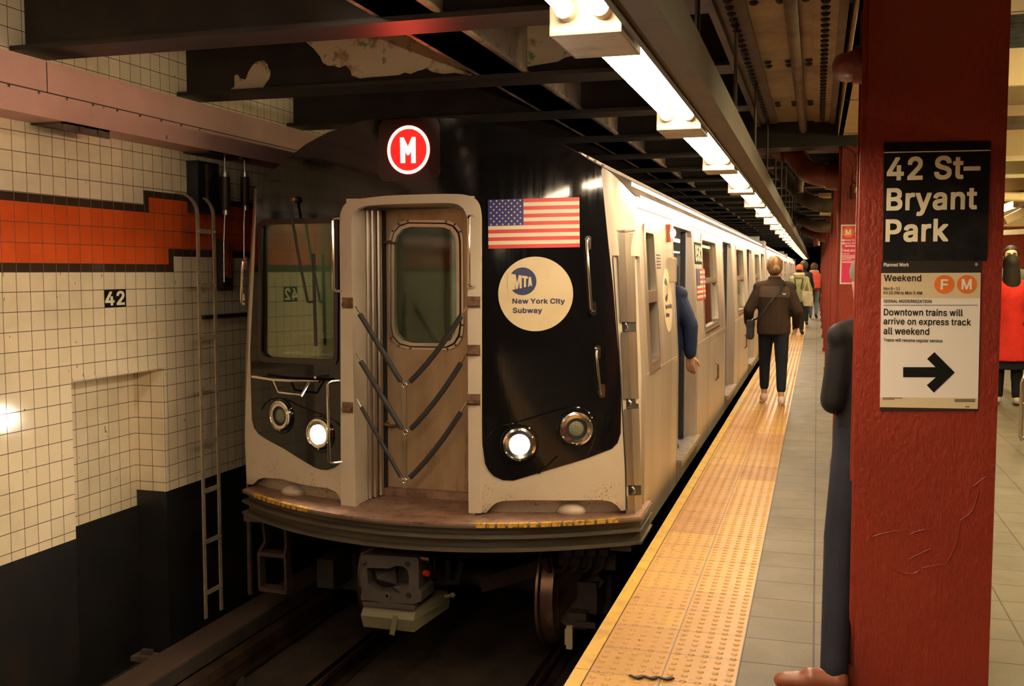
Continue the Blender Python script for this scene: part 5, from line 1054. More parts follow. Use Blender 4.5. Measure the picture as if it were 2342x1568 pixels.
# decals
def bil(q):
    (a0, b0), (a1, b1), (a2, b2), (a3, b3) = q       # lower-left, lower-right, upper-right, upper-left
    return lambda s, t: ((a0 * (1 - s) + a1 * s) * (1 - t) + (a3 * (1 - s) + a2 * s) * t, (b0 * (1 - s) + b1 * s) * (1 - t) + (b3 * (1 - s) + b2 * s) * t)
def flag(q, mapf, base, common=False):
    B = bil(q); b = MB()
    def quad(s0, t0, s1, t1, d, mi):
        n = max(1, int((s1 - s0) * 10))
        for i in range(n):
            a, c = s0 + (s1 - s0) * i / n, s0 + (s1 - s0) * (i + 1) / n
            b.poly([mapf(*B(s, t), d) for s, t in ((a, t0), (c, t0), (c, t1), (a, t1))], mi)
    for k in range(13): quad(0, k / 13, 1, (k + 1) / 13, base, 0 if k % 2 == 0 else 1)
    quad(0, 6 / 13, .395, 1, base - .0008, 2)
    for r in range(9):
        for c in range(6 if r % 2 == 0 else 5):
            s0 = .395 * ((c + .5) / 6 if r % 2 == 0 else (c + 1) / 6); t0 = 6 / 13 + 7 / 13 * (r + .5) / 9
            pts = []
            for i in range(10):
                R = (.030 if i % 2 == 0 else .012); a = PI / 2 + i * PI / 5
                pts.append((s0 + R * .47 * math.cos(a), t0 + R * .86 * math.sin(a)))
            b.poly([mapf(*B(s, t), base - .0016) for s, t in pts], 1)
    # closed behind so that the sticker has a body
    b.poly([mapf(*B(s, t), base + .003) for s, t in ((0, 0), (0, 1), (1, 1), (1, 0))], 1)
    return P(b, 'flag_sticker', [M['flag_red'], M['flag_white'], M['flag_blue']], common, smooth=False, recalc=False)
flag(FP([(1118, 568.5), (1326.5, 565), (1325.5, 451), (1117, 457)]), fm, -.0095)
z7 = lambda x, y: onface(1100 + x / 4.354, 420 + y / 4.354)
def emblem(cu, cz, r, mapf, base, conv, sa):
    b = MB(); b.sheet(circle(cu, cz, r, r * 1.03, 64), [], mapf, base, base + .004, sa=sa); d = P(b, 'emblem_disc', M['disc'])
    b = MB(); c = conv(419, 971); ra = abs(conv(557, 971)[0] - c[0]); rb_ = abs(conv(419, 1109)[1] - c[1]); b.sheet(circle(c[0], c[1], ra, rb_, 40), [], mapf, base - .0010, base, sa=sa); P(b, 'emblem_blue_disc', M['navy'], parent=d)
    b = MB()
    for pts in ([(270, 885), (313, 897), (322, 1056), (270, 1062)], [(318, 1056), (314, 898), (349, 903), (365, 985), (382, 908), (411, 912), (411, 1038), (389, 1042), (388, 968), (371, 1046), (353, 1049), (340, 975), (345, 1051)],
                [(415, 914), (471, 921), (471, 945), (453, 943), (453, 1027), (433, 1031), (433, 940), (415, 938)], [(473, 1024), (482, 925), (502, 928), (514, 1015), (498, 1018), (495, 1000), (488, 1001), (487, 1022)]):
        b.sheet([conv(x, y) for x, y in pts], [], mapf, base - .0018, base - .0009)
    P(b, 'emblem_letters', M['disc'], parent=d, smooth=False)
    b = MB()
    for t, rc in (('New York City', (318, 1140, 840, 1206)), ('Subway', (322, 1233, 614, 1300))):
        put_text(b, t, rectpx(conv, *rc), mapf, base - .0014, 0, .022)
    P(b, 'emblem_wording', M['navy'], parent=d, smooth=False)
emblem(*onface(1225, 672), .2315, fm, -.0095, z7, SA)

# anticlimber (curved bumper)
yac = lambda u: 5.92 + .258 * u * u
def slab(b, z0, z1, off, half=1.46, back=6.95, mi=0):
    us = [-half + 2 * half * i / 36 for i in range(37)]
    ring = [(XC + .005 + u, yac(u) + off) for u in us] + [(XC + half, back), (XC - half, back)]
    b.loft([[(x, y, z0) for x, y in ring], [(x, y, z1) for x, y in ring]], mi)
b = MB(); slab(b, .10, .114, 0); P(b, 'bumper_deck', M['plate_rust'], sharp=50)
b = MB(); slab(b, .086, .10, .0, 1.47); P(b, 'bumper_rib', M['climber'], sharp=50)
b = MB(); slab(b, .018, .034, -.006, 1.47); P(b, 'bumper_rib', M['climber'], sharp=50)
b = MB(); slab(b, -.066, -.05, -.006, 1.47); P(b, 'bumper_rib', M['climber'], sharp=50)
b = MB(); slab(b, -.06, .088, .075, 1.45); P(b, 'bumper_web', M['climber'], sharp=50)
for (ua, ub, n) in ((-1.30, -.70, 11), (.50, 1.34, 13)):
    for k in range(n):
        u0 = ua + (ub - ua) * k / n; u1 = u0 + (ub - ua) / n * (.72 if k % 3 else .86)
        b = MB(); b.loft([[(XC + .005 + u, yac(u) + o, z) for u in (u0, u1)] + [(XC + .005 + u, yac(u) + o2, z) for u in (u1, u0)] for z, o, o2 in ((.090, -.003, .02), (.1165, -.003, .03))]); P(b, 'yellow_dash', M['dash_yellow'], smooth=False)
for x_ in (1.26, -1.47):
    b = MB(); b.box(XC + x_, XC + x_ + .14, 6.50, 6.7, -.13, -.06); P(b, 'bumper_foot', M['climber'], smooth=False)

# corner posts
def interp(tab, z):
    for (z0, u0), (z1, u1) in zip(tab, tab[1:]):
        if z0 >= z >= z1 or z0 <= z <= z1: return u0 + (u1 - u0) * (z - z0) / (z1 - z0) if z1 != z0 else u0
    return tab[-1][1]
tabR = sorted((onface(x, y)[1], onface(x, y)[0]) for x, y in ((1376, 378), (1385, 470), (1398, 560), (1407, 700), (1418, 850), (1425, 1000), (1430, 1090), (1431, 1166)))
tabL = sorted((onface(x, y)[1], onface(x, y)[0]) for x, y in ((588, 425), (575, 600), (570, 700), (568, 800), (563, 900), (560, 1000), (566, 1108)))
YS = 6.83
def corner(z0, z1, mat, name, inset=0.0, n=10):
    rows = []
    for i in range(n + 1):
        row = []
        for t in [k / 8 for k in range(9)]:
            zt = z1 - (.165 * math.sin(t * PI / 2) ** 1.5 if z1 > 2.3 else 0)
            z = z0 + (zt - z0) * i / n
            ue = interp(tabR, min(max(z, tabR[0][0]), tabR[-1][0])); xe, ye, xs = XC + ue, yface(ue), xside(z) - inset
            row.append((xe + (xs - xe) * math.sin(t * PI / 2), ye + inset + (YS - ye) * (1 - math.cos(t * PI / 2)), z))
        rows.append(row)
    b = MB(); b.strip(rows); return P(b, name, mat, sharp=60)
corner(1.80, 2.36, M['panel_white'], 'corner_cover')
corner(.10, 1.80, M['panel_white'], 'corner_panel', .022)
b = MB(); b.tube([(XC + interp(tabR, z) + .002, yface(interp(tabR, z)) + .004, z) for z in (tabR[0][0] + .001, .4, .8, 1.2, 1.5, 1.79)], .0055, 6); P(b, 'post_seam', M['black'])
M['post_steel'] = pm('scuffed_corner_post_steel', (.42, .36, .28), .34, .8, var=(3, (.26, .215, .16), .42, .7, (3, 3, .3)))
TOPP = [ony(1411, 532, 6.49), ony(1429, 532, 6.51), ony(1450, 532, 6.70), ony(1444, 532, 6.80)]
BOTP = [ony(1437, 1182, 6.53), ony(1453, 1182, 6.55), ony(1469, 1182, 6.72), ony(1462, 1182, 6.82)]
def post_ring(y):
    t = (y - 532) / 650.0
    return [tuple(p.lerp(q, t)) for p, q in zip(TOPP, BOTP)]
for (ya, yb) in ((532, 733), (756, 908), (932, 1108), (1131, 1182)):
    b = MB(); b.loft([post_ring(ya), post_ring(yb)]); P(b, 'post_segment', M['post_steel'], smooth=False)
b = MB(); r0 = post_ring(531); b.loft([[(x, y, z + .004) for x, y, z in r0], [(x, y, z + .016) for x, y, z in [(r0[0][0] - .012, r0[0][1] - .006, r0[0][2]), (r0[1][0] + .004, r0[1][1] - .012, r0[1][2]), (r0[2][0] + .012, r0[2][1], r0[2][2]), r0[3]]]]); P(b, 'post_cap', M['panel_white'], smooth=False)
for (ya, yb) in ((733, 756), (908, 932), (1108, 1131)):
    r0, r1 = post_ring(ya), post_ring(yb)
    ins = lambda r: [(p[0] - .006, p[1] + .018, p[2]) for p in r]
    b = MB(); b.loft([ins(r0), ins(r1)]); P(b, 'post_notch', M['black'], smooth=False)
    q = Vector(r0[1]).lerp(Vector(r1[1]), .5); q.y -= .004
    b = MB(); b.tube([q + Vector((-.016, 0, .024)), q + Vector((.0, -.008, .012)), q + Vector((.002, -.008, -.018)), q + Vector((-.016, 0, -.024))], .007, 8); P(b, 'post_hook', M['chrome'])
rows = []
for i in range(11):
    z = .10 + 2.19 * i / 10; ue = interp(tabL, min(max(z, tabL[0][0]), tabL[-1][0])); xl = XC - (1.53 if z < 1 else 1.53 - .10 * (z - 1)); xe, ye = XC + ue, yface(ue)
    rows.append([(xe + (xl - xe) * math.sin(t * PI / 2), ye + (YS - ye) * (1 - math.cos(t * PI / 2)), z) for t in (0, .25, .5, .75, 1)])
b = MB(); b.strip(rows); P(b, 'corner_post', M['car_steel'], sharp=60)

# ---- body shell shared by every car
YE = 24.35
archpts = [(-1.44, 2.18), (-1.303, 2.306), (-1.177, 2.39), (-1.02, 2.46), (-.82, 2.555), (-.63, 2.625), (-.35, 2.682), (-.02, 2.692), (.29, 2.676), (.471, 2.648), (.734, 2.597), (.937, 2.517), (1.2, 2.362), (1.30, 2.28), (xside(2.2) - XC, 2.20)]
b = MB(); b.strip([[(XC + u, yface(u) + .012 if abs(u) < 1.22 else (6.52 if abs(u - 1.3) < .02 else YS - .03), z) for u, z in archpts], [(XC + u, 7.3, z) for u, z in archpts], [(XC + u, YE, z) for u, z in archpts]])
P(b, 'roof', M['roof'], True, sharp=40)
b = MB()
for (u, z) in ((1.02, 2.475), (1.07, 2.448), (1.12, 2.42), (1.17, 2.39)): b.bar((XC + u, 6.62, z), (XC + u, YE, z), .018, .014, up=(.5, 0, 1))
b.bar((XC + 1.285, 7.0, 2.30), (XC + 1.285, YE, 2.30), .02, .03)
P(b, 'roof_ribs', M['car_steel'], True, smooth=False)
DOORS = [8.55 + 4.65 * k for k in range(4)]; DW, DT = 1.35, 2.10
WINS = [(10.68 + 4.65 * k, 12.22 + 4.65 * k) for k in range(3)]
WZ0, WZ1 = 1.08, 2.06
def doorhole(y):
    r = .13
    return [(y, .10), (y + DW, .10), (y + DW, DT - r)] + [(y + DW - r + r * math.cos(t), DT - r + r * math.sin(t)) for t in (.4, .8, 1.2, PI / 2)] + [(y + r + r * math.cos(t), DT - r + r * math.sin(t)) for t in (PI / 2, 1.97, 2.37, 2.77)] + [(y, DT - r)]
cabw = rrect(7.02, 1.03, 7.46, 2.0, .05)
holes = [cabw] + [rrect(a, WZ0, c, WZ1, .08) for a, c in WINS]
out = [(YS, -.08)]
out += [(DOORS[0], -.08)]
for y in DOORS: out += doorhole(y)[:1] and []
b = MB(); b.sheet([(YS, -.09), (YE, -.09), (YE, 2.20), (YS, 2.20)], holes + [doorhole(y) for y in DOORS], sm, 0, .06, sb=[1.0])
P(b, 'side_wall', M['car_steel'], True, smooth=False)
b = MB(); b.bar((-1.172, 6.95, 2.20), (-1.172, YE, 2.20), .016, .03); P(b, 'gutter', M['car_steel'], True, smooth=False)
b = MB(); b.bar((-1.170, 6.95, 2.172), (-1.170, YE, 2.172), .006, .012)
segs = [(YS + .02, DOORS[0] - .06)] + [(y + DW + .06, y + 4.65 - .06) for y in DOORS[:3]]
for (a, c) in segs:
    b.bar((xside(2.115) + .0005, a, 2.125), (xside(2.115) + .0005, c, 2.125), .003, .006)
for y in DOORS:
    for yy in (y - .06, y + DW + .06):
        b.bar((xside(2.17) + .0005, yy, 2.17), (xside(1.0) + .0005, yy, 1.0), .006, .003, up=(1, 0, 0)); b.bar((xside(0) + .0005, yy, 1.0), (xside(0) + .0005, yy, -.09), .006, .003, up=(1, 0, 0))
P(b, 'panel_seam', pm('dark_panel_seam', (.05, .03, .02), .6), True, smooth=False)
b = MB()
for (a, c) in segs: b.box(-1.105, -1.096, a + .02, c - .02, .955, 1.0)
P(b, 'belt_trim', M['car_steel'], True, smooth=False)
b = MB(); xl = XC - 1.53
b.box(xl, xl + .05, YS, YE, -.09, 1.0); b.add([(xl, YS, 1.0), (xl, YE, 1.0), (xl + .12, YE, 2.2), (xl + .12, YS, 2.2)], [(0, 1, 2, 3)])
P(b, 'side_wall', M['car_steel'], True, smooth=False)
b = MB(); b.box(xl + .05, -1.16, 6.70, YE, .0, .10); P(b, 'car_floor', M['interior_blue'], True, smooth=False)
b = MB(); b.box(xl + .10, xl + .12, 8.3, YE - .1, .1, 2.1).box(xl + .10, -1.3, YE - .1, YE, .1, 2.5); P(b, 'interior_lining', M['interior'], True, smooth=False)
b = MB(); b.box(xl + .10, -1.25, 8.3, YE, 2.14, 2.16); P(b, 'interior_ceiling', M['interior'], True, smooth=False)
b = MB()
for x in (XC - .55, XC + .62): b.box(x - .06, x + .06, 8.5, YE - .3, 2.12, 2.139)
P(b, 'ceiling_lamp', M['car_lamp'], True, smooth=False)
b = MB()
for (a, c) in WINS: b.box(-1.62, -1.20, a - .3, c + .3, .45, .56).box(-1.24, -1.19, a - .3, c + .3, .56, .98)
P(b, 'bench_seat', pm('grey_blue_bench', (.16, .17, .24), .4), True, smooth=False)
b = MB(); b.box(xl + .1, -1.18, YE, YE + .03, -.05, 2.4); P(b, 'end_wall', M['car_steel'], True, smooth=False)
for i, y in enumerate(DOORS):
    b = MB()
    for yy, s in ((y, 1), (y + DW, -1)):
        b.box(-1.27, -1.158, yy - .012 if s < 0 else yy - .03, yy + .03 if s < 0 else yy + .012, .10, DT - .05)
    b.box(-1.27, -1.165, y, y + DW, DT - .02, DT + .02)
    fr_ = P(b, 'doorway_frame', M['car_steel'], True, smooth=False)
    b = MB(); b.box(-1.56, -1.29, y - .06, y - .03, .45, 1.75).box(-1.56, -1.29, y + DW + .03, y + DW + .06, .45, 1.75); P(b, 'partition', M['interior_blue'], True, smooth=False)
    # retracted door leaves: their rubber edges show in the opening
    b = MB(); b.box(-1.235, -1.200, y + DW - .14, y + DW - .012, .11, DT - .03); lf = P(b, 'door_leaf', M['interior_blue'], True, smooth=False)
    b = MB(); b.box(-1.240, -1.195, y + DW - .20, y + DW - .14, .11, DT - .03); P(b, 'rubber_edge', M['rubber'], True, parent=lf, smooth=False)
    b = MB(); b.box(-1.235, -1.200, y + .012, y + .05, .11, DT - .03); lf = P(b, 'door_leaf', M['interior_blue'], True, smooth=False)
    b = MB(); b.box(-1.16, -1.055, y - .02, y + DW + .05, .085, .115).box(-1.16, -1.06, y, y + DW + .03, .055, .085); P(b, 'door_sill', pm('worn_steel_sill', (.42, .36, .29), .4, .8, var=(20, (.22, .17, .12), .45, .65)) if i == 0 else bpy.data.materials['worn_steel_sill'], True, smooth=False)
def side_window(y0, y1, z0, z1, common, split=1.60):
    b = MB(); b.sheet(rrect(y0 - .03, z0 - .03, y1 + .03, z1 + .03, .10), [rrect(y0 + .035, z0 + .035, y1 - .035, z1 - .035, .05)], sm, -.008, .05); fr_ = P(b, 'window_frame', M['frame_steel'], common)
    b = MB(); b.box(xside(split) - .05, xside(split) + .004, y0 + .03, y1 - .03, split - .03, split + .03); P(b, 'window_rail', M['frame_steel'], common, parent=fr_, smooth=False)
    b = MB(); b.sheet([(y0 + .03, z0 + .03), (y1 - .03, z0 + .03), (y1 - .03, z1 - .03), (y0 + .03, z1 - .03)], [], sm, .03, .034, sb=[1.0]); P(b, 'window_glass', M['glass'], common, parent=fr_, smooth=False)
    b = MB(); b.box(xside(z0) - .03, xside(z0) + .016, y0, y1, z0 - .03, z0 - .005); P(b, 'window_ledge', M['chrome'], common, parent=fr_, smooth=False)
for (a, c) in WINS: side_window(a, c, WZ0, WZ1, True)
b = MB(); b.sheet(rrect(6.99, 1.0, 7.49, 2.03, .07), [rrect(7.05, 1.06, 7.43, 1.97, .04)], sm, -.012, .05); fr_ = P(b, 'cab_window_frame', M['frame_steel'])
b = MB(); b.box(-1.19, -1.115, 7.04, 7.44, 1.48, 1.56); P(b, 'sash_rail', M['frame_steel'], parent=fr_, smooth=False)
b = MB(); b.sheet([(7.05, 1.5), (7.43, 1.5), (7.43, 1.97), (7.05, 1.97)], [], sm, .03, .034); P(b, 'upper_sash_glass', M['glass'], parent=fr_, smooth=False)
b = MB(); b.box(-1.15, -1.09, 7.0, 7.48, .985, 1.02); P(b, 'window_ledge', M['chrome'], parent=fr_, smooth=False)
# marks on the first stretch of the side
def srect(x0, y0, x1, y1):
    a0, b0 = onside(x0, (y0 + y1) / 2)[0], onside((x0 + x1) / 2, y1)[1]; a1, b1 = onside(x1, (y0 + y1) / 2)[0], onside((x0 + x1) / 2, y0)[1]
    return (a0, b0, a1, b1)
def srect_sheet(b, r, d0, d1): b.sheet([(r[0], r[1]), (r[2], r[1]), (r[2], r[3]), (r[0], r[3])], [], sm, d0, d1)
r = srect(1588, 555, 1605, 604); b = MB(); srect_sheet(b, r, -.004, 0); pn = P(b, 'number_plate', pm('dark_number_plate', (.03, .024, .02), .9, spec=.05), smooth=False)
b = MB(); h = (r[3] - r[1]); w = r[2] - r[0]
put_text(b, '8582', (r[0] + .08 * w, r[1] + .12 * h, r[2] - .08 * w, r[3] - .12 * h), sm, -.0052, 0, .02); P(b, 'number_lettering', M['flag_white'], parent=pn, smooth=False)
r = srect(1593, 614, 1612, 686); flag([(r[0], r[1]), (r[2], r[1]), (r[2], r[3]), (r[0], r[3])], sm, -.0045)
r = srect(1515, 617, 1537, 758); cy_, cz_ = (r[0] + r[2]) / 2, (r[1] + r[3]) / 2; rr = (r[3] - r[1]) / 2
u0_, z0_ = onface(1225, 672)
convS = lambda x, y: (lambda q: (cy_ + (q[0] - u0_) / .2315 * rr, cz_ + (q[1] - z0_) / .2315 * rr))(z7(x, y))
emblem(cy_, cz_, rr, sm, -.004, convS, ())
r = srect(1517, 518, 1534, 548); c = Vector(sm((r[0] + r[2]) / 2, (r[1] + r[3]) / 2, 0))
b = MB(); b.box(c.x - .01, c.x + .03, c.y - .035, c.y + .035, c.z - .07, c.z + .07); mk = P(b, 'marker_lamp_base', pm('red_orange_lamp_base', (.30, .07, .03), .5), smooth=False)
b = MB(); b.sphere((c.x + .04, c.y, c.z), .032, .04, .04, 12, 8); P(b, 'marker_lamp', M['marker'], parent=mk)
r = srect(1524, 602, 1534, 633); c = Vector(sm((r[0] + r[2]) / 2, (r[1] + r[3]) / 2, 0)); b = MB(); b.cbox(c.x - .01, c.x + .065, c.y - .025, c.y + .025, c.z - .10, c.z + .10, .010); P(b, 'side_lamp_box', M['frame_steel'], smooth=False)
b = MB(); r = srect(1502, 578, 1510, 614)
for k in range(5): srect_sheet(b, (r[0], r[1] + (r[3] - r[1]) * k / 5, r[2], r[1] + (r[3] - r[1]) * (k + .5) / 5), -.003, 0)
P(b, 'vent_louver', bpy.data.materials['dark_panel_seam'], smooth=False)
for (x, y0, y1) in ((1636, 828, 869), (1703, 765, 796)):
    y_, za = onside(x, y1); zb = onside(x, y0)[1]; b = MB(); b.tube([sm(y_, za, 0), sm(y_, za + .03, -.03), sm(y_, zb - .03, -.03), sm(y_, zb, 0)], .012, 8); P(b, 'side_handle', M['rust_bracket'])
y_, za = onside(1640, 572); y0_, zb = onside(1607, 600)
b = MB(); b.box(-1.30, -1.28, WINS[0][0] + .10, WINS[0][0] + .85, 1.74, 1.90); P(b, 'amber_destination_display', M['amber'], smooth=False)
# cab interior behind the windshield
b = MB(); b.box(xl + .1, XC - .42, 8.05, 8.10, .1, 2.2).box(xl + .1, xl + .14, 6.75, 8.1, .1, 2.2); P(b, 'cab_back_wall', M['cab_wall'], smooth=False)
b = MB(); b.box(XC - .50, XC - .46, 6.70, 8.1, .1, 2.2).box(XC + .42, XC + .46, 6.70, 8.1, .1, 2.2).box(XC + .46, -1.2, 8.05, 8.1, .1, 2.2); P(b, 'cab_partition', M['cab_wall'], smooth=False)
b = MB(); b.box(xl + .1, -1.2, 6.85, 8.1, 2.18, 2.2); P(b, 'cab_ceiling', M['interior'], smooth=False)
b = MB(); b.cbox(xl + .2, XC - .52, 6.52, 6.86, .75, 1.10, .03).cbox(XC - 1.15, XC - .9, 6.7, 6.95, 1.05, 1.24, .03); P(b, 'control_desk', M['desk'], smooth=False)
b = MB(); b.tube([(XC - 1.16, 7.4, .9), (XC - 1.16, 7.4, 2.0)], .014, 8).tube([(XC - 1.16, 7.4, 1.93), (XC - .62, 7.4, 1.93)], .012, 8); P(b, 'cab_pole', M['chrome'])
b = MB(); b.cbox(XC - 1.08, XC - .82, 7.95, 8.05, 1.15, 1.95, .01).cbox(XC - 1.0, XC - .72, 7.8, 8.05, .95, 1.45, .01); P(b, 'cab_cabinet', M['white_enamel'], smooth=False)
b = MB()
for k in range(6): b.sphere((XC - 1.03 + .06 * (k % 3), 7.945, 1.55 + .07 * (k // 3)), .018, n=8, m=5)
b.box(XC - 1.05, XC - .95, 7.942, 7.95, 1.80, 1.87); P(b, 'gauge', M['desk'])
b = MB(); b.box(XC - 1.0, XC - .7, 7.3, 7.6, 2.16, 2.18); P(b, 'added_cab_lamp', emit('added_cab_fill', (.95, 1.0, .72), 5), smooth=False)  # added glowing panel, brightens the cab behind the windshield
b = MB(); b.box(XC - 1.18, XC - 1.05, 6.60, 6.66, 1.10, 1.115); P(b, 'wrapper_scrap', pm('blue_yellow_wrapper', (.08, .18, .42), .4, var=(60, (.6, .5, .1), .5, .55)), smooth=False)

# running gear
b = MB(); b.box(XC - 1.30, XC + 1.28, 6.75, YE, -.16, -.02).box(XC - 1.1, XC + 1.1, 11, 20, -.75, -.16); P(b, 'underframe', M['under'], True, smooth=False)
for yy in (7.35, 9.45, 20.6, 22.7):
    for s in (-1, 1):
        b = MB(); xg_ = XC + s * .7175
        b.lathe([(.02, -.02), (.38, -.02), (.40, .0), (.43, .01), (.438, .10), (.47, .112), (.472, .13), (.445, .145), (.02, .145)], (xg_ + s * .055, yy, -1.10 + .437), (-s, 0, 0), 44); P(b, 'wheel', pm('worn_wheel_tread', (.24, .14, .09), .35, .85) if yy == 7.35 and s == -1 else bpy.data.materials['worn_wheel_tread'], True)
    b = MB(); b.tube([(XC - .66, yy, -.663), (XC + .66, yy, -.663)], .075, 14); P(b, 'axle', M['under'], True)
for yc in (8.4, 21.65):
    b = MB()
    for s in (-1, 1): b.bar((XC + s * 1.02, yc - 1.5, -.60), (XC + s * 1.02, yc + 1.5, -.60), .14, .22).box(XC + s * 1.02 - .11, XC + s * 1.02 + .11, yc - 1.17, yc - .93, -.82, -.52).box(XC + s * 1.02 - .11, XC + s * 1.02 + .11, yc + .93, yc + 1.17, -.82, -.52)
    b.box(XC - 1.0, XC + 1.0, yc - .2, yc + .2, -.6, -.35); P(b, 'truck_frame', M['under'], True, smooth=False)
b = MB(); b.bar(ony(1105, 1335, 7.2), ony(1262, 1290, 7.0), .08, .11); b.bar(ony(1290, 1425, 6.9), ony(1372, 1320, 7.0), .05, .07); P(b, 'brake_beam', M['under_brown'], smooth=False)
for x in (1298, 1326, 1354, 1382):
    p = ony(x, 1261, 6.6); b = MB(); b.cbox(p.x - .033, p.x + .033, 6.58, 6.66, p.z - .028, p.z + .028, .006); P(b, 'jumper_box', M['under_brown'], smooth=False)
    q = [ony(x, 1270, 6.62), ony(x - 2, 1290, 6.64), ony(x - 12, 1306, 6.68), ony(x - 25, 1306, 6.75), ony(x - 34, 1292, 6.85), ony(x - 40, 1268, 6.95)]
    b = MB(); b.tube(smooth_loop([tuple(v) for v in q], 2, False), .012, 8); P(b, 'jumper_hose', M['under_brown'])
b = MB(); p = ony(1340, 1285, 6.75); b.box(p.x - .2, p.x + .2, 6.78, 6.82, p.z - .05, p.z + .06); P(b, 'jumper_plate', M['under'], smooth=False)
b = MB(); p, q = ony(1303, 1430, 6.7), ony(1305, 1482, 6.7); b.box(p.x - .02, p.x + .022, 6.68, 6.71, q.z, p.z); b.box(p.x - .035, p.x - .02, 6.70, 6.72, q.z + .02, p.z - .03); P(b, 'trip_arm', pm('pale_trip_arm', (.45, .36, .22), .6), smooth=False)
b = MB(); p, q = ony(1300, 1400, 6.8), ony(1340, 1440, 6.8); b.box(p.x, q.x, 6.8, 6.95, q.z, p.z); b.box(p.x + .05, q.x + .07, 6.78, 6.8, q.z + .02, q.z + .06); P(b, 'trip_cock', M['under'], smooth=False)
# step ladder at the corner
A = lambda x, y: Vector(ony(x, y, 6.66))
b = MB()
for pts in ([(606, 1185), (612, 1235), (597, 1262), (600, 1345)], [(655, 1185), (660, 1240), (657, 1262), (660, 1350)]):
    for p, q in zip(pts, pts[1:]): b.bar(A(*p), A(*q), .02, .08, up=(0, 1, 0))
P(b, 'step_stile', M['under_brown'], smooth=False)
for (p, q) in (((597, 1262), (660, 1268)), ((600, 1342), (662, 1350))):
    b = MB(); b.bar(A(*p), A(*q), .10, .03); P(b, 'step_tread', M['under_brown'], smooth=False)
b = MB(); b.bar(ony(570, 1180, 6.9), ony(573, 1358, 6.9), .03, .03); P(b, 'hanging_rod', M['under_brown'], smooth=False)
# coupler
KY = 6.02
zc = lambda x, y: (lambda p: (p.x, p.z))(ony(800 + x / 6.82, 1230 + y / 6.82, KY))
km = lambda a, z, d: (a, KY + d, z)
b = MB(); b.sheet([zc(x, y) for x, y in ((165, 300), (185, 262), (270, 258), (980, 300), (1040, 300), (1075, 340), (1075, 800), (1120, 850), (1120, 985), (1000, 1030), (200, 985), (165, 940), (185, 850), (170, 400))], [[zc(x, y) for x, y in ((265, 465), (620, 475), (720, 430), (830, 440), (900, 500), (925, 600), (920, 760), (760, 870), (560, 840), (450, 835), (290, 720))]], km, 0, .22)
cp = P(b, 'coupler_head', M['coupler'], smooth=False)
b = MB()
A4 = [zc(x, y) for x, y in ((285, 545), (620, 520), (635, 790), (440, 825), (295, 715))]; t_ = zc(440, 640)
b.add([km(a, z, .10) for a, z in A4] + [km(*t_, .0)], [(0, 1, 5), (1, 2, 5), (2, 3, 5), (3, 4, 5), (4, 0, 5), (4, 3, 2, 1, 0)]); P(b, 'coupler_horn', M['coupler'], parent=cp, smooth=False)
b = MB(); B4 = [zc(x, y) for x, y in ((640, 780), (900, 750), (910, 800), (760, 870))]; b.sheet(B4, [], km, .03, .15); P(b, 'coupler_pocket', M['coupler'], parent=cp, smooth=False)
b = MB(); b.sheet([zc(x, y) for x, y in ((260, 455), (930, 455), (930, 880), (260, 860))], [], km, .15, .2); P(b, 'coupler_back', M['under'], parent=cp, smooth=False)
for (x, y) in ((905, 405), (920, 890)):
    a, z = zc(x, y); b = MB(); b.lathe([(.019, -.001), (.019, .004)], km(a, z, 0), (0, -1, 0), 18); P(b, 'guide_hole', M['black'], parent=cp, smooth=False)
a, z = zc(235, 370); b = MB(); b.lathe([(.017, 0), (.013, .03), (.002, .05)], km(a, z, 0), (0, -1, 0), 14); P(b, 'guide_pin', M['coupler'], parent=cp)
a, z = zc(590, 900); b = MB(); b.lathe([(.02, -.01), (.024, .006), (.024, .012), (.010, .012), (.010, .0)], km(a, z, 0), (0, -1, 0), 18); P(b, 'air_port', M['coupler'], parent=cp)
b = MB(); b.box(zc(40, 0)[0], zc(170, 0)[0], KY + .1, KY + .3, zc(0, 830)[1], zc(0, 400)[1]); P(b, 'coupler_lug', M['coupler'], smooth=False)
b = MB(); p, q = zc(190, 1250), zc(1010, 1050)
x0, x1, z1_, z0_ = zc(200, 1050)[0], zc(1010, 1050)[0], zc(200, 1050)[1], zc(200, 1370)[1]
b.add([(x0, KY + .03, z1_), (x1, KY + .03, z1_), (x1 + .06, KY + .45, z1_), (x0, KY + .45, z1_), (x0 - .005, KY - .02, z1_ - .06), (x1 + .0, KY - .02, z1_ - .06), (x1 + .08, KY + .45, z1_ - .06), (x0 - .005, KY + .45, z1_ - .06), (x0 + .01, KY - .01, z0_), (x1, KY - .01, z0_), (x1 + .07, KY + .45, z0_ + .02), (x0 + .01, KY + .45, z0_ + .02)],
      [(0, 1, 2, 3), (0, 4, 5, 1), (1, 5, 6, 2), (2, 6, 7, 3), (3, 7, 4, 0), (4, 8, 9, 5), (5, 9, 10, 6), (6, 10, 11, 7), (7, 11, 8, 4), (8, 11, 10, 9)])
eb = P(b, 'electric_head', M['coupler_green'], smooth=False)
b = MB(); b.box(x0, x1, KY + .0, KY + .05, z1_, z1_ + .035); P(b, 'hinge_bar', M['coupler'], parent=eb, smooth=False)
for k in range(6):
    a, z = zc(268 + 142 * k, 1004 + 13 * k); b = MB(); b.sphere((a, KY - .004, z), .006, n=8, m=5); P(b, 'bolt', M['chrome'], parent=eb)
b = MB(); p, q = zc(740, 1190), zc(690, 1480); b.bar((p[0], KY - .03, p[1]), (q[0], KY - .035, q[1]), .034, .006, up=(0, 1, 0)); P(b, 'dangling_strap', M['coupler_green'], parent=eb, smooth=False)
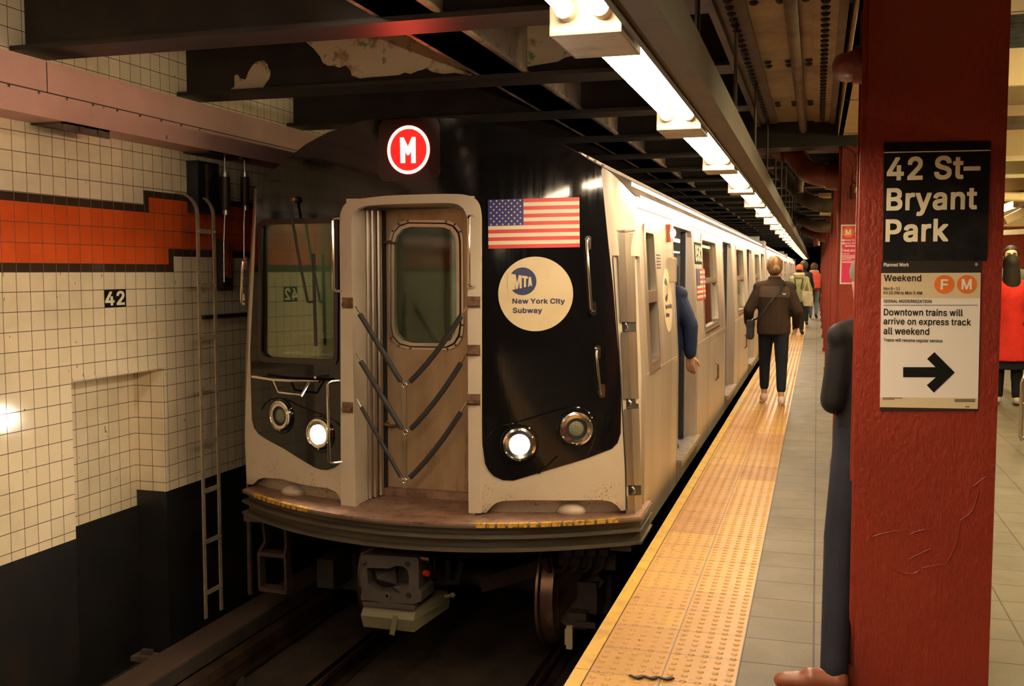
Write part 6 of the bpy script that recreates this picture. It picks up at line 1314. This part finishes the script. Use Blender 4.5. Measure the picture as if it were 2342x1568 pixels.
b = MB(); p = zc(1230, 1130); b.tube([(p[0], KY + .3, p[1]), (zc(1350, 1110)[0], KY + .3, zc(1350, 1110)[1])], .012, 8); b.sphere((zc(1355, 1108)[0], KY + .3, zc(1355, 1108)[1]), .02, n=10, m=6); P(b, 'release_lever', M['coupler_green'], parent=eb)
b = MB(); p = zc(1115, 600); b.lathe([(.02, 0), (.02, .03)], (p[0] - .01, KY + .08, p[1]), (1, -.3, 0), 12); P(b, 'red_button', pm('red_button', (.55, .03, .02), .4), parent=cp)
b = MB(); p, q = zc(1060, 345), zc(1190, 365); b.tube([(p[0], KY + .05, p[1]), (q[0], KY + .05, q[1])], .014, 8); p, q = zc(120, 290), zc(260, 225); b.tube([(p[0], KY + .05, p[1]), (q[0], KY + .12, q[1])], .014, 8); P(b, 'lifting_eye', M['rust_bracket'], parent=cp)
b = MB(); b.tube([(zc(600, 600)[0], KY + .2, zc(600, 600)[1]), (XC, 7.4, -.42)], .085, 14); P(b, 'coupler_shank', M['under'])
b = MB(); b.tube(smooth_loop([tuple(ony(800 + x / 6.82, 1230 + y / 6.82, KY + .35)) for x, y in ((1180, 700), (1290, 600), (1330, 420), (1290, 270), (1200, 210))], 2, False), .010, 8); P(b, 'air_hose', M['under_brown'])
b = MB()
for pts in ([(1150, 690), (1500, 690), (1540, 600), (1530, 330)], [(1540, 680), (1680, 680), (1700, 560), (1750, 360)]): b.tube([tuple(ony(800 + x / 6.82, 1230 + y / 6.82, KY + .6)) for x, y in pts], .026, 10)
P(b, 'air_pipe', M['under'])

# following cars: the same shell without the cab front
def following(dy, label):
    r = thing('subway_car', label, 'train', (XC, 6.2 + dy, 0), 'cars of the train at the platform')
    made = {}
    for o in COMMON:
        c = o.copy(); COL.objects.link(c); made[o.name] = c
        c.parent = made.get(o.parent.name, r); c.matrix_parent_inverse = o.matrix_parent_inverse
    b = MB(); b.box(xl + .1, -1.18, YS + dy - .03, YS + dy, -.05, 2.4); o = b.build('end_wall', M['car_steel'], smooth=False); seton(o, r)
    b = MB(); b.box(xl + .3, -1.35, YS + dy - .35, YS + dy - .03, -.05, 2.2); o = b.build('gangway', M['rubber'], smooth=False); seton(o, r)
following(18.25, 'second subway car, coupled behind the lead car')
following(36.5, 'farthest subway car of the train, beyond the second car')
# ------------------------------------------------------------------ people
M['skin'] = pm('skin', (.50, .27, .175), .5, var=(12, (.44, .22, .14), .4, .6))
def cloth(name, col, rough=.85, bs=220, var=True):
    return pm(name, col, rough, spec=.25, var=(7, tuple(c * .72 for c in col), .4, .68) if var else None, bmp=(9, .35, .015))
def solid(mb, name, mat, parent, voxel=.012, it=4):
    me = bpy.data.meshes.new(name); me.from_pydata(mb.v, [], mb.f); me.update()
    bm = bmesh.new(); bm.from_mesh(me); bmesh.ops.recalc_face_normals(bm, faces=bm.faces[:]); bm.to_mesh(me); bm.free()
    o = bpy.data.objects.new(name, me); COL.objects.link(o)
    r = o.modifiers.new('remesh', 'REMESH'); r.mode = 'VOXEL'; r.voxel_size = voxel
    sm_ = o.modifiers.new('smooth', 'SMOOTH'); sm_.factor = .5; sm_.iterations = it
    bpy.context.view_layer.update()
    new = bpy.data.meshes.new_from_object(o.evaluated_get(bpy.context.evaluated_depsgraph_get()))
    bpy.data.objects.remove(o); bpy.data.meshes.remove(me)
    new.name = name; new.materials.clear(); new.materials.append(mat)
    new.polygons.foreach_set('use_smooth', [True] * len(new.polygons)); new.update()
    return link(name, new, parent)
def ring(c, rx, ry, n=18, tilt=0.0): return [(c[0] + rx * math.cos(2 * PI * i / n), c[1] + ry * math.sin(2 * PI * i / n), c[2] + tilt * math.sin(2 * PI * i / n)) for i in range(n)]
def unit(v): return Vector(v).normalized()
def person(label, x, y, yaw, H, legs=((0, 0), (0, 0)), arms=None, jacket=None, hem=-.06, trousers=None, cuff=.10, shoes=None, hair='short', hair_mat=None, face=False, voxel=.014, lean=0.0, collar=True, loose=1.0, z=0.0, hat_mat=None, sole=None, skirt=None, shoe_len=.26, hood=None, splay=0, group=None, ankles=None, toes=None, hand_side=None, hand_scale=1.0):
    s = H / 1.75
    root = thing('person', label, 'person', (x, y, z), group); root.rotation_euler = (0, 0, yaw); root.scale = (s, s, s)
    hz = max(.44 * math.cos(math.radians(a)) + .42 * math.cos(math.radians(b_)) for a, b_ in legs) + .088
    T = lambda v: Vector((v[0], v[1] + lean * (v[2] - .945), v[2] - .945 + hz))   # torso points, given for a standing figure
    J = {}
    for k, (a, b_) in zip((-1, 1), legs):
        hip = Vector((k * .092, 0, hz)); a, b_ = math.radians(a), math.radians(b_)
        kn = hip + Vector((k * .008, math.sin(a), -math.cos(a))) * .44; an = kn + Vector((0, math.sin(b_), -math.cos(b_))) * .42
        if ankles and k in ankles: an = Vector(ankles[k]); kn = hip.lerp(an, .5) + Vector((0, .03, .02)); b_ = 0.0
        J[k] = (hip, kn, an, b_)
    arms = arms or {}
    AR = {}
    for k in (-1, 1):
        ud, fd = arms.get(k, ((k * .18, -.05, -1), (k * .05, .25, -1)))
        sh = T((k * .178, 0, 1.405)); el = sh + unit(ud) * .29; wr = el + unit(fd) * .255
        AR[k] = (sh, el, wr, unit(fd))
    sp_ = dict(zip((-1, 1), splay if isinstance(splay, tuple) else (splay, splay)))
    # body
    b = MB()
    b.loft([ring(T((0, 0, zz)), rx, ry) for zz, rx, ry in ((.86, .13, .09), (.95, .15, .10), (1.1, .13, .09), (1.3, .155, .10), (1.42, .15, .085), (1.48, .07, .06))])
    b.cap(T((0, -.01, 1.45)), T((0, .01, 1.58)), .056, .052)
    hc = T((0, .02, 1.645))
    b.sphere(hc, .078, .098, .112, 20, 14).sphere(hc + Vector((0, .045, -.055)), .052, .052, .062, 14, 10)
    b.cap(hc + Vector((0, .095, .012)), hc + Vector((0, .112, -.026)), .011, .016, 8)
    for k in (-1, 1): b.sphere(hc + Vector((k * .080, -.005, -.012)), .014, .024, .034, 10, 8)
    for k in (-1, 1):
        sh, el, wr, fd = AR[k]
        b.cap(sh, el, .046, .038).cap(el, wr, .038, .027)
        side = unit((0, 1, 0)) if abs(fd.y) < .75 else unit((0, 0, 1))
        side = (side - fd * side.dot(fd)).normalized(); nrm = fd.cross(side) * -k
        if hand_side: side = (Vector(hand_side) - fd * fd.dot(Vector(hand_side))).normalized(); nrm = fd.cross(side) * -k
        p0 = wr + fd * .01; b0_ = len(b.v)
        for t in (-.028, -.010, .010, .028): b.cap(p0 + side * t * .6, p0 + side * t + fd * .075, .016, .0125, 8)
        for i, (t, ln) in enumerate(((-.031, .062), (-.0105, .078), (.0105, .083), (.031, .072))):
            k0 = p0 + side * t + fd * .078; k1 = k0 + (fd + nrm * .35).normalized() * ln * .5; k2 = k1 + (fd * .7 + nrm * .75).normalized() * ln * .5
            b.cap(k0, k1, .0098, .009, 8).cap(k1, k2, .009, .0078, 8)
        th0 = p0 + side * .030 + fd * .02; th1 = th0 + (side * .8 + fd * .75 + nrm * .3).normalized() * .045; th2 = th1 + (fd + nrm * .4).normalized() * .035
        b.cap(th0, th1, .013, .0105, 8).cap(th1, th2, .0105, .009, 8)
        for vi in range(b0_, len(b.v)): b.v[vi] = tuple(p0 + (Vector(b.v[vi]) - p0) * hand_scale)
    for k in (-1, 1):
        hip, kn, an, sb = J[k]
        b.cap(hip, kn, .075, .050).cap(kn, an, .048, .036)
        b.cap(an, an + Vector((0, .08, -.05)), .036, .03, 10)
    solid(b, 'body', M['skin'], root, min(voxel, .010), 3)
    # jacket
    if jacket:
        b = MB(); w = loose
        zs = [(.945 + hem, .172 * w, .135 * w)]
        if hem < -.2: zs = [(.945 + hem, .25 * w, .20 * w), (.72, .215 * w, .165 * w)]
        zs += [(.96, .178 * w, .135 * w), (1.12, .165 * w, .130 * w), (1.28, .185 * w, .132 * w), (1.385, .188 * w, .115), (1.435, .155, .10), (1.475, .105, .085), (1.505, .075, .072)]
        b.loft([ring(T((0, 0, zz)), rx, ry) for zz, rx, ry in zs])
        if collar: b.loft([ring(T((0, .0, 1.47)), .085, .078), ring(T((0, -.005, 1.535)), .072, .070)])
        for k in (-1, 1):
            sh, el, wr, fd = AR[k]
            b.cap(sh + Vector((-k * .02, 0, -.005)), el, .066 * w, .060 * w).cap(el, wr - fd * .01, .060 * w, .047 * w).cap(sh + Vector((-k * .10, 0, .03)), sh, .060, .064 * w)
        solid(b, 'jacket', jacket, root, voxel, 4)
    if skirt:
        b = MB(); b.loft([ring(Vector((0, 0, hz + zz)), rx, ry) for zz, rx, ry in ((-.52, .22, .18), (-.25, .20, .16), (.05, .155, .125))]); solid(b, 'skirt', skirt, root, voxel, 3)
    if trousers:
        b = MB()
        b.sphere((0, -.008, hz + .01), .155, .116, .13, 16, 10)
        for k in (-1, 1):
            hip, kn, an, sb = J[k]
            end = an + (kn - an).normalized() * cuff
            b.cap(hip + Vector((-k * .008, -.005, .02)), kn, .102, .072).cap(kn, end, .070, .056)
        solid(b, 'trousers', trousers, root, voxel, 3)
    for k in (-1, 1):
        hip, kn, an, sb = J[k]
        heel = an + Vector((0, -.03, -.035)); pitch = sb if sb < -.25 else 0.0
        fdir = Vector((k * .12 + math.sin(math.radians(sp_[k])) * k, math.cos(pitch) * math.cos(math.radians(sp_[k])), math.sin(pitch) * 1.0)).normalized(); up = None
        if toes and k in toes: fdir = Vector((*toes[k], 0)).normalized()
        q = an + fdir * (shoe_len * .62) - Vector((0, 0, .055)) if pitch == 0 else an + fdir * (shoe_len * .60) - Vector((0, 0, .03))
        b = MB(); b.cap(heel, heel.lerp(q, .5) + Vector((0, 0, .012)), .040, .043, 12).cap(heel.lerp(q, .5), q, .043, .034, 12).cap(an, heel, .042, .042, 12)
        solid(b, 'shoe', shoes or M['black'], root, .009, 3)
    hm = hair_mat
    if hair in ('short', 'bun', 'long', 'bushy'):
        b = MB(); e = .012 if hair != 'bushy' else .035
        b.sphere(hc + Vector((0, -.016, .018)), .082 + e, .098 + e * .6, .108 + e, 20, 14)
        if hair == 'bun': b.sphere(hc + Vector((.02, -.118, -.03)), .042, .036, .046, 12, 9).cap(hc + Vector((.01, -.09, -.01)), hc + Vector((.02, -.115, -.06)), .03, .02)
        if hair == 'long': b.loft([ring(hc + Vector((0, -.03, .05)), .085, .085), ring(hc + Vector((0, -.055, -.12)), .098, .07), ring(hc + Vector((0, -.085, -.32)), .11, .05), ring(hc + Vector((0, -.10, -.46)), .085, .03)])
        if hair in ('bun', 'bushy'): b.sphere(hc + Vector((0, -.05, -.04)), .078, .06, .07, 12, 9)
        o = solid(b, 'hair', hm, root, .009, 3)
        if hair == 'short' or face:                       # keep the face free
            for v in o.data.vertices:
                r_ = Vector(v.co) - hc
                if r_.y > .045 and r_.z < .075: v.co.y = hc.y + .03 + (r_.y - .045) * .05
                if r_.z < -.03 and hair == 'short': v.co = hc + Vector((r_.x * .75, r_.y * .75, r_.z * .8))
            o.data.update()
    if hair == 'beanie':
        b = MB(); b.loft([ring(hc + Vector((0, .0, zz)), rx, rx * 1.16, 20, tl) for zz, rx, tl in ((.002, .089, .022), (.045, .093, .02), (.085, .082, .012), (.118, .056, .0), (.134, .02, .0))])
        solid(b, 'beanie', hat_mat, root, .008, 2)
        if hm:
            b = MB(); b.sphere(hc + Vector((0, -.03, -.03)), .080, .085, .09, 14, 10).sphere(hc + Vector((0, -.075, -.12)), .07, .045, .075, 12, 9); o = solid(b, 'hair', hm, root, .010, 2)
            for v in o.data.vertices:
                if v.co.y - hc.y > .02: v.co.y = hc.y + .02
    if face:
        for k in (-1, 1):
            b = MB(); b.sphere(hc + Vector((k * .031, .085, .012)), .012, .010, .007, 10, 7); b.build('eye', pm('dark_eye', (.03, .02, .015), .3) if 'dark_eye' not in bpy.data.materials else bpy.data.materials['dark_eye'], root)
            b = MB(); b.cap(hc + Vector((k * .016, .094, .030)), hc + Vector((k * .048, .083, .031)), .006, .005, 8); b.build('eyebrow', hm, root)
        b = MB(); b.sphere(hc + Vector((0, .062, -.078)), .056, .040, .040, 14, 9).cap(hc + Vector((-.025, .098, -.042)), hc + Vector((.025, .098, -.042)), .007, .007, 8); b.build('beard', hm, root)
        b = MB(); b.cap(hc + Vector((-.020, .100, -.056)), hc + Vector((.020, .100, -.056)), .006, .006, 8); b.build('mouth', pm('lip', (.35, .12, .10), .5), root)
    root['_'] = 0; del root['_']
    return root, T, hc, AR, J, s
def local_part(root, b, name, mat, **kw): return b.build(name, mat, root, **kw)

brown_hair = pm('brown_hair', (.10, .052, .022), .6, spec=.25, var=(26, (.24, .135, .055), .45, .6, (1, 1, .3)), bmp=(60, .4, .005, (1, 1, .2)))
dark_hair = pm('dark_hair', (.012, .008, .006), .65, spec=.15, bmp=(60, .4, .005, (1, 1, .2)))

# woman in the brown fleece, walking away
wy = 13.35; wx_ = onz(1768, 920, 0).x
fleece = cloth('brown_fleece', (.036, .020, .013), .95)
root, T, hc, AR, J, s = person('person in a brown fleece jacket walking away along the tactile strip', wx_, wy, .06, 1.87, legs=((18, -2), (-10, -14)),
    arms={-1: ((-.42, -.10, -1), (-.02, .75, -.62)), 1: ((.34, -.12, -1), (-.02, .70, -.70))}, jacket=fleece, hem=-.10, trousers=cloth('navy_cropped_trousers', (.010, .011, .020)), cuff=.11,
    shoes=pm('pale_pink_shoe', (.62, .47, .42), .5), hair='bun', hair_mat=brown_hair, voxel=.012, loose=1.12, z=.012)
b = MB(); b.loft([ring(T((0, 0, zz)), rx, ry) for zz, rx, ry in ((1.29, .214, .153), (1.375, .218, .132), (1.42, .185, .118))]); local_part(root, b, 'shoulder_yoke', cloth('brown_yoke', (.060, .033, .022), .7))
b = MB(); c = T((.11, -.158, 1.33)); b.box(c.x - .018, c.x + .018, c.y - .004, c.y + .02, c.z - .009, c.z + .009); local_part(root, b, 'chest_emblem', pm('small_pale_mark', (.40, .34, .26), .6), smooth=False)
bg = thing('crossbody_bag', 'small black crossbody bag at the left hip of the fleece-jacketed walker', 'bag', (wx_ - .27 * s, wy, .9))
b = MB(); bq = ony(1722, 752, wy + .02); bc = Vector((bq.x - .03, wy + .02, bq.z)); b.cbox(bc.x - .045, bc.x + .045, bc.y - .11, bc.y + .11, bc.z - .13, bc.z + .12, .02); seton(b.build('bag_body', pm('black_leather', (.012, .012, .013), .35), smooth=False), bg)
b = MB(); b.cbox(bc.x - .052, bc.x + .052, bc.y - .115, bc.y + .115, bc.z + .02, bc.z + .125, .015); seton(b.build('bag_flap', bpy.data.materials['black_leather'], smooth=False), bg)
b = MB(); b.sphere((bc.x + .03, bc.y - .10, bc.z + .125), .016, n=10, m=6); seton(b.build('buckle', M['chrome']), bg)
b = MB()
RT = lambda v: Vector((wx_, wy, 0)) + Vector((v.x * s, v.y * s, v.z * s))
pts = [bc + Vector((.02, -.10, .12)), RT(T((-.17, -.15, 1.05))), RT(T((-.06, -.168, 1.22))), RT(T((.06, -.155, 1.38))), RT(T((.115, -.09, 1.475))), RT(T((.12, .02, 1.49)))]
pts = smooth_loop([tuple(p) for p in pts], 2, False)
for p, q in zip(pts, pts[1:]): b.bar(p, q, .022, .006, up=(0, 1, 0))
seton(b.build('strap', bpy.data.materials['black_leather'], smooth=False), bg)

# green jacket, orange beanie, tote bag
gy = 28.6; gx = onz(1826, 762, 0).x
olive = cloth('sage_green_jacket', (.30, .30, .13))
root, T, hc, AR, J, s = person('person in a pale green jacket and orange knit beanie with a cream tote bag', gx, gy, -.05, 1.86, legs=((16, -4), (-12, -22)), arms={-1: ((-.3, .05, -1), (-.1, .4, -.9)), 1: ((.35, -.1, -1), (.05, .25, -1))}, jacket=olive, hem=-.12,
    trousers=cloth('black_trousers', (.010, .010, .011)), cuff=.02, shoes=M['black'], hair='beanie', hair_mat=dark_hair, hat_mat=cloth('orange_knit', (.62, .085, .02)), voxel=.016, loose=1.15, z=.012)
b = MB(); b.loft([ring(T((0, -.03, zz)), rx, ry) for zz, rx, ry in ((1.44, .12, .10), (1.52, .14, .12), (1.57, .11, .10))]); local_part(root, b, 'hood', cloth('pale_fleece_hood', (.55, .46, .25)))
b = MB()
for k in (-1, 1): b.bar(T((k * .10, -.155, 1.42)), T((k * .06, -.165, 1.15)), .03, .01, up=(0, 1, 0))
local_part(root, b, 'harness_strap', M['black'], smooth=False)
tb = thing('tote_bag', 'cream canvas tote bag hanging from the green-jacketed walker', 'bag', (gx + .28, gy, 1.2))
b = MB(); c = Vector((gx + .22, gy - .16, 1.02)); b.loft([ring(c + Vector((.03, 0, -.25)), .12, .05), ring(c + Vector((0, 0, -.05)), .155, .07), ring(c + Vector((-.01, 0, .15)), .13, .04)]); seton(b.build('bag_body', cloth('cream_canvas', (.62, .54, .36))), tb)
b = MB(); b.tube([tuple(c + Vector((-.10, 0, .14))), tuple(c + Vector((-.04, .0, .38))), tuple(c + Vector((.0, .02, .48))), tuple(c + Vector((.06, .0, .14)))], .012, 8); seton(b.build('bag_strap', bpy.data.materials['cream_canvas']), tb)

# dark coat with a black backpack
dx, dy = onz(1842, 745, 0).x, 33.5; dx = ony(1838, 640, dy).x
root, T, hc, AR, J, s = person('person in dark clothes with bushy brown hair and a black backpack', dx, dy, 0, 1.97, legs=((10, 0), (-8, -16)), jacket=cloth('black_coat', (.014, .012, .013)), hem=-.25, trousers=cloth('charcoal_trousers', (.014, .014, .016)), cuff=.02, shoes=M['black'], hair='bushy', hair_mat=pm('reddish_brown_hair', (.05, .026, .018), .7, spec=.2), voxel=.018, loose=1.15, z=.012)
bk = thing('backpack', 'black backpack worn by the dark-clothed walker', 'backpack', (dx, dy - .2, 1.3))
b = MB(); c = Vector((dx + .02, dy - .29, 1.45)); b.cbox(c.x - .19, c.x + .19, c.y - .10, c.y + .09, c.z - .28, c.z + .22, .06); seton(b.build('pack_body', cloth('black_pack', (.02, .02, .028), .5)), bk)
b = MB(); b.cbox(c.x - .15, c.x + .15, c.y - .14, c.y - .09, c.z - .22, c.z + .02, .03); seton(b.build('front_pocket', bpy.data.materials['black_pack']), bk)
# jeans and a red backpack
rx_, ry_ = onz(1860, 727, 0).x, 38.6
root, T, hc, AR, J, s = person('person in blue jeans carrying a red backpack, walking beside the columns', rx_, ry_, -.05, 1.98, legs=((20, 2), (-16, -36)), jacket=cloth('brown_coat', (.085, .045, .035)), hem=-.05, trousers=cloth('blue_jeans', (.095, .125, .16)), cuff=.03, shoes=M['black'], hair='bushy', hair_mat=pm('curly_brown_hair', (.055, .028, .017), .7, spec=.2), voxel=.018, loose=1.1, hood=True)
b = MB(); b.loft([ring(T((0, -.02, zz)), rx, ry) for zz, rx, ry in ((1.44, .14, .11), (1.51, .16, .13), (1.57, .12, .10))]); local_part(root, b, 'hood', cloth('tan_hood', (.34, .17, .10)))
bk = thing('backpack', 'bright red backpack worn by the walker in jeans', 'backpack', (rx_, ry_ - .2, 1.3))
b = MB(); c = Vector((rx_ + .02, ry_ - .31, 1.36)); b.cbox(c.x - .21, c.x + .21, c.y - .12, c.y + .12, c.z - .33, c.z + .30, .08); seton(b.build('pack_body', pm('red_nylon', (.50, .05, .025), .45, bmp=(14, .6, .02))), bk)
b = MB(); b.cbox(c.x - .16, c.x + .16, c.y - .17, c.y - .11, c.z - .28, c.z - .0, .03); seton(b.build('front_pocket', bpy.data.materials['red_nylon']), bk)

# man waiting behind the closest column
navy = cloth('charcoal_navy_softshell', (.010, .009, .0115), .7)
mxp = onz(1902, 1566, 0)
root, T, hc, AR, J, s = person('person in dark jacket and grey beanie standing half hidden behind the closest column', .250, 4.90, .65, 1.75, legs=((1, -1), (0, -2)),
    arms={-1: ((-.06, .06, -1), (.90, .35, -.22)), 1: ((.3, .0, -1), (-.5, .75, .1))}, jacket=navy, hem=-.18, trousers=cloth('navy_chinos', (.013, .014, .025)), cuff=.0, shoes=pm('tan_leather_shoe', (.24, .07, .03), .35), hair='beanie', hat_mat=cloth('grey_beanie_knit', (.17, .155, .115)), voxel=.010, loose=1.04, shoe_len=.33,
    ankles={-1: (-.52, -.433, .085)}, toes={-1: (-.87, .51)})
# arm of the train crew member leaning out of the first doorway
cx2, cy2 = -1.325, 8.98
root, T, hc, AR, J, s = person('person in a navy uniform jacket leaning out of the first train doorway', cx2, cy2, -.15, 1.74, legs=((0, 0), (0, 0)), arms={-1: ((-.2, 0, -1), (0, .3, -1)), 1: ((.36, .05, -1), (.0, .05, -1))}, jacket=cloth('navy_uniform_jacket', (.009, .016, .052), .7), hem=-.12, trousers=cloth('navy_uniform_trousers', (.014, .016, .03)), cuff=.0, shoes=M['black'], hair='short', hair_mat=dark_hair, voxel=.008, loose=1.18, z=.10, hand_side=(1, -.2, 0), hand_scale=1.15)
# group on the far side of the column
qy = 14.2; qx = ony(2308, 750, qy).x
root, T, hc, AR, J, s = person('person in a bright red coat with long dark hair, seen from behind', qx, qy, .05, 1.88, legs=((2, 0), (-2, -4)), arms={1: ((.36, .05, -1), (.05, .75, -.6)), -1: ((-.3, .05, -1), (0, .5, -.8))}, jacket=cloth('bright_red_coat', (.60, .026, .016), .8), hem=-.42, skirt=cloth('navy_skirt', (.012, .014, .025)), trousers=cloth('black_tights', (.012, .012, .014)), cuff=.03, shoes=pm('silver_trainer', (.52, .46, .38), .4), hair='long', hair_mat=dark_hair, voxel=.014)
qx2 = ony(2311, 620, 16.3).x
person('bearded person in a grey-green jacket facing the camera beyond the red coat', qx2, 16.3, PI - .1, 2.04, legs=((0, 0), (4, 0)), jacket=cloth('grey_green_jacket', (.085, .10, .075)), hem=-.08, trousers=cloth('faded_grey_jeans', (.15, .155, .14)), cuff=.03, shoes=pm('brown_leather_boot', (.09, .04, .022), .45), hair='short', hair_mat=dark_hair, face=True, voxel=.014)
qx3 = ony(2376, 720, 15.0).x
person('person in black beside the red coat, cut off by the photo edge', qx3, 15.0, .5, 1.88, legs=((0, 0), (3, 0)), jacket=cloth('black_padded_jacket', (.012, .012, .013)), hem=-.30, trousers=cloth('black_slacks', (.010, .010, .011)), cuff=.02, shoes=M['black'], hair='short', hair_mat=dark_hair, voxel=.014)

# far red signal at the end of the platform
sgt = thing('signal_lamp', 'small red signal glowing far away where the lights converge', 'signal', (-.75, 60, 1.95))
b = MB(); b.cbox(-.87, -.63, 60, 60.2, 1.75, 2.15, .03); b.box(-.78, -.72, 60.06, 60.14, 2.15, 3.56); seton(b.build('signal_housing', M['black'], smooth=False), sgt)
b = MB(); b.sphere((-.75, 59.99, 1.98), .085, .04, .085, 16, 10); seton(b.build('signal_lens', emit('lit_red_signal', (1.0, .06, .03), 14)), sgt)
